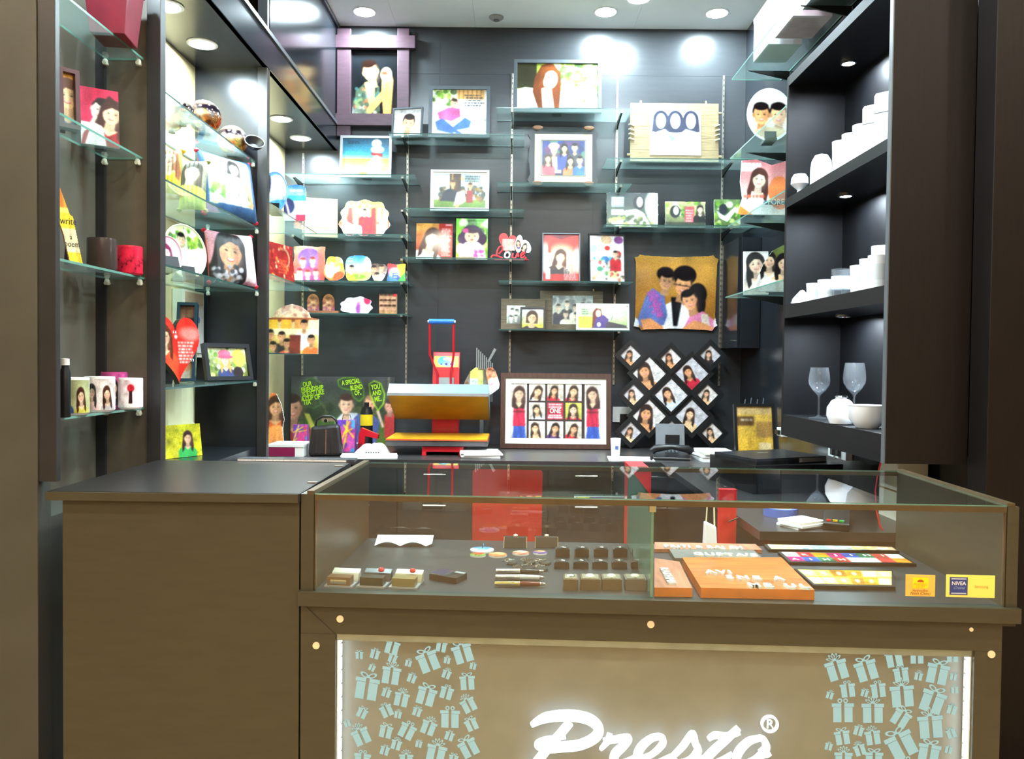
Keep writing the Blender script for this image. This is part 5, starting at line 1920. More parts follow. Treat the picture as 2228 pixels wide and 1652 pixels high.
words = ['round footed glass at the far end of the upper cabinet shelf', 'domed bright crystal beside the round footed glass', 'tall bright tumbler next to the dome on the upper shelf', 'tall bright tumbler in the middle of three on the upper shelf', 'tall bright tumbler next to the white crystal blocks', 'square white crystal block second from the near end of the upper shelf', 'square white crystal block nearest the cabinet edge on the upper shelf']
for (px, X, kd, h, r), wd_ in zip(tops, words):
    if kd == 'g':
        gl('footed_glass', wd_, px, X, 2, [(0, 0), (r * .7, 0), (r * .3, .01), (r * .25, .02), (r, .045), (r * .95, .07), (r * .7, h), (r * .66, h), (r * .88, .07), (r * .9, .045), (0, .026)], M_CRYS, 24, [('rim', [(r * .71, h + .0003), (r * .74, h + .003), (r * .66, h + .003)], M_CLEAR)])
    elif kd == 'd':
        gl('crystal_dome', wd_, px, X, 2, [(0, 0), (r, .002), (r, .07), (r * .9, .1), (r * .6, .122), (0, h)], M_CRYS, 12, [('base', [(r * 1.04, 0), (r * 1.06, .006), (r * 1.01, .01)], M_CLEAR)])
    elif kd == 't':
        gl('tumbler', wd_, px, X, 2, tumbler(r * .85, r, h), M_CRYS, 24, [('etched_band', band(r * .9, r * .97, h * .3, h * .75), M_CLEAR)])
    else:
        t = gl('crystal_block', wd_, px, X, 2, [(0, 0), (r, 0), (r, h - .01), (r * .86, h), (0, h)], M_CRYS, 4, [('groove', [(r * 1.003, h * .62), (r * 1.01, h * .63), (r * 1.003, h * .64)], M_GREYF)])

# ================================================================== THINGS ON THE BACK COUNTER
# ---- friendship poster
def pic_friends(c):
    A = c.A
    c.grad((66, 66, 70), (60, 84, 50))
    c.grad((70, 100, 50), (96, 116, 50), .6, 1)
    c.speck(0, .45, A, .62, [(50, 60, 44), (80, 90, 60), (60, 70, 60)], 30, .06, .12)
    c.rect(A * .22, 0, A * .25, .45, (110, 104, 98))
    c.rect(A * .93, 0, A * .95, .3, (120, 112, 100))
    c.bust(A * .03, .48, .17, (206, 150, 124), (50, 36, 36), (160, 50, 50), 'short', -6)
    c.poly([(A * .13, .55), (A * .18, .56), (A * .27, .86), (A * .23, .9)], (206, 206, 90))
    c.poly([(A * .3, .62), (A * .42, .62), (A * .42, .66), (A * .3, .68)], (150, 120, 100))
    c.poly([(A * .42, 1), (A * .43, .66), (A * .5, .54), (A * .64, .54), (A * .68, .66), (A * .68, 1)], (206, 214, 236))
    c.bust(A * .53, .42, .13, (240, 190, 160), (70, 50, 46), (206, 214, 236), 'short', 2, body=False)
    c.bust(A * .75, .40, .10, (216, 160, 130), (150, 110, 80), (90, 100, 160), 'short', 10)
    c.poly([(A * .82, .5), (A * .85, .5), (A * .9, .74), (A * .88, .76)], (226, 190, 170))
    c.poly([(A * .9, .9), (A * .9, .58), (A * .94, .52), (A, .54), (A, .9)], (190, 60, 60))
    c.bust(A * .95, .44, .09, (206, 150, 130), (60, 44, 44), (190, 60, 60), 'short', 0, False)
    for pts, col in (([(.1, .1), (.16, .04), (.22, .03), (.29, .1), (.3, .25), (.27, .33), (.29, .42), (.22, .48), (.13, .42), (.1, .28), (.1, .1)], (74, 104, 60)),
                     ([(.45, .06), (.5, .02), (.6, .01), (.66, .06), (.7, .18), (.7, .3), (.66, .37), (.6, .3), (.58, .2), (.5, .18), (.46, .14), (.45, .06)], (96, 150, 44)),
                     ([(.75, .11), (.8, .06), (.86, .1), (.9, .26), (.89, .4), (.84, .5), (.8, .4), (.76, .24), (.75, .11)], (150, 200, 40))):
        c.poly([(a * A, b) for a, b in pts], (52, 70, 44), .7)
        c.line([(a * A, b) for a, b in pts], .016, col)


M_LIME = mat('lime_print', (170, 215, 30), .5, var=.03)
p = pb((632, 820, 858, 973), YB - .05, ZT)
t = root('friendship_poster', 'dark poster of smiling boys with lime green speech bubble text', 'poster', p, 2, .006)
MB().box(-p.w / 2, p.w / 2, .001, .006, 0, p.h).build('board', M_BLKM, t)
flat_print(pic_friends, p.w, p.h, 150, t)
def ptxt(tx, u, v, s_, rot):
    text(tx, s_, t, ((u - .5) * p.w, -.0008, (1 - v) * p.h), M_LIME, (PI / 2, math.radians(-rot), 0), sx=.62, bold=.0012)
for tx, u, v in (('OUR', .155, .12), ('FRIENDSHIP', .205, .19), ('IS JUST LIKE', .215, .255), ('A CUP OF', .19, .325), ('TEA', .155, .39)):
    ptxt(tx, u, v, .044, 8)
for tx, u, v in (('A SPECIAL', .575, .08), ('BLEND', .63, .16), ('OF..', .645, .24)):
    ptxt(tx, u, v, .042, 8)
for tx, u, v in (('YOU', .815, .15), ('AND', .828, .24), ('ME..', .84, .33)):
    ptxt(tx, u, v, .044, 8)

# ---- heat press
x0, x1 = U(842, 960, Y=4.65).x, U(1062, 960, Y=4.65).x
xm = (x0 + x1) / 2
hpz = ZT
t = thing('heat_press', 'red clamshell heat press with open grey head, gold plate and blue-gripped handle', 'heat press', (xm, 4.62, ZT + .0004))
hw = (x1 - x0) / 2
xa, xb = U(918, 990, Y=4.62).x - xm, U(1008, 990, Y=4.62).x - xm
mb = MB().box(xa, xb, .0, .42, .02, .05)
for xx in (xa, xb - .025):
    mb.box(xx, xx + .025, -.01, .45, 0, .0195)
mb.build('base', M_RED, t, bevel=.003)
MB().box(-hw, hw, -.02, .36, .055, .085).build('lower_plate', mat('grey_steel_plate', (90, 88, 90), .4, .4), t, bevel=.003)
MB().box(-hw, hw, -.025, .36, .0853, .093).build('rubber_pad', mat('orange_rubber', (190, 84, 40), .5), t)
MB().box(-hw + .004, hw - .004, -.02, .355, .0933, .097).build('pad_cover', mat('yellow_pad', (226, 172, 30), .35, var=.12), t)
MB().box(xa * .5 + .02, xb * .5, .1, .3, .0502, .0548).build('riser', M_RED, t)
# upper head, hinged open
y0, z0_, y1, z1_ = .34, .185, .02, .345
ny, nz = -(z1_ - z0_), -(y0 - y1)
ln = math.hypot(ny, nz)
ny, nz = -ny / ln * .055, -nz / ln * .055
def slab(xw, o0, o1):
    a = (y0 + ny * o0, z0_ + nz * o0), (y1 + ny * o0, z1_ + nz * o0), (y1 + ny * o1, z1_ + nz * o1), (y0 + ny * o1, z0_ + nz * o1)
    return a
a = slab(hw, .08, 1.3)
MB().prism([(a[0][0], a[0][1]), (a[1][0], a[1][1]), (a[2][0] + .05, a[2][1]), (a[3][0], a[3][1])], -hw, hw, 0, 'x').build('upper_head', mat('blue_grey_enamel', (108, 128, 140), .35, var=.05), t, bevel=.004)
a = slab(hw, -.06, .07)
MB().prism(list(a), -hw + .004, hw - .004, 0, 'x').build('gold_plate', mat('gold_teflon', (166, 124, 44), .35, .25, var=.25, scale=5), t)
MB().box(-hw, hw, y1 - .008, y1 + .003, z1_ - .004, z1_ + .012).build('front_trim', M_SILVER, t)
# column with control panel
cx0, cx1 = U(940, 850, Y=5.0).x - xm, U(998, 850, Y=5.0).x - xm
MB().prism([(.40, .0505), (.52, .0505), (.52, .60), (.46, .60), (.42, .50), (.405, .40)], cx0, cx1, 0, 'x').build('column', M_RED, t, bevel=.005)


def pic_ctrl(c):
    A = c.A
    c.grad((250, 190, 90), (240, 220, 120), horiz=True)
    c.ell(A * .4, .45, .5, .4, (90, 200, 240))
    c.ell(A * .6, .7, .5, .25, (150, 160, 230))
    c.rect(A * .38, .15, A * .7, .4, (255, 245, 250))
    for k in range(3):
        c.ell(A * (.3 + .2 * k), .72, .08, .06, (50, 40, 90))


cw = cx1 - cx0 - .012
o = flat_print(pic_ctrl, cw, .075, 40, t, 0, cx0 + .006, 0, GLAZE, name='control_panel')
o.location = (0, .4185, .505)
o.rotation_euler = (math.radians(-22), 0, 0)
MB().box(cx0 + .03, cx1 - .03, .385, .404, .385, .44).build('pressure_block', mat('grey_knob', (150, 150, 148), .4), t, bevel=.004)
hx0, hx1 = U(934, 780, Y=4.95).x - xm, U(986, 780, Y=4.95).x - xm
hz1 = U(960, 700, Y=4.95).z - ZT
for a_, b_ in ((hx0, cx0 + .035), (hx1, cx1 - .05)):
    MB().tube([(b_, .385, .40), (b_, .38, .46), ((a_ + b_) / 2, .37, .52), (a_, .36, .58), (a_, .34, hz1)], .007, 10).build('handle_bar', M_RED, t, smooth=True)
mb = MB()
mb.cyl((.34, hz1), .016, hx0 - .004, hx1 + .004, 16, 0, 'x')
mb.build('handle_grip', mat('blue_grip', (40, 110, 200), .35), t, smooth=True)
for xx in (hx0 - .012, hx1 + .004):
    mb = MB()
    mb.cyl((.34, hz1), .009, xx, xx + .008, 12, 0, 'x')
    mb.build('handle_bolt', M_BRASS, t)

# ---- wall collage frame
p = pb((1089, 813, 1331, 976), 5.0, ZT)
t = root('collage_picture', 'large mahogany framed collage of thirteen photos of one woman in red', 'photo frame', p, 7, .03)
W, H = p.w, p.h
ring(MB(), -W / 2, W / 2, 0, H, .03, 0, .03).build('frame', M_MAHOG, t, bevel=.006)
ring(MB(), -W / 2 + .029, W / 2 - .029, .029, H - .029, .036, .012, .02).build('mat_board', M_CREAMW, t)
MB().box(-W / 2 + .03, W / 2 - .03, .0205, .026, .03, H - .03).build('backing', mat('dark_brown_mount', (58, 40, 34), .6), t)


def pic_redtop(flip):
    def f(c):
        A = c.A
        c.grad((240, 232, 220), (214, 210, 196))
        c.poly([(A * .1, 1), (A * .2, .7), (A * .85, .7), (A * .95, 1)], (50, 84, 170))
        c.poly([(A * .12, .78), (A * .18, .4), (A * .5, .34), (A * .85, .4), (A * .9, .78)], (184, 34, 66))
        c.rect(A * .15, .5, A * .88, .53, (110, 30, 40))
        c.bust(A * (.52 if flip else .48), .19, .105, SK, (56, 32, 32), (184, 34, 66), 'long', -4 if flip else 4, body=False)
        c.poly([(A * .3, .36), (A * .7, .36), (A * .52, .44), (A * .46, .44)], SK)
    return f


cols = [0, .145, .335, .525, .715, .86, 1]
ix0, ix1, iz0, iz1 = -W / 2 + .066, W / 2 - .066, .066, H - .066
iw, ih = ix1 - ix0, iz1 - iz0
cells = [(0, .175, 0, 1, pic_redtop(False)), (.825, 1, 0, 1, pic_redtop(True))]
sd = 40
for r_ in range(3):
    for c_ in range(3):
        sd += 1
        bgc = [(232, 226, 214), (214, 206, 190), (240, 236, 228), (206, 210, 90)][3 if (r_, c_) == (1, 2) else (r_ + c_) % 3]
        cells.append((.2 + c_ * .205, .2 + c_ * .205 + .18, r_ * .345, r_ * .345 + .31, mini(sd, bgc)))
for k, (a_, b_, v0, v1, f) in enumerate(cells):
    if k == 6:
        f = lambda c: (c.grad((176, 40, 56), (166, 36, 52)), c.lines(.06, .06, c.A - .06, .34, 2, (250, 240, 240), .1, .1), c.lines(.06, .68, c.A - .06, .94, 2, (250, 240, 240), .09, .1))
    flat_print(f, (b_ - a_) * iw, (v1 - v0) * ih, max(34, (v1 - v0) * 110), t, .0195, ix0 + a_ * iw, iz0 + (1 - v1) * ih, None, None, 'photo')
text('ONE', .042, t, (ix0 + (.2 + .205 + .09) * iw, .0188, iz0 + .5 * ih), M_WHITE, sx=.8, bold=.001)
easel(t, W, H, .03, 7)

# ---- diamond lattice frame
Yd = 5.08
cc = U(1458, 860, Y=Yd)
t = thing('lattice_picture', 'black diamond lattice frame with thirteen tilted photos of women', 'photo frame', (cc.x, Yd, ZT + .0004), (math.radians(-3), 0, 0))
big = [(590, 480), (1070, 480), (835, 725), (585, 960), (1065, 960)]
small = [(380, 275), (835, 310), (1280, 275), (410, 720), (1245, 720), (375, 1160), (835, 1130), (1290, 1160)]
k = 0
for lst, hd in ((big, 190), (small, 121)):
    for cx, cy in lst:
        k += 1
        q = U(1300 + cx / 5.162, 720 + cy / 5.162, Y=Yd)
        L = hd / 5.162 * Yd / F * math.sqrt(2)
        zz = max(q.z - ZT, (L / 2 + .026) * math.sqrt(2))
        o = ring(MB(), -L / 2 - .026, L / 2 + .026, -L / 2 - .026, L / 2 + .026, .027, 0 if hd > 150 else -.006, .012).build('cell_rim', M_BLK, t)
        o.location = (q.x - cc.x, 0, zz)
        o.rotation_euler = (0, PI / 4, 0)
        bg = [(222, 220, 226), (232, 226, 224), (206, 204, 212)][k % 3]
        def f(c, k=k, bg=bg):
            c.grad(bg, tuple(x * .92 for x in bg))
            c.rot(c.A * .5, .5, -45)
            r = random.Random(k * 5)
            sk = r.choice([(226, 170, 124), (236, 190, 150), (216, 154, 108)])
            s_ = .27 if k in (1, 4) else .19
            y_ = .34
            sh = [sk, (190, 40, 60), (206, 216, 230), sk, (230, 196, 150), sk, sk, (40, 34, 38), sk, sk, (230, 200, 160), sk, sk][k - 1]
            c.rot()
            c.bust(c.A * .5 + .0, .46, s_, sk, (40, 26, 24), sh, 'long', -45 + r.uniform(-18, 18), True, r.uniform(-.1, .1))
        flat_print(f, L, L, max(30, L * F / Yd), o, .005, None, -L / 2)

# ---- comb rack with die-cut souvenirs behind the press
q = U(1048, 880, Y=5.12)
t = thing('souvenir_rack', 'grey ribbed plastic rack of souvenirs behind the heat press', 'display rack', (q.x, 5.12, ZT + .0004))
zt_ = U(1048, 757, Y=5.12).z - ZT
MB().box(-.05, .05, .0, .05, 0, .02).build('base', M_BLK, t, bevel=.002)
MB().box(-.012, .012, .02, .04, .0202, zt_ * .7).build('pole', M_GREYF, t)
M_RIB = mat('grey_clear_plastic', (140, 140, 138), .25)
for k in range(9):
    hh = zt_ - .012 * k
    MB().box(-.04 + k * .0125, -.032 + k * .0125, .0405, .047, zt_ * .45, hh).build('rib', M_RIB, t)
MB().prism([(.03, zt_ - .09), (.045, zt_ - .09), (.09, zt_ - .01), (.075, zt_ - .0)], .048, .054).build('arm', M_RIB, t)


def pic_souv(c):
    A = c.A
    c.grad((110, 90, 60), (140, 150, 150))
    c.rect(A * .3, 0, A * .6, .5, (206, 220, 100))
    c.rect(A * .3, .4, A * .6, .9, (214, 224, 220))
    c.rect(A * .6, .1, A * .8, .7, (220, 230, 130))
    c.speck(0, .2, A * .3, 1, [(150, 110, 70), (90, 66, 50), (210, 200, 180)], 20, .03, .08)


def pic_couple2(c):
    A = c.A
    c.grad((240, 130, 80), (250, 246, 242))
    c.bust(A * .34, .16, .1, (240, 150, 110), (110, 60, 40), (240, 120, 60), 'short')
    c.bust(A * .62, .2, .1, (246, 170, 130), (120, 80, 60), (250, 250, 246), 'short')
    c.poly([(A * .2, 1), (A * .4, .45), (A * .8, .35), (A, .6), (A * .7, .9)], (252, 250, 250))
    c.ell(A * .4, .6, .1, .05, (240, 160, 180))


diecut('brown and lime round souvenir panel hanging on the grey rack', pb((1006, 800, 1062, 880), 5.09, ZT + .33), [(0, .85), (.1, .5), (.3, .15), (.5, 0), (.9, .05), (1, .3), (1, 1), (0, 1)], pic_souv, .006, 0, M_WHITE, foot=False)
diecut('cutout of an orange and white dressed couple hanging on the grey rack', pb((1054, 800, 1087, 876), 5.05, ZT + .33), [(.1, .2), (.2, .02), (.5, 0), (.7, .1), (.9, .4), (1, .6), (.95, .75), (.6, .9), (.3, 1), (.25, .6)], pic_couple2, .006, 0, M_WHITE, foot=False)
# ---- handbag
q = U(706, 998, Y=4.52)
t = thing('handbag', 'black leather handbag with ribbed sides on the left of the back counter', 'handbag', (q.x, 4.56, ZT + .0004), (0, 0, .15))
M_LEA = mat('black_leather', (34, 32, 34), .3, var=.2, bump=.3, scale=30)
MB().hexa([(-.098, -.05, 0), (.098, -.05, 0), (.098, .05, 0), (-.098, .05, 0), (-.085, -.03, .165), (.075, -.03, .18), (.075, .03, .18), (-.085, .03, .165)]).build('body', M_LEA, t, bevel=.018)
for k in range(5):
    xx = -.07 + k * .034
    MB().hexa([(xx, -.053, .012), (xx + .006, -.053, .012), (xx + .006, -.049, .012), (xx, -.049, .012), (xx * .85, -.037, .15), (xx * .85 + .006, -.037, .15), (xx * .85 + .006, -.033, .15), (xx * .85, -.033, .15)]).build('seam_strip', M_CHROME if k == 2 else M_LEA, t)
MB().tube([(-.06, 0, .16), (-.055, 0, .2), (-.02, 0, .222), (.03, 0, .222), (.055, 0, .2), (.06, 0, .165)], .007, 10).build('handle', M_LEA, t, smooth=True)
mb = MB()
mb.cyl((0, .2), .01, -.045, -.02, 12, 0, 'y')
mb.build('buckle', M_CHROME, t)


def pic_pat(c):
    A = c.A
    c.grad((150, 60, 160), (140, 60, 150))
    c.speck(0, 0, A, 1, [(70, 160, 220), (220, 70, 140), (110, 70, 190), (190, 80, 160)], 24, .08, .2, 1)
    for k in range(6):
        c.line([(A * c.r.uniform(0, 1), c.r.uniform(0, 1)), (A * c.r.uniform(0, 1), c.r.uniform(0, 1))], .04, (250, 214, 50))


for lab, bx, Y in (('purple gift bag with blue and yellow swirls right of the handbag', (733, 915, 771, 977), 4.75), ('purple and blue patterned gift bag partly hidden left of the handbag', (637, 925, 667, 972), 4.8)):
    p = pb(bx, Y, ZT)
    t = root('gift_bag', lab, 'gift bag', p)
    MB().hexa([(-p.w / 2, .001, 0), (p.w / 2, .001, 0), (p.w / 2, .07, 0), (-p.w / 2, .07, 0), (-p.w / 2, .015, p.h), (p.w / 2, .015, p.h), (p.w / 2, .05, p.h), (-p.w / 2, .05, p.h)]).build('bag', mat('purple_paper', (140, 60, 150), .5), t)
    o = flat_print(pic_pat, p.w, p.h, 50, t)
    o.rotation_euler = (-math.atan2(.014, p.h), 0, 0)
    MB().tube([(-p.w * .25, .03, p.h), (-p.w * .2, .03, p.h + .03), (p.w * .2, .03, p.h + .03), (p.w * .25, .03, p.h)], .002, 6).build('cord_handle', M_BLK, t)
p = pb((583, 968, 660, 1001), 4.48, ZT)
t = root('shoe_box', 'white carton with a magenta side at the left end of the back counter', 'carton', p)
MB().box(-p.w / 2, p.w / 2, .002, .2, 0, p.h * .8).build('box', M_WHITE, t, bevel=.002)
MB().box(-p.w / 2 - .003, p.w / 2 + .003, -.002, .204, p.h * .8 + .0003, p.h).build('lid', M_WHITE, t, bevel=.002)
MB().box(-p.w * .48, p.w * .26, -.0005, .0015, .002, p.h * .76).build('label_panel', mat('magenta_card', (140, 24, 76), .4), t)


def pic_orangeboard(c):
    A = c.A
    c.grad((226, 120, 60), (170, 60, 30))
    c.bust(A * .5, .25, .14, SK3, DBR, (206, 90, 40), 'long')
    c.rect(0, .6, A, .66, (90, 60, 50))
    c.ell(A * .6, .75, .2, .2, (240, 150, 80))


diecut('orange guitar-shaped photo board leaning at the left end of the back counter', pb((578, 855, 616, 965), 4.7, ZT), [(.2, 0), (.5, .02), (.8, .2), (1, .45), (.9, .62), (1, .8), (.9, 1), (0, 1), (0, .2)], pic_orangeboard, .012, 6, M_WHITE)
p = pb((784, 876, 811, 955), 4.95, ZT)
t = root('coffee_plunger', 'black cylinder with a yellow band in front of the poster', 'flask', p)
r = p.w / 2
MB().lathe([(0, 0), (r, 0), (r, p.h * .42), (r, p.h * .6), (r, p.h * .78), (r * .8, p.h * .86), (r * .8, p.h * .9), (0, p.h * .9)], 24).build('body', M_BLK, t, smooth=True)
MB().lathe([(r + .0006, p.h * .5), (r + .0006, p.h * .74)], 24).build('band', mat('yellow_band', (226, 200, 30), .4), t, smooth=True)
MB().lathe([(0, p.h * .9), (r * .4, p.h * .905), (r * .4, p.h), (0, p.h)], 16).build('cap', M_BLK, t, smooth=True)
q = U(790, 975, Y=4.7)
t = thing('tape_gun', 'red hand tool with a black grip beside the white cloth', 'hand tool', (q.x, 4.79, ZT + .0004), (0, 0, -.1))
MB().prism([(-.05, 0), (-.02, 0), (-.005, .09), (.07, .075), (.075, .1), (-.03, .14), (-.045, .1)], 0, .03).build('body', M_RED, t, bevel=.003)
MB().box(-.052, -.018, -.002, .032, 0, .045).build('grip', mat('dark_red_grip', (120, 16, 26), .5), t, bevel=.004)
# white crumpled cloth
q0, q1 = U(768, 965, Y=4.6), U(842, 965, Y=4.6)
t = thing('folded_cloth', 'white printed cloth heaped in front of the heat press', 'cloth', ((q0.x + q1.x) / 2, 4.66, ZT + .0004))
wd_ = q1.x - q0.x
def clothf(u, v):
    an, r_ = u * 2 * PI, v
    k = np.sqrt(np.clip(1 - r_ ** 2.2, 0, 1))
    wob = 1 + .12 * np.sin(3 * an + 1) + .06 * np.sin(7 * an)
    x_ = r_ * np.cos(-an) * wd_ / 2 * wob
    return x_, r_ * np.sin(-an) * .085 * wob, k * (.055 + .022 * np.sin(5 * an + 4 * r_) * r_ + .1 * x_) + .001
grid('cloth', np.ones((24, 64, 3)) * .95, clothf, SATIN, t)
ob = MB()
for k in range(6):
    ob.box(-.02 + k * .014, -.012 + k * .014, -.090, -.088, .004 + .001 * k, .020)
ob.build('printed_letters', M_BLK, t)


def sheets(label, box, Y, n=1, name='paper_sheet', yaw=0.0, m=None, d=.14, z=None):
    zz = ZT if z is None else z
    a, b = U(box[0], box[1], Y=Y), U(box[2], box[1], Y=Y)
    w_ = b.x - a.x
    t = thing(name, label, 'paper', ((a.x + b.x) / 2, Y + d / 2, zz + .0004), (0, 0, yaw))
    r = random.Random(int(box[0]))
    for k in range(n):
        dx, dy, rz = r.uniform(-.012, .012), r.uniform(-.012, .012), r.uniform(-.08, .08)
        h0 = k * .008
        o = MB().box(-w_ / 2, w_ / 2, -d / 2, d / 2, h0 + .0001 * k, h0 + (.0075 if n > 1 else .002)).build('sheet' if n == 1 else 'pad', (m or [M_PAPER, M_PAPER, M_CREAMW])[k % 3] if isinstance(m or [], list) else m, t)
        o.location = (dx, dy, 0)
        o.rotation_euler = (0, 0, rz if n > 1 else 0)
    return t


sheets('white paper sheets in front of the handbag', (742, 990, 862, 1000), 4.43, 2, 'paper_pile', .05, d=.12)
sheets('stack of white booklets right of the heat press', (1000, 985, 1085, 1000), 4.5, 4, 'booklet_stack', .1, d=.2)
sheets('loose white papers under the telephone', (1332, 985, 1432, 1000), 4.45, 1, 'paper_sheet', -.06, d=.2)
sheets('thick stack of white papers left of the black laptop', (1528, 975, 1600, 1010), 4.44, 7, 'paper_stack', .04, d=.22)
p = pb((1328, 954, 1351, 988), 4.66, ZT)
t = root('paper_cup', 'small white cup with a blue mark beside the collage frame', 'cup', p)
MB().lathe([(0, 0), (p.w * .4, 0), (p.w * .5, p.h), (p.w * .47, p.h), (p.w * .36, .004), (0, .004)], 20).build('cup', M_WHITE, t, smooth=True)
MB().box(-.006, .012, -p.w * .47 - .002, -p.w * .44, p.h * .4, p.h * .6).build('mark', mat('blue_mark', (70, 90, 150), .5), t)
q = U(1356, 902, Y=YB - .006)
t = thing('wall_socket', 'white wall socket plate with a black adaptor beside the collage frame', 'socket', (q.x, YB - .005, q.z - .05))
MB().box(-.07, .07, -.014, 0, 0, .10).build('plate', M_WHITE, t, bevel=.003)
MB().box(-.025, .025, -.05, -.0145, -.01, .055).build('adaptor', M_BLK, t, bevel=.004)
# ---- telephone
q = U(1462, 992, Y=4.5)
t = thing('telephone', 'black desk telephone with a corded handset and raised back', 'telephone', (q.x, 4.5, ZT + .0004), (0, 0, math.radians(-8)))
MB().prism([(0, 0), (.2, 0), (.2, .06), (.02, .02), (0, .014)], -.1, .1, 0, 'x').build('base', M_BLK, t, bevel=.005)
MB().prism([(.15, .0505), (.21, .062), (.235, .185), (.21, .19)], -.085, .08, 0, 'x').build('back_screen', mat('slate_plastic', (56, 62, 70), .35), t, bevel=.004)
MB().box(-.03, .05, .146, .156, .08, .13).build('display', M_BLK, t).rotation_euler = (0, 0, 0)
MB().tube([(-.11, .035, .045), (-.09, .03, .062), (0, .03, .072), (.09, .03, .062), (.11, .035, .045)], [.02, .022, .013, .022, .02], 12).build('handset', M_BLK, t, smooth=True)
M_KEY = mat('grey_key', (120, 126, 130), .4)
kb = [MB().box(-.0055, .0055, 0, .006, 0, .007).mesh('key', [M_KEY])]
for r_ in range(3):
    for c_ in range(4):
        o = link('key', kb[0], t)
        o.location = (-.03 + c_ * .02, .075 + r_ * .018, .036 + r_ * .004)
cp = [(-.115 + .006 * math.cos(a * .9), .0 - a * .0012, .012 + .006 * math.sin(a * .9)) for a in range(0, 60)]
MB().tube(cp, .002, 5).build('coiled_cord', M_BLK, t)
# ---- folder with yellow cover
p = pb((1603, 880, 1692, 965), 4.5, ZT + .0)
t = root('yellow_folder', 'upright yellow and brown album in a black tilted holder near the right corner', 'album', p, 12, .03)
ring(MB(), -p.w / 2, p.w / 2, 0, p.h, .014, 0, .03).build('holder', M_BLK, t, bevel=.003)
MB().box(-p.w / 2 + .012, p.w / 2 - .012, .012, .024, .012, p.h - .012).build('back', M_BLK, t)


def pic_album(c):
    A = c.A
    c.grad((226, 186, 90), (206, 160, 50))
    c.rect(0, 0, A, .16, (214, 180, 120))
    c.rect(0, .2, A * .5, .38, (110, 80, 50))
    c.lines(A * .1, .24, A * .45, .3, 1, (230, 220, 200), .04)
    c.rect(A * .55, .3, A, .6, (170, 130, 70))
    c.rect(A * .6, .7, A * .95, 1, (240, 214, 160))


flat_print(pic_album, p.w - .026, p.h - .026, 80, t, .0115, None, .013, GLAZE, name='cover_print')
for k in range(4):
    MB().tube([(-.05 + k * .035, .02, p.h - .012), (-.04 + k * .035, .026, p.h + .03 + .008 * (k % 2))], .003, 6).build('pen_tip', M_GREYF, t)
# ---- printer with laptop
t = thing('printer', 'low black printer box under the closed laptop', 'printer', (1.17, 3.62, ZT + .0004), (0, 0, math.radians(12)))
MB().box(-.21, .21, -.22, .2, 0, .12).build('body', M_BLK, t, bevel=.006)
MB().box(-.17, .17, -.2225, -.2205, .02, .06).build('paper_slot', M_BLKM, t)
MB().box(-.21, .21, -.222, -.2205, .094, .097).build('trim_line', M_GREYF, t)
lt = thing('laptop', 'closed black laptop on the printer at the right end of the counter', 'laptop', (1.14, 3.58, ZT + .1212), (math.radians(0), 0, math.radians(22)))
MB().box(-.19, .19, -.15, .14, 0, .014).build('base', M_BLK, lt, bevel=.004)
MB().box(-.19, .19, -.15, .14, .0145, .026).build('lid', mat('laptop_lid', (36, 38, 42), .25), lt, bevel=.005)
MB().box(.04, .185, -.1525, -.1505, .004, .022).build('front_strip', M_SILVER, lt)
MB().box(-.03, .03, .04, .045, .0262, .0266).build('badge', M_SILVER, lt)
# adaptors and papers along the right
for lab, u, v, X, w_, h_ in (('small white plug under the far end of the glassware cabinet', 1716, 942, XR, .09, .045), ('white switch box with black plugs under the glassware cabinet', 1845, 985, XR, .2, .06)):
    y = at_x(u, X)
    z = U(u, v, X=X).z
    t = thing('switch_box', lab, 'switch box', (X - .001, y, z - h_ / 2))
    MB().box(-.03, 0, -w_ / 2, w_ / 2, 0, h_).build('plate', M_WHITE, t, bevel=.003)
    for k in range(2):
        MB().box(-.045, -.0305, -w_ * .25 + k * w_ * .3, -w_ * .25 + k * w_ * .3 + .03, h_ * .2, h_ * .7).build('plug', M_BLK, t, bevel=.003)
q = U(1870, 1000, X=XR - .02)
t = thing('red_cable', 'thin red cable hanging below the glassware cabinet', 'cable', (1.22, 2.66, .8))
MB().tube([(.0, 0, .235), (-.012, -.003, .19), (-.02, -.005, .13), (-.016, -.006, .07), (-.01, -.02, .02), (0, -.02, .004)], .0028, 8).build('wire', M_REDP, t, smooth=True)
MB().box(-.006, .006, -.006, .006, .236, .2395).build('clip', M_BLK, t)
y = 2.86
t = thing('paper_bundle', 'tied bundle of pale papers in the corner under the glassware cabinet', 'paper bundle', (1.40, y, ZT + .0004))
MB().box(-.05, .06, -.04, .1, 0, .22).build('papers', M_CREAMW, t, bevel=.004)
MB().box(-.052, .062, -.042, .102, .1, .106).build('string', mat('jute', (150, 120, 70), .8), t)
# things on the side counter seen through the showcase
sheets('white crumpled bills on the side counter behind the showcase', (1712, 1140, 1790, 1160), 2.66, 3, 'bill_pile', .5, d=.1)
t = thing('tape_roll', 'blue tape roll on the side counter behind the showcase', 'tape roll', (.97, 2.90, ZT + .0004))
MB().lathe([(.045, 0), (.06, 0), (.06, .03), (.045, .03), (.045, 0)], 28).build('roll', mat('blue_tape', (80, 110, 190), .4), t, smooth=True)
MB().lathe([(.04, .001), (.0445, .001), (.0445, .029), (.04, .029), (.04, .001)], 28).build('core', M_CREAM, t, smooth=True)
t = thing('card_terminal', 'dark card payment terminal with a yellow slip behind the showcase', 'card terminal', (1.10, 2.72, ZT + .0004), (0, 0, -.4))
MB().prism([(-.09, 0), (.09, 0), (.09, .05), (.03, .055), (-.09, .025)], -.04, .04, 0, 'x').build('body', M_BLK, t, bevel=.004)
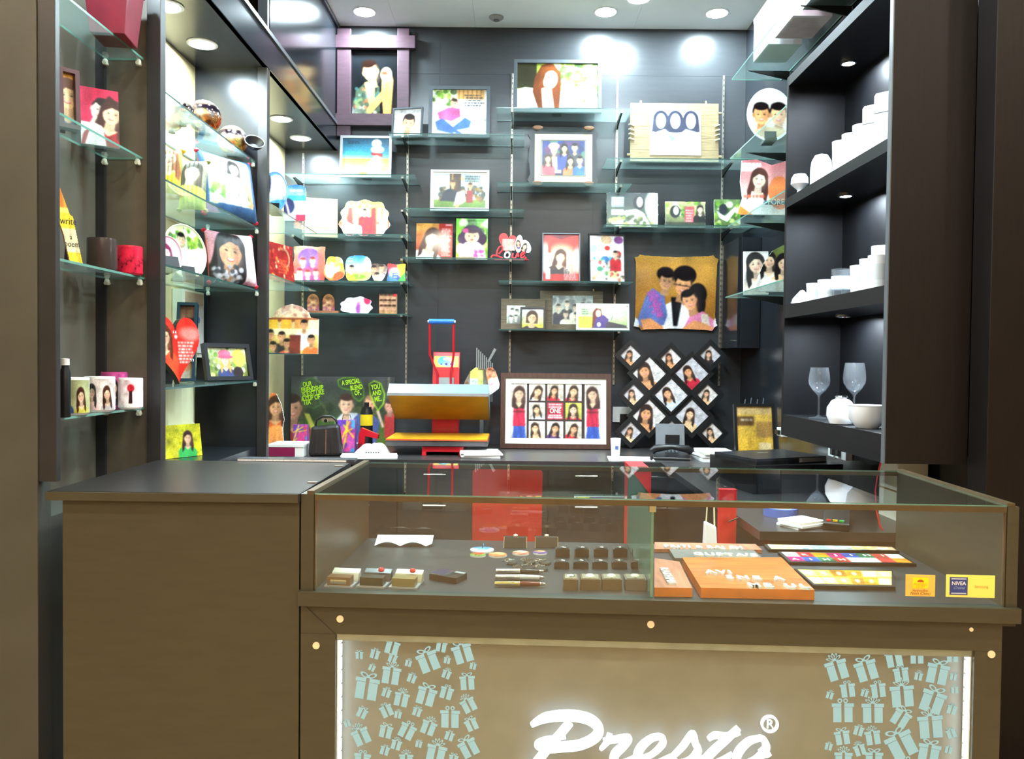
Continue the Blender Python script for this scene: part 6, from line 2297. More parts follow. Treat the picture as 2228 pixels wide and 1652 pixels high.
MB().box(-.035, .035, .09, .15, .048, .0495).build('paper_slip', mat('yellow_slip', (250, 236, 40), .5), t)
for k, col in enumerate(((220, 40, 40), (250, 200, 30), (40, 180, 80))):
    MB().box(-.03 + k * .02, -.016 + k * .02, -.08, -.07, .028, .034).build('key', mat('key%d' % k, col, .4), t)

# ================================================================== FRONT: SOLID COUNTER AND GLASS SHOWCASE
ZTOP = 1.0275
M_CTOP = mat('dark_counter_top', (30, 28, 27), .3, var=.1, spec=.35)
M_TAUPE = mat('taupe_sign_panel', (128, 128, 128), .35, var=.06)
# ---- solid counter with lift-up flap on the left
ya = U(375, 1073.5, Z=ZTOP).y
xa, xb = U(98, 1072, Y=ya).x, U(655, 1075, Y=ya).x - .006
t = thing('flap_counter', 'solid brown counter with a dark lift-up top left of the glass showcase', 'counter', (xa, ya, 0))
MB().box(0, xb - xa, 0, .60, ZTOP - .02, ZTOP).build('lift_top', [M_BROWN], t, bevel=.002)
MB().box(.002, xb - xa - .002, .004, .598, ZTOP + .0002, ZTOP + .0012).build('top_sheet', M_CTOP, t)
MB().box(.035, xb - xa - .001, .012, .03, 0, ZTOP - .0205).build('front_panel', M_BROWN, t)
MB().box(.03, xb - xa - .001, .031, .56, 0, ZTOP - .0205).build('body', M_BLKM, t)
MB().box(xb - xa - .0005, xb - xa + .0025, -.001, .6, ZTOP - .018, ZTOP + .0014).build('flap_joint', M_DARKF, t)
for v in (1052, 1016):
    q = U(680 + (1052 - v) * 1.6, v, Z=ZTOP)
    MB().box(q.x - xa - .012, q.x - xa + .012, q.y - ya - .008, q.y - ya + .008, ZTOP + .0015, ZTOP + .004).build('hinge', M_STEEL, t)
# printed strip lying at the back of the counter top
q0, q1 = U(520, 1003, Z=ZTOP), U(778, 1003, Z=ZTOP)
t = thing('printed_strip', 'clear strip with white handwriting-style print at the back of the solid counter', 'printed strip', ((q0.x + q1.x) / 2, q0.y - .02, ZTOP + .0016), (0, 0, -.01))
w_ = q1.x - q0.x
MB().box(-w_ / 2, w_ / 2, 0, .05, 0, .008).build('strip', mat('smoky_acrylic', (90, 94, 100), .15), t, bevel=.001)
flat_print(lambda c: (c.grad((70, 74, 80), (60, 62, 66)), c.lines(.3, .1, c.A - .4, .9, 1, (250, 252, 255), .7, .1)), w_, .0075, 8, t, -.0006)

# ---- showcase frame of reference
P0 = U(685, 1075, Z=ZTOP)
CR = math.radians(-2.5)
MS = Matrix.Translation((P0.x, P0.y, 0)) @ Matrix.Rotation(CR, 4, 'Z')
MSI = MS.inverted()


def S(u, v, y=None, z=None):
    d = RM @ Vector(((u - 1114) / F, -(v - 826) / F, -1))
    o = MSI @ CAM
    dl = MSI.to_3x3() @ d
    t_ = (y - o.y) / dl.y if y is not None else (z - o.z) / dl.z
    return o + dl * t_


LC = S(2190, 1108, y=0).x
DC = .585
ZD = S(1400, 1302, y=0).z          # deck height at the glass
ZR = ZD - .034
ZSg = S(1400, 1397, y=0).z
sh = thing('glass_showcase', 'long brown counter showcase with glass top and front and a lit sign below', 'showcase', (P0.x, P0.y, 0), (0, 0, CR))
xl = S(655, 1200, y=0).x
xr = S(2214, 1200, y=0).x
x_sl, x_sr = S(730, 1400, y=0).x, S(2120, 1420, y=0).x
def sb(name, x0, x1, y0, y1, z0, z1, m=M_BROWN, bev=.0015, par=None):
    return MB().box(x0, x1, y0, y1, z0, z1).build(name, m, par or sh, bevel=bev)
sb('side_post', xl, -.001, -.004, DC, ZR + .0001, ZTOP)
sb('side_post', LC + .001, xr, -.004, DC, ZR + .0001, ZTOP)
sb('deck', 0, LC, .012, DC - .012, ZD - .02, ZD - .001, M_DECK, 0)
sb('ledge_rail', xl - .004, xr + .004, -.016, .012, ZR, ZD - .0005)
sb('apron', xl, xr, .0, DC, ZD - .045, ZD - .0205, M_BROWN, 0)
sb('top_rail', xl + .0, xr - .03, -.002, .02, ZSg, ZR - .0005)
sb('stile', xl, x_sl, -.002, .02, 0, ZSg - .0005)
sb('stile', x_sr, xr - .03, -.002, .02, 0, ZSg - .0005)
sb('bottom_rail', x_sl + .0005, x_sr - .0005, -.002, .02, 0, .12)
sb('carcass', xl + .002, xr - .05, .075, DC - .01, 0, ZR - .05, M_BLKM, 0)
sb('mitre_line', 0, .0008, -.0032, -.0022, 0, .10, M_DARKF, 0).matrix_local = Matrix.Translation((x_sl, 0, ZSg)) @ Matrix.Rotation(math.radians(-48), 4, 'Y')
M_TRIM = mat('bronze_trim', (96, 84, 62), .3, .4)
MB().box(.0005, LC - .0005, .001, .007, ZD, ZTOP - .0145, 1).build('front_glass', [M_PANE, M_PANE], sh)
for x in (.0002, LC - .0032):
    sb('corner_strip', x, x + .003, -.0006, .0078, ZD, ZTOP - .0145, M_TRIM, 0)
sb('edge_trim', 0, LC, -.003, .012, ZTOP - .014, ZTOP - .001, M_TRIM, .001)
MB().box(.0, LC, -.002, DC, ZTOP + .0003, ZTOP + .0025, 0, 1).build('top_glass', [M_PANE, M_GEDGE], sh)
for x in (-.018, LC + .001):
    sb('end_trim', x, x + .017, -.003, DC, ZTOP + .0002, ZTOP + .008, M_TRIM, .001)
sb('back_rail', 0, LC, DC - .011, DC - .001, ZTOP - .012, ZTOP - .0002, M_TRIM, 0)
sb('back_glass', .001, LC * .5, DC - .010, DC - .006, ZD, ZTOP - .0125, M_PANE, 0)
xp = S(1416, 1290, y=.02).x
MB().box(xp - .003, xp + .003, .009, DC - .013, ZD, ZTOP - .001, 0, 1).build('glass_partition', [M_PANE, M_GEDGE], sh)
sb('partition_clip', xp - .008, xp + .008, .0085, .022, ZTOP - .03, ZTOP - .0145, M_CHROME)
capmesh = MB().cyl((0, 0), .0085, -.0045, -.0022, 20, 0, 'y').mesh('screw_cap', [M_BRASS])
for u, v in ((740, 1347), (1416, 1359), (2113, 1370), (688, 1405), (2157, 1424)):
    q = S(u, v, y=-.003)
    o = link('screw_cap', capmesh, sh)
    o.location = (q.x, 0, q.z)
    if u == 2113:
        o.scale = (.55, 1, .55)
# ---- sign in the front
sg = thing('lit_sign', 'backlit brown glass sign with gift box pattern and a white script name', 'sign', (P0.x, P0.y, 0), (0, 0, CR))
sb('panel', x_sl + .001, x_sr - .001, .046, .06, .121, ZSg - .001, M_TAUPE, 0, sg)
sb('sign_glass', x_sl + .001, x_sr - .001, .002, .007, .121, ZSg - .001, M_PANE, 0, sg)
sb('bevel_strip', x_sl + .002, x_sr - .002, .0072, .0092, ZSg - .018, ZSg - .002, mat('silvered_bevel', (150, 160, 166), .25, .5), 0, sg)
ledm = MB().box(-.0025, .0025, -.005, .005, -.0135, .0135).mesh('led', [M_LEDS])
z = ZSg - .012
while z > .14:
    for x in (x_sl + .008, x_sr - .008):
        o = link('led', ledm, sg)
        o.location = (x, .018, z)
    z -= .033
for x in (x_sl + .001, x_sr - .0035):
    sb('led_strip', x, x + .0025, .010, .04, .122, ZSg - .002, M_WHITE, 0, sg)


# gift motifs: two halves of a box with a ribbon gap, a lid and a bow
def arc_ring(mb, cx, cz, rx, rz, wd, rot=0, n=14):
    a = math.radians(rot)
    po, pi_ = [], []
    for k in range(n):
        q = 2 * PI * k / n
        for lst, sc in ((po, 1), (pi_, 1 - wd)):
            x, z_ = rx * sc * math.cos(q), rz * sc * math.sin(q)
            lst.append((cx + x * math.cos(a) - z_ * math.sin(a), 0, cz + x * math.sin(a) + z_ * math.cos(a)))
    v = po + pi_
    mb.add(v, [(k, (k + 1) % n, (k + 1) % n + n, k + n) for k in range(n)])


def gift(kind):
    mb = MB()
    def q(x0, z0, x1, z1):
        mb.add([(x0, 0, z0), (x1, 0, z0), (x1, 0, z1), (x0, 0, z1)], [(0, 1, 2, 3)])
    q(-.44, -.5, -.07, .2)
    q(.07, -.5, .44, .2)
    q(-.5, .215, -.07, .38)
    q(.07, .215, .5, .38)
    if kind == 0:
        arc_ring(mb, -.16, .5, .2, .1, .45, -25)
        arc_ring(mb, .16, .5, .2, .1, .45, 25)
    elif kind == 1:
        for a in (-60, -30, 0, 30, 60):
            arc_ring(mb, .2 * math.sin(math.radians(a)), .38 + .2 * math.cos(math.radians(a)), .06, .19, .4, -a)
    else:
        arc_ring(mb, -.13, .5, .11, .11, .5)
        arc_ring(mb, .13, .5, .11, .11, .5)
    return mb.mesh('gift_motif', [M_GIFT])


GM = [gift(0), gift(1), gift(2)]
GL = [(405, 420, 70, 0), (540, 410, 85, 15), (690, 350, 130, 15), (695, 445, 80, 20), (515, 530, 60, 25), (830, 490, 60, 15), (1000, 470, 190, -22), (1115, 345, 100, 10), (1165, 465, 60, 10), (1300, 400, 180, -18), (1390, 515, 60, 12), (680, 590, 165, 8), (470, 700, 210, 8), (860, 620, 80, 20), (1160, 585, 80, 20), (1340, 655, 135, -4), (640, 745, 80, 18), (770, 800, 130, 12), (985, 770, 170, 15), (1160, 745, 115, 15), (1350, 850, 130, -28), (430, 920, 90, 25), (640, 900, 110, -25), (740, 935, 65, 10), (905, 910, 80, 18), (1190, 965, 170, 0), (420, 1120, 150, -25), (635, 1080, 115, 12), (820, 1075, 140, 25), (1005, 1045, 130, 20), (1375, 1020, 110, -25), (1185, 1120, 80, 18), (725, 1195, 90, 15), (920, 1190, 60, 12), (625, 1245, 80, 15), (1070, 1270, 170, 12), (1350, 1220, 160, -28), (430, 1330, 140, 5), (810, 1330, 120, 0), (1220, 1320, 80, 10), (300, 1010, 60, -20), (560, 1400, 90, 10), (980, 1420, 130, -15), (1300, 1430, 140, 8)]
GR = [(510, 490, 190, -18), (780, 495, 190, -18), (1035, 390, 150, -12), (1245, 375, 120, -2), (1570, 370, 100, -2), (1100, 535, 130, -10), (1260, 555, 70, 10), (1435, 525, 185, 10), (610, 680, 130, -8), (445, 730, 65, 15), (765, 710, 65, 15), (890, 680, 130, -8), (1110, 730, 200, -6), (1390, 780, 200, 18), (565, 880, 185, -2), (840, 885, 185, -2), (1100, 935, 150, 30), (1565, 860, 80, 15), (1370, 1010, 205, -6), (560, 1115, 130, -10), (710, 1055, 85, 15), (840, 1115, 130, -10), (1100, 1180, 230, -28), (435, 1200, 65, 12), (720, 1230, 100, -20), (1355, 1260, 180, 8), (1535, 1230, 60, 12), (570, 1320, 150, 0), (850, 1320, 150, 0), (1580, 560, 60, 10), (1590, 680, 60, -5), (1560, 1080, 80, -20), (1120, 1400, 170, 10)]
for lst, u0, v0, sc, k0 in ((GL, 680, 1320, 3.979, 0), (GR, 1700, 1340, 4.22, 1)):
    for k, (cx, cy, wd, rot) in enumerate(lst):
        a = S(u0 + cx / sc, v0 + cy / sc, y=.045)
        s_ = wd / sc * (CAM - (MS @ a)).length / F * .93
        # keep the motif inside the panel
        if a.z + s_ * .55 > ZSg - .002:
            a.z = ZSg - .004 - s_ * .58
        o = link('gift_motif', GM[(k * 2 + k0) % 3], sg)
        o.location = (a.x, .0448, a.z)
        o.rotation_euler = (0, math.radians(rot), 0)
        o.scale = (s_, 1, s_)

# script name in lit strokes
def ribbon(path, widths, th=.010, name='letter'):
    pts = [S(1120 + a / 3.376, 1380 + b / 3.376, y=.02) for a, b in path]
    ws = widths if isinstance(widths, list) else [widths] * len(pts)
    sm, wl = [], []
    for i in range(len(pts) - 1):
        p0, p1, p2_, p3 = pts[max(i - 1, 0)], pts[i], pts[i + 1], pts[min(i + 2, len(pts) - 1)]
        for k in range(8):
            s_ = k / 8
            sm.append(.5 * ((2 * p1) + (p2_ - p0) * s_ + (2 * p0 - 5 * p1 + 4 * p2_ - p3) * s_ ** 2 + (3 * p1 - p0 - 3 * p2_ + p3) * s_ ** 3))
            wl.append(ws[i] * (1 - s_) + ws[i + 1] * s_)
    sm.append(pts[-1])
    wl.append(ws[-1])
    px2m = (sm[0].y + P0.y) / F / 3.376
    L, R = [], []
    for i, p in enumerate(sm):
        t_ = sm[min(i + 1, len(sm) - 1)] - sm[max(i - 1, 0)]
        nrm = Vector((-t_.z, 0, t_.x)).normalized() * wl[i] * .5 * px2m
        L.append((p.x + nrm.x, p.z + nrm.z))
        R.append((p.x - nrm.x, p.z - nrm.z))
    n = len(sm)
    mb = MB()
    v = [(a, .016, b) for a, b in L] + [(a, .016, b) for a, b in R] + [(a, .016 + th, b) for a, b in L] + [(a, .016 + th, b) for a, b in R]
    f = []
    for i in range(n - 1):
        f += [(i, i + 1, n + i + 1, n + i), (2 * n + i, 3 * n + i, 3 * n + i + 1, 2 * n + i + 1), (i, 2 * n + i, 2 * n + i + 1, i + 1), (n + i, n + i + 1, 3 * n + i + 1, 3 * n + i)]
    f += [(0, n, 3 * n, 2 * n), (n - 1, 3 * n - 1, 4 * n - 1, 2 * n - 1)]
    mb.add(v, f)
    return mb


def letter(*strokes):
    mb = MB()
    for path, wd in strokes:
        r_ = ribbon(path, wd)
        mb.add(r_.v, r_.f)
    mb.build('letter', M_LETTER, sg)


letter(([(120, 670), (230, 615), (400, 600), (540, 625), (615, 690), (590, 760), (480, 815), (350, 830), (230, 840), (165, 812), (230, 775), (375, 757)], [30, 70, 78, 78, 70, 72, 70, 70, 62, 46, 34, 22]),
       ([(405, 650), (330, 740), (250, 830), (180, 920), (110, 1010), (60, 1060)], [60, 60, 62, 66, 66, 40]))
letter(([(628, 850), (680, 790), (700, 735)], [20, 44, 40]), ([(650, 790), (740, 775), (835, 765), (800, 820), (740, 880), (730, 940), (800, 950), (900, 900)], [40, 46, 50, 58, 62, 58, 46, 30]))
letter(([(890, 920), (1000, 890), (1085, 810), (1080, 760), (1010, 765), (930, 830), (900, 910), (940, 965), (1030, 960), (1150, 900)], [26, 34, 46, 40, 46, 58, 62, 60, 46, 30]))
letter(([(1130, 930), (1230, 830), (1305, 735), (1325, 800), (1345, 860), (1290, 930), (1200, 950), (1150, 900)], [30, 44, 46, 50, 54, 52, 44, 36]), ([(1290, 930), (1380, 915), (1450, 870)], [36, 30, 24]))
letter(([(1645, 690), (1560, 770), (1470, 850), (1400, 930), (1420, 975), (1520, 930), (1600, 880)], [40, 52, 56, 58, 52, 36, 24]), ([(1420, 775), (1470, 745), (1560, 750), (1655, 725)], [24, 46, 42, 24]))
letter(([(1800, 765), (1720, 790), (1650, 860), (1630, 930), (1690, 960), (1780, 920), (1845, 840), (1830, 780), (1790, 762)], [34, 50, 58, 58, 54, 52, 54, 46, 34]), ([(1800, 850), (1840, 890), (1880, 875)], [30, 34, 24]))
q = S(1120 + 1872 / 3.376, 1380 + 660 / 3.376, y=.02)
rr = 62 / 3.376 * 1.95 / F
mb = MB().lathe([(rr, -.004), (rr * .76, -.004), (rr * .76, .004), (rr, .004), (rr, -.004)], 32)
o = mb.build('registered_mark', M_LETTER, sg)
o.location = (q.x, .02, q.z)
o.rotation_euler = (PI / 2, 0, 0)
text('R', rr * 1.5, sg, (q.x, .017, q.z), M_LETTER, ext=.002, name='registered_letter')

# ---- stickers on the front glass
def sticker(label, u0, v0, u1, v1, col, name='sticker'):
    a, b = S(u0, v1, y=-.0005), S(u1, v0, y=-.0005)
    t = thing(name, label, 'sticker', MS @ Vector(((a.x + b.x) / 2, -.0002, a.z)), (0, 0, CR))
    w_, h_ = b.x - a.x, b.z - a.z
    MB().box(-w_ / 2, w_ / 2, -.0006, .0008, 0, h_).build('paper', mat('stk_%d_%d_%d' % col, col, .5, var=.03), t)
    return t, w_, h_


t, w_, h_ = sticker('orange sticker with a yellow sun logo on the showcase glass', 1970, 1252, 2035, 1297, (250, 190, 90))
MB().box(-w_ * .27, w_ * .27, -.0012, -.0007, h_ * .38, h_ * .88).build('logo_panel', mat('logo_yellow', (250, 222, 20), .5), t)
mb = MB().prism([(w_ * .11 * math.cos(PI * k / 14), h_ * .66 + h_ * .13 * math.sin(PI * k / 14)) for k in range(15)], -.0016, -.0013)
mb.build('sun_mark', mat('sun_orange', (190, 90, 40), .5), t)
M_BRTXT = mat('brown_text', (120, 70, 30), .6)
text('MORNING', .008, t, (0, -.0016, h_ * .56), mat('ochre_text', (206, 170, 40), .6), sx=.8)
text('GLORY', .008, t, (0, -.0016, h_ * .46), MATS['ochre_text'], sx=.8)
text('Harshvardhan', .009, t, (0, -.0010, h_ * .27), M_BRTXT, sx=.7)
text('Nilesh (Chotu)', .010, t, (0, -.0010, h_ * .13), mat('dark_text', (70, 40, 24), .6), sx=.75, shear=.2)
t, w_, h_ = sticker('yellow sticker with a blue square logo on the showcase glass', 2058, 1253, 2165, 1299, (246, 228, 110))
MB().box(-w_ * .43, -w_ * .06, -.0012, -.0007, h_ * .1, h_ * .9).build('blue_logo', mat('logo_blue', (56, 70, 140), .35), t)
MB().box(-w_ * .40, -w_ * .09, -.0015, -.0013, h_ * .80, h_ * .85).build('logo_glint', mat('logo_pale', (190, 200, 220), .4), t)
MB().box(-w_ * .40, -w_ * .09, -.0015, -.0013, h_ * .15, h_ * .2).build('logo_glint', MATS['logo_pale'], t)
text('NIVEA', .0115, t, (-w_ * .245, -.0016, h_ * .62), M_WHITE, bold=.0002)
text('Creme', .009, t, (-w_ * .245, -.0016, h_ * .42), mat('pale_blue_text', (150, 170, 215), .5), shear=.5)
text('Samsung', .009, t, (w_ * .22, -.0016, h_ * .5), mat('tan_text', (190, 160, 80), .5))

# ================================================================== THINGS IN THE SHOWCASE
ZI = ZD - .0006


def inside(name, label, cat, u, v, rot=0.0, group=None, dz=0.0):
    q = S(u, v, z=ZI)
    q.y = max(q.y, .02)
    return thing(name, label, cat, MS @ Vector((q.x, q.y, ZI + dz)), (0, 0, CR + rot), group)


def px_m(u, v):
    return (CAM - (MS @ S(u, v, z=ZI))).length / F


# small keepsake cases at the left
for k, (lab, u, v, c0, c1) in enumerate([('small brown keepsake box with a silver lid, leftmost in the showcase', 735, 1279, (110, 80, 56), (190, 186, 170)), ('small black keepsake box with a red stone, second from the left', 806, 1280, (40, 46, 36), (40, 44, 50)), ('small olive keepsake box with a red stone, third from the left', 876, 1282, (120, 106, 66), (170, 160, 130))]):
    t = inside('keepsake_box', lab, 'keepsake box', u, v, -.08)
    w_, d_ = .07, .075
    MB().box(-w_ / 2, w_ / 2, 0, d_, 0, .004).build('tray', M_SILVER, t, bevel=.001)
    MB().box(-w_ / 2 + .006, w_ / 2 - .006, .004, .034, .0042, .024).build('box', mat('kb%d' % k, c0, .3), t, bevel=.002)
    MB().hexa([(-w_ / 2, .045, .0042), (w_ / 2, .045, .0042), (w_ / 2, .074, .0042), (-w_ / 2, .074, .0042), (-w_ / 2, .055, .022), (w_ / 2, .055, .022), (w_ / 2, .074, .03), (-w_ / 2, .074, .03)]).build('lid', mat('kl%d' % k, c1, .25), t, bevel=.002)
    if k:
        MB().lathe([(0, 0), (.006, .0), (.008, .004), (.005, .009), (0, .010)], 12, (.012, .05, .028)).build('stone', M_REDP, t, smooth=True)
    else:
        MB().box(-.02, .02, .003, .0038, .008, .018).build('plate', M_CHROME, t)
t = inside('card_case', 'silver and black business card case turned askew', 'card case', 962, 1266, -.45)
MB().box(-.04, .04, 0, .055, 0, .014).build('body', M_BLK, t, bevel=.002)
MB().box(-.039, .002, .001, .054, .0143, .0165).build('lid', M_CHROME, t, bevel=.001)
MB().box(.01, .038, .04, .052, .0143, .016).build('clasp', M_SILVER, t)
# pens
for k, (lab, v, c0, c1, dx) in enumerate([('silver pen lying behind the gold and brown pen', 1262, (214, 216, 220), (200, 204, 208), .004), ('black and silver pen at the back of the three pens', 1249, (230, 230, 232), (40, 42, 46), .0), ('gold and brown pen lying nearest the showcase glass', 1277, (224, 200, 130), (96, 40, 30), -.004)]):
    t = inside('pen', lab, 'pen', 1131, v, .02 + .01 * k, 'pens in the showcase')
    L_ = .062
    def hx(x0, x1, r0, r1, nm, m_):
        n = 14
        vv = [(x0, r0 * math.cos(2 * PI * i / n), .007 + r0 * math.sin(2 * PI * i / n)) for i in range(n)] + [(x1, r1 * math.cos(2 * PI * i / n), .007 + r1 * math.sin(2 * PI * i / n)) for i in range(n)]
        f = [(i, (i + 1) % n, (i + 1) % n + n, i + n) for i in range(n)] + [tuple(range(n - 1, -1, -1)), tuple(range(n, 2 * n))]
        MB().add(vv, f).build(nm, m_, t, smooth=True)
    hx(-L_, .0, .0055, .0068, 'cap', mat('pen_a%d' % k, c0, .15, .8))
    hx(.0005, L_ * .8, .0066, .0056, 'barrel', mat('pen_b%d' % k, c1, .2, .2))
    hx(L_ * .8 + .0005, L_, .0055, .003, 'tip', M_CHROME)
    MB().box(-L_ * .9, -.012, -.0075, -.0068, .006, .009).build('clip', M_CHROME, t)
# keyrings
M_DSTONE = mat('dark_stone', (52, 58, 58), .25)
for k, (u, v, lab) in enumerate([(1125, 1242, 'dark keyring fob at the front left of the keyring cluster'), (1150, 1238, 'dark keyring fob at the front middle of the keyring cluster'), (1178, 1241, 'dark keyring fob at the front right of the keyring cluster'), (1113, 1228, 'trapezoid keyring fob with a chrome loop, back left'), (1152, 1226, 'round keyring fob with chrome beads, back middle'), (1186, 1227, 'dark keyring fob back right beside the ring boxes')]):
    t = inside('keyring', lab, 'keyring', u, v, .2 * k, 'keyrings')
    mb = MB().lathe([(0, 0), (.016, 0), (.0175, .003), (.016, .006), (0, .0065)], 20 if k != 3 else 4)
    mb.build('fob', M_DSTONE, t, smooth=k != 3)
    pts = [(.012 * math.cos(2 * PI * i / 14), .024 + .012 * math.sin(2 * PI * i / 14), .004 + .003 * math.sin(i)) for i in range(15)]
    MB().tube(pts, .0016, 6).build('ring', M_CHROME, t)
    mb = MB()
    for i in range(4):
        mb.lathe([(0, -.003), (.003, 0), (0, .003)], 8, (-.009 + i * .006, .004, .010))
    mb.build('studs', M_CHROME, t)
# printed magnets
for lab, u, v, rx, c0, c1 in (('oval blue photo magnet with a chrome hook', 1049, 1199, .034, (60, 150, 220), (240, 250, 255)), ('small red and green photo magnet in front of the blue oval', 1040, 1210, .022, (220, 60, 50), (90, 160, 70)), ('small orange photo magnet right of the red and green one', 1083, 1210, .026, (240, 190, 140), (200, 110, 70)), ('small cream photo magnet in front of the black card stand', 1133, 1206, .024, (250, 230, 200), (180, 90, 70)), ('small orange and violet photo magnet nearest the ring boxes', 1175, 1205, .02, (250, 180, 110), (60, 50, 150))):
    t = inside('photo_magnet', lab, 'magnet', u, v)
    o = MB().lathe([(0, 0), (rx, 0), (rx, .004), (0, .0042)], 28).build('base', M_WHITE, t)
    def f(c, c0=c0, c1=c1):
        c.grad(c0, c1)
        c.speck(0, 0, c.A, 1, [c0, c1, (255, 255, 255)], 12, .08, .2)
    img = paint(f, 1, 30)
    grid('print', img, lambda u_, v_: ((u_ * 2 - 1) * rx, (1 - 2 * v_) * rx, .0046 + 0 * u_), GLAZE, t, CIRC)
    if rx > .03:
        MB().tube([(0, rx * .3, .005), (0, rx * .4, .02), (.004, rx * .5, .012)], .0016, 6).build('hook', M_CHROME, t)
for lab, u in (('black card stand with chrome sides, left of two', 1121), ('black card stand with chrome sides, right of two', 1189)):
    t = inside('card_stand', lab, 'card stand', u, 1193)
    MB().prism([(0, 0), (.03, 0), (.03, .03), (.012, .03)], -.032, .032, 0, 'x').build('block', M_BLK, t, bevel=.001)
    for sx in (-1, 1):
        MB().prism([(-.004, 0), (.03, 0), (.03, .032), (.01, .032)], sx * .0335 - .001, sx * .0335 + .001, 0, 'x').build('side_plate', M_CHROME, t)
    MB().lathe([(0, 0), (.006, 0), (.007, .004), (0, .008)], 12, (0, .022, .0302)).build('knob', M_BRASS, t, smooth=True)
# ring boxes
M_RBOX = mat('black_velvet', (40, 36, 34), .5)
M_RBOX2 = mat('brown_leatherette', (92, 76, 54), .4)
k = 0
rowname = ['back row', 'front row']
for r_, v in enumerate((1213, 1238)):
    for c_ in range(5):
        u = 1224 + c_ * 42 - r_ * 2
        if u > 1404:
            u = 1398
        k += 1
        place = ['leftmost', 'second from the left', 'in the middle', 'second from the right', 'rightmost'][c_]
        t = inside('ring_box', 'small black trinket box with a silver charm, %s of the %s' % (place, rowname[r_]), 'trinket box', u, v, 0, 'black trinket boxes')
        w_ = .040
        MB().box(-w_ / 2, w_ / 2, 0, .028, 0, .022 - .006 * r_).build('tray', M_RBOX, t, bevel=.001)
        h_ = .022 - .006 * r_
        MB().box(-w_ / 2 + .003, w_ / 2 - .003, .003, .025, h_ + .0002, h_ + .002).build('liner', M_BLKM, t)
        mb = MB().lathe([(0, 0), (.010, .0), (.011, .002), (.006, .004), (0, .0042)], 16, (0, .016, h_ + .0022))
        if r_:
            mb.box(-.003, .003, .004, .016, h_ + .0022, h_ + .0045)
        mb.build('charm', M_CHROME, t, smooth=True)
for lab, u, w_, m_ in (('tiny brown box with a silver ornament in front of the black boxes', 1242, .036, M_RBOX2), ('brown pendant box, left of the three larger boxes', 1285, .048, M_RBOX2), ('brown pendant box, middle of the three larger boxes', 1332, .048, M_RBOX2), ('grey pendant box, right of the three larger boxes', 1384, .052, mat('grey_leatherette', (104, 94, 88), .4))):
    t = inside('pendant_box', lab, 'trinket box', u, 1285, 0)
    MB().box(-w_ / 2, w_ / 2, 0, .05, 0, .026).build('box', m_, t, bevel=.0015)
    MB().box(-w_ / 2 + .004, w_ / 2 - .004, .004, .046, .0262, .028).build('cushion', mat('pale_cushion', (130, 120, 96), .6), t)
    mb = MB().lathe([(0, 0), (.011, .0), (.008, .003), (0, .004)], 16, (0, .03, .0282))
    mb.box(-.003, .003, .010, .03, .0282, .0305)
    mb.build('pendant', M_CHROME if w_ < .04 else M_BRASS, t, smooth=True)


# name plaques
def plaque(name, label, quad, h, m_, side=None, tilt=0):
    """four deck pixels (front-left, front-right, back-right, back-left) of the plaque foot print"""
    pts = [S(u, v, z=ZI) for u, v in quad]
    for p in pts:
        p.y = max(min(p.y, DC - .03), .016)
    c = sum(pts, Vector()) / 4
    t = thing(name, label, 'name plaque', MS @ Vector((c.x, c.y, ZI)), (0, 0, CR))
    MB().prism([(p.x - c.x, p.y - c.y) for p in pts], 0, h, 0, 'z', side).build('plank', [m_, mat('plaque_edge', (206, 110, 30), .35, var=.15)], t, bevel=.001)
    return t, c


def ltxt(t, c, tx, u, v, size, rotz=0, h=.02, sx=.85, space=1.25):
    q = S(u, v, z=ZI + h)
    return text(tx, size, t, (q.x - c.x, q.y - c.y, h + .003), M_WHITE, (0, 0, rotz), sx=sx, ext=.003, bold=.0014, space=space)


t, c = plaque('name_plaque', 'reddish wooden name plaque with sideways white letters by the glass partition', [(1424, 1300), (1506, 1300), (1478, 1240), (1424, 1232)], .022, mat('rosy_wood', (186, 120, 92), .35, var=.3, scale=10, stretch=(7, 1, 1)), 1)
ltxt(t, c, 'RASHMI', 1452, 1256, .026, -PI / 2, .022, 1.3)
t, c = plaque('name_plaque', 'large orange wooden plaque with white letters in three lines', [(1526, 1303), (1772, 1306), (1700, 1232), (1484, 1232)], .024, M_PLAQUE, 1)
ltxt(t, c, 'AVI', 1563, 1249, .044, 0, .024)
ltxt(t, c, 'SNE A', 1642, 1262, .044, 0, .024, .85, 1.5)
ltxt(t, c, 'ME UL', 1693, 1279, .044, 0, .024, .85, 1.5)
t, c = plaque('name_plaque', 'grey stone plaque with one short white name behind the orange plaque', [(1468, 1224), (1660, 1226), (1640, 1206), (1456, 1204)], .012, M_SLATE)
ltxt(t, c, "GUPTA'S", 1578, 1211, .048, 0, .012, .8)
t, c = plaque('name_plaque', 'long rosy wooden plaque with two joined names at the back of the showcase', [(1424, 1202), (1658, 1204), (1640, 1188), (1424, 1187)], .010, MATS['rosy_wood'])
ltxt(t, c, 'PRITI & RAJ SH', 1530, 1194, .046, 0, .010, .62)


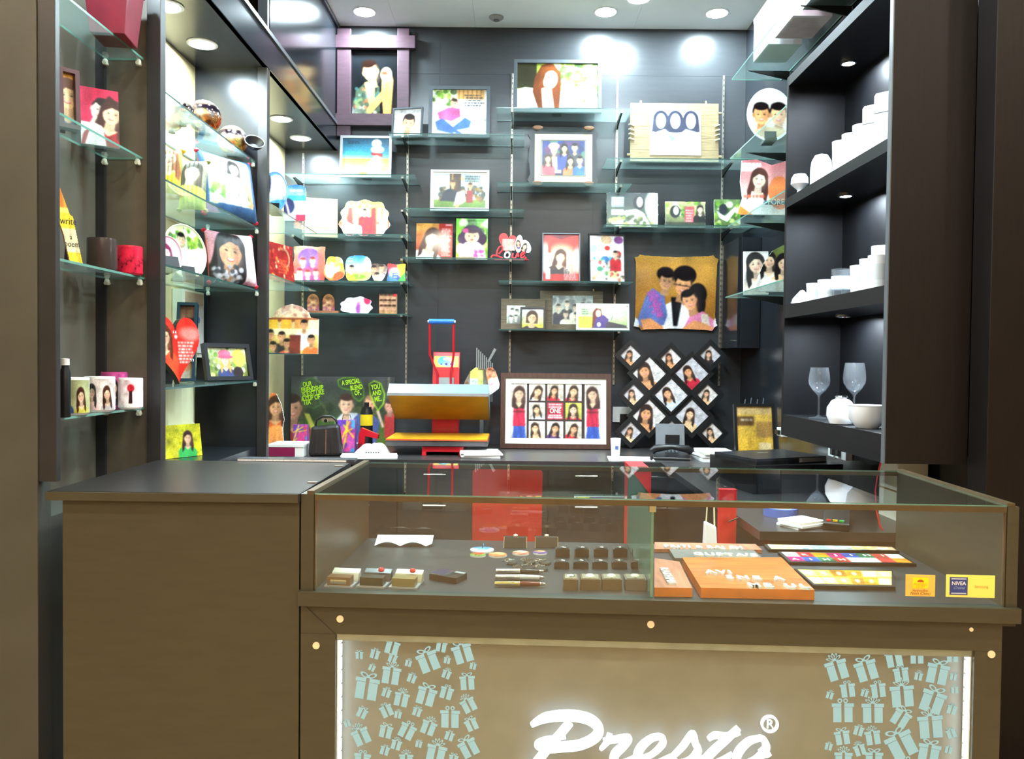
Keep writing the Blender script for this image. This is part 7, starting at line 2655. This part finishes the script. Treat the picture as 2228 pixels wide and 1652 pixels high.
def flat_plate(label, quad, pic, h=.014):
    pts = [S(u, v, z=ZI) for u, v in quad]
    for p in pts:
        p.y = max(min(p.y, DC - .025), .016)
    c = sum(pts, Vector()) / 4
    t = thing('photo_nameplate', label, 'name plate', MS @ Vector((c.x, c.y, ZI)), (0, 0, CR))
    grow = [((p.x - c.x) * 1.05, (p.y - c.y) * 1.16) for p in pts]
    MB().prism(grow, 0, h, 0, 'z').build('plank', M_DKBROWN, t, bevel=.001)
    img = paint(pic, 5.0, 30)
    fl, fr, br, bl = [Vector((p.x - c.x, p.y - c.y)) for p in pts]
    def fn(u, v):
        x = (1 - v) * ((1 - u) * bl.x + u * br.x) + v * ((1 - u) * fl.x + u * fr.x)
        y = (1 - v) * ((1 - u) * bl.y + u * br.y) + v * ((1 - u) * fl.y + u * fr.y)
        return x, y, h + .0008 + 0 * u
    grid('print', img, fn, GLAZE, t)
    return t


def pic_strip(c):
    A = c.A
    for k, col in enumerate([(240, 230, 160), (240, 210, 190), (160, 200, 226), (190, 220, 210), (230, 210, 130), (226, 180, 140)]):
        c.rect(A * k / 6, 0, A * (k + 1) / 6, 1, col)
    c.speck(0, 0, A, 1, [(255, 255, 250), (180, 150, 110), (120, 160, 190)], 40, .06, .16)


LET = [(255, 250, 245), (206, 60, 60), (240, 150, 40), (190, 50, 120), (60, 90, 180), (60, 120, 90), (180, 70, 60), (230, 230, 226)]
def pic_letters(c):
    A = c.A
    for r_ in range(2):
        for k in range(8):
            c.rect(A * k / 8, r_ * .5, A * (k + 1) / 8, r_ * .5 + .5, LET[(k + 3 * r_) % 8])


def pic_tiles(c):
    A = c.A
    c.grad((240, 190, 60), (236, 180, 70))
    for r_ in range(2):
        for k in range(6):
            col = [(250, 230, 170), (230, 170, 60), (244, 210, 120), (252, 240, 200), (206, 140, 60)][(k * 2 + r_ * 3) % 5]
            c.rect(A * (k + .03) / 6, r_ * .5 + .03, A * (k + .97) / 6, r_ * .5 + .47, col)
            c.ell(A * (k + .5) / 6, r_ * .5 + .25, .14, .12, (255, 246, 220))


flat_plate('narrow photo strip plate at the back right of the showcase', [(1678, 1201), (1950, 1204), (1930, 1191), (1666, 1188)], pic_strip, .008)
t = flat_plate('plate of bright coloured letter tiles in two rows', [(1722, 1228), (1985, 1232), (1955, 1213), (1700, 1208)], pic_letters, .008)
for r_, (wd_, v) in enumerate((('MR JIMI', 1214), ('AIHHMI', 1224))):
    for k, ch in enumerate(wd_):
        if ch == ' ':
            continue
        q = S(1716 + r_ * 14 + k * 34, v + k * .35, z=ZI)
        q2 = MSI @ t.location
        text(ch, .026, t, (q.x - q2.x, q.y - q2.y, .0095), M_WHITE, (0, 0, 0), bold=.001)
flat_plate('golden plate of square photo tiles right of the orange plaque', [(1772, 1280), (1940, 1283), (1940, 1252), (1735, 1248)], pic_tiles, .010)
t = inside('paper_slip', 'crumpled white sheet in place of a reflection at the back left of the showcase', 'paper', 880, 1185, .05)  # white sheet modelled in place of a pale reflection in the glass
def slipf(u, v):
    return (u - .5) * .17, (v - .5) * .06, .002 + .012 * np.abs(np.sin(u * 7)) * (1 - v) + .02 * v
grid('sheet', np.ones((10, 30, 3)) * .95, slipf, SATIN, t)

# ================================================================== BEHIND THE SHOWCASE
t = thing('red_chair', 'red plastic chair standing behind the showcase', 'chair', (-.02, 3.02, 0))
MB().prism([(-.13, .46), (.13, .46), (.132, .93), (.11, .95), (-.11, .95), (-.132, .93)], .0, .02).build('backrest', M_REDP, t, bevel=.004)
MB().box(-.18, .18, .021, .40, .42, .445).build('seat', M_REDP, t, bevel=.006)
for sx in (-1, 1):
    for yy in (.03, .36):
        MB().box(sx * .155 - .016, sx * .155 + .016, yy, yy + .032, 0, .4195).build('leg', M_REDP, t, bevel=.003)
q0 = S(1378, 1100, y=.0)
x0, x1 = U(1378, 1100, Y=2.9).x, U(1416, 1100, Y=2.9).x
t = thing('red_folder_box', 'narrow upright red box behind the showcase beside the glass partition', 'box', ((x0 + x1) / 2, 2.9, 0))
MB().box(-(x1 - x0) / 2, (x1 - x0) / 2, 0, .24, 0, .955).build('box', M_REDP, t, bevel=.003)
MB().box(-(x1 - x0) / 2 - .002, (x1 - x0) / 2 + .002, -.002, .242, .9555, .962).build('lid', M_REDP, t)
x0, x1 = U(1566, 1100, Y=2.85).x, U(1603, 1100, Y=2.85).x
t = thing('hook_stand', 'red display stand with chrome hooks behind the showcase', 'display stand', ((x0 + x1) / 2, 2.85, 0))
w_ = (x1 - x0)
MB().box(-w_ / 2, w_ / 2, 0, .03, .012, .90).build('panel', M_REDP, t, bevel=.002)
MB().box(-.13, .06, -.08, .12, 0, .0115).build('base', M_BLK, t)
for k, zz in enumerate((.86, .80, .70)):
    MB().tube([(0, 0, zz), (-.01, -.05, zz - .005), (.02, -.06, zz + .012)], .003, 8).build('hook', M_CHROME, t, smooth=True)
t = thing('carry_bag', 'white carry bag hanging beside the red display stand', 'bag', (x0 - .035, 2.84, .55))
MB().hexa([(-.03, -.02, 0), (.03, -.02, 0), (.03, .02, 0), (-.03, .02, 0), (-.022, -.012, .24), (.02, -.012, .22), (.02, .012, .22), (-.022, .012, .24)]).build('bag', M_PAPER, t, bevel=.006)
MB().tube([(-.015, 0, .23), (-.012, 0, .3), (.012, 0, .3), (.015, 0, .22)], .003, 6).build('handle', M_CREAM, t)
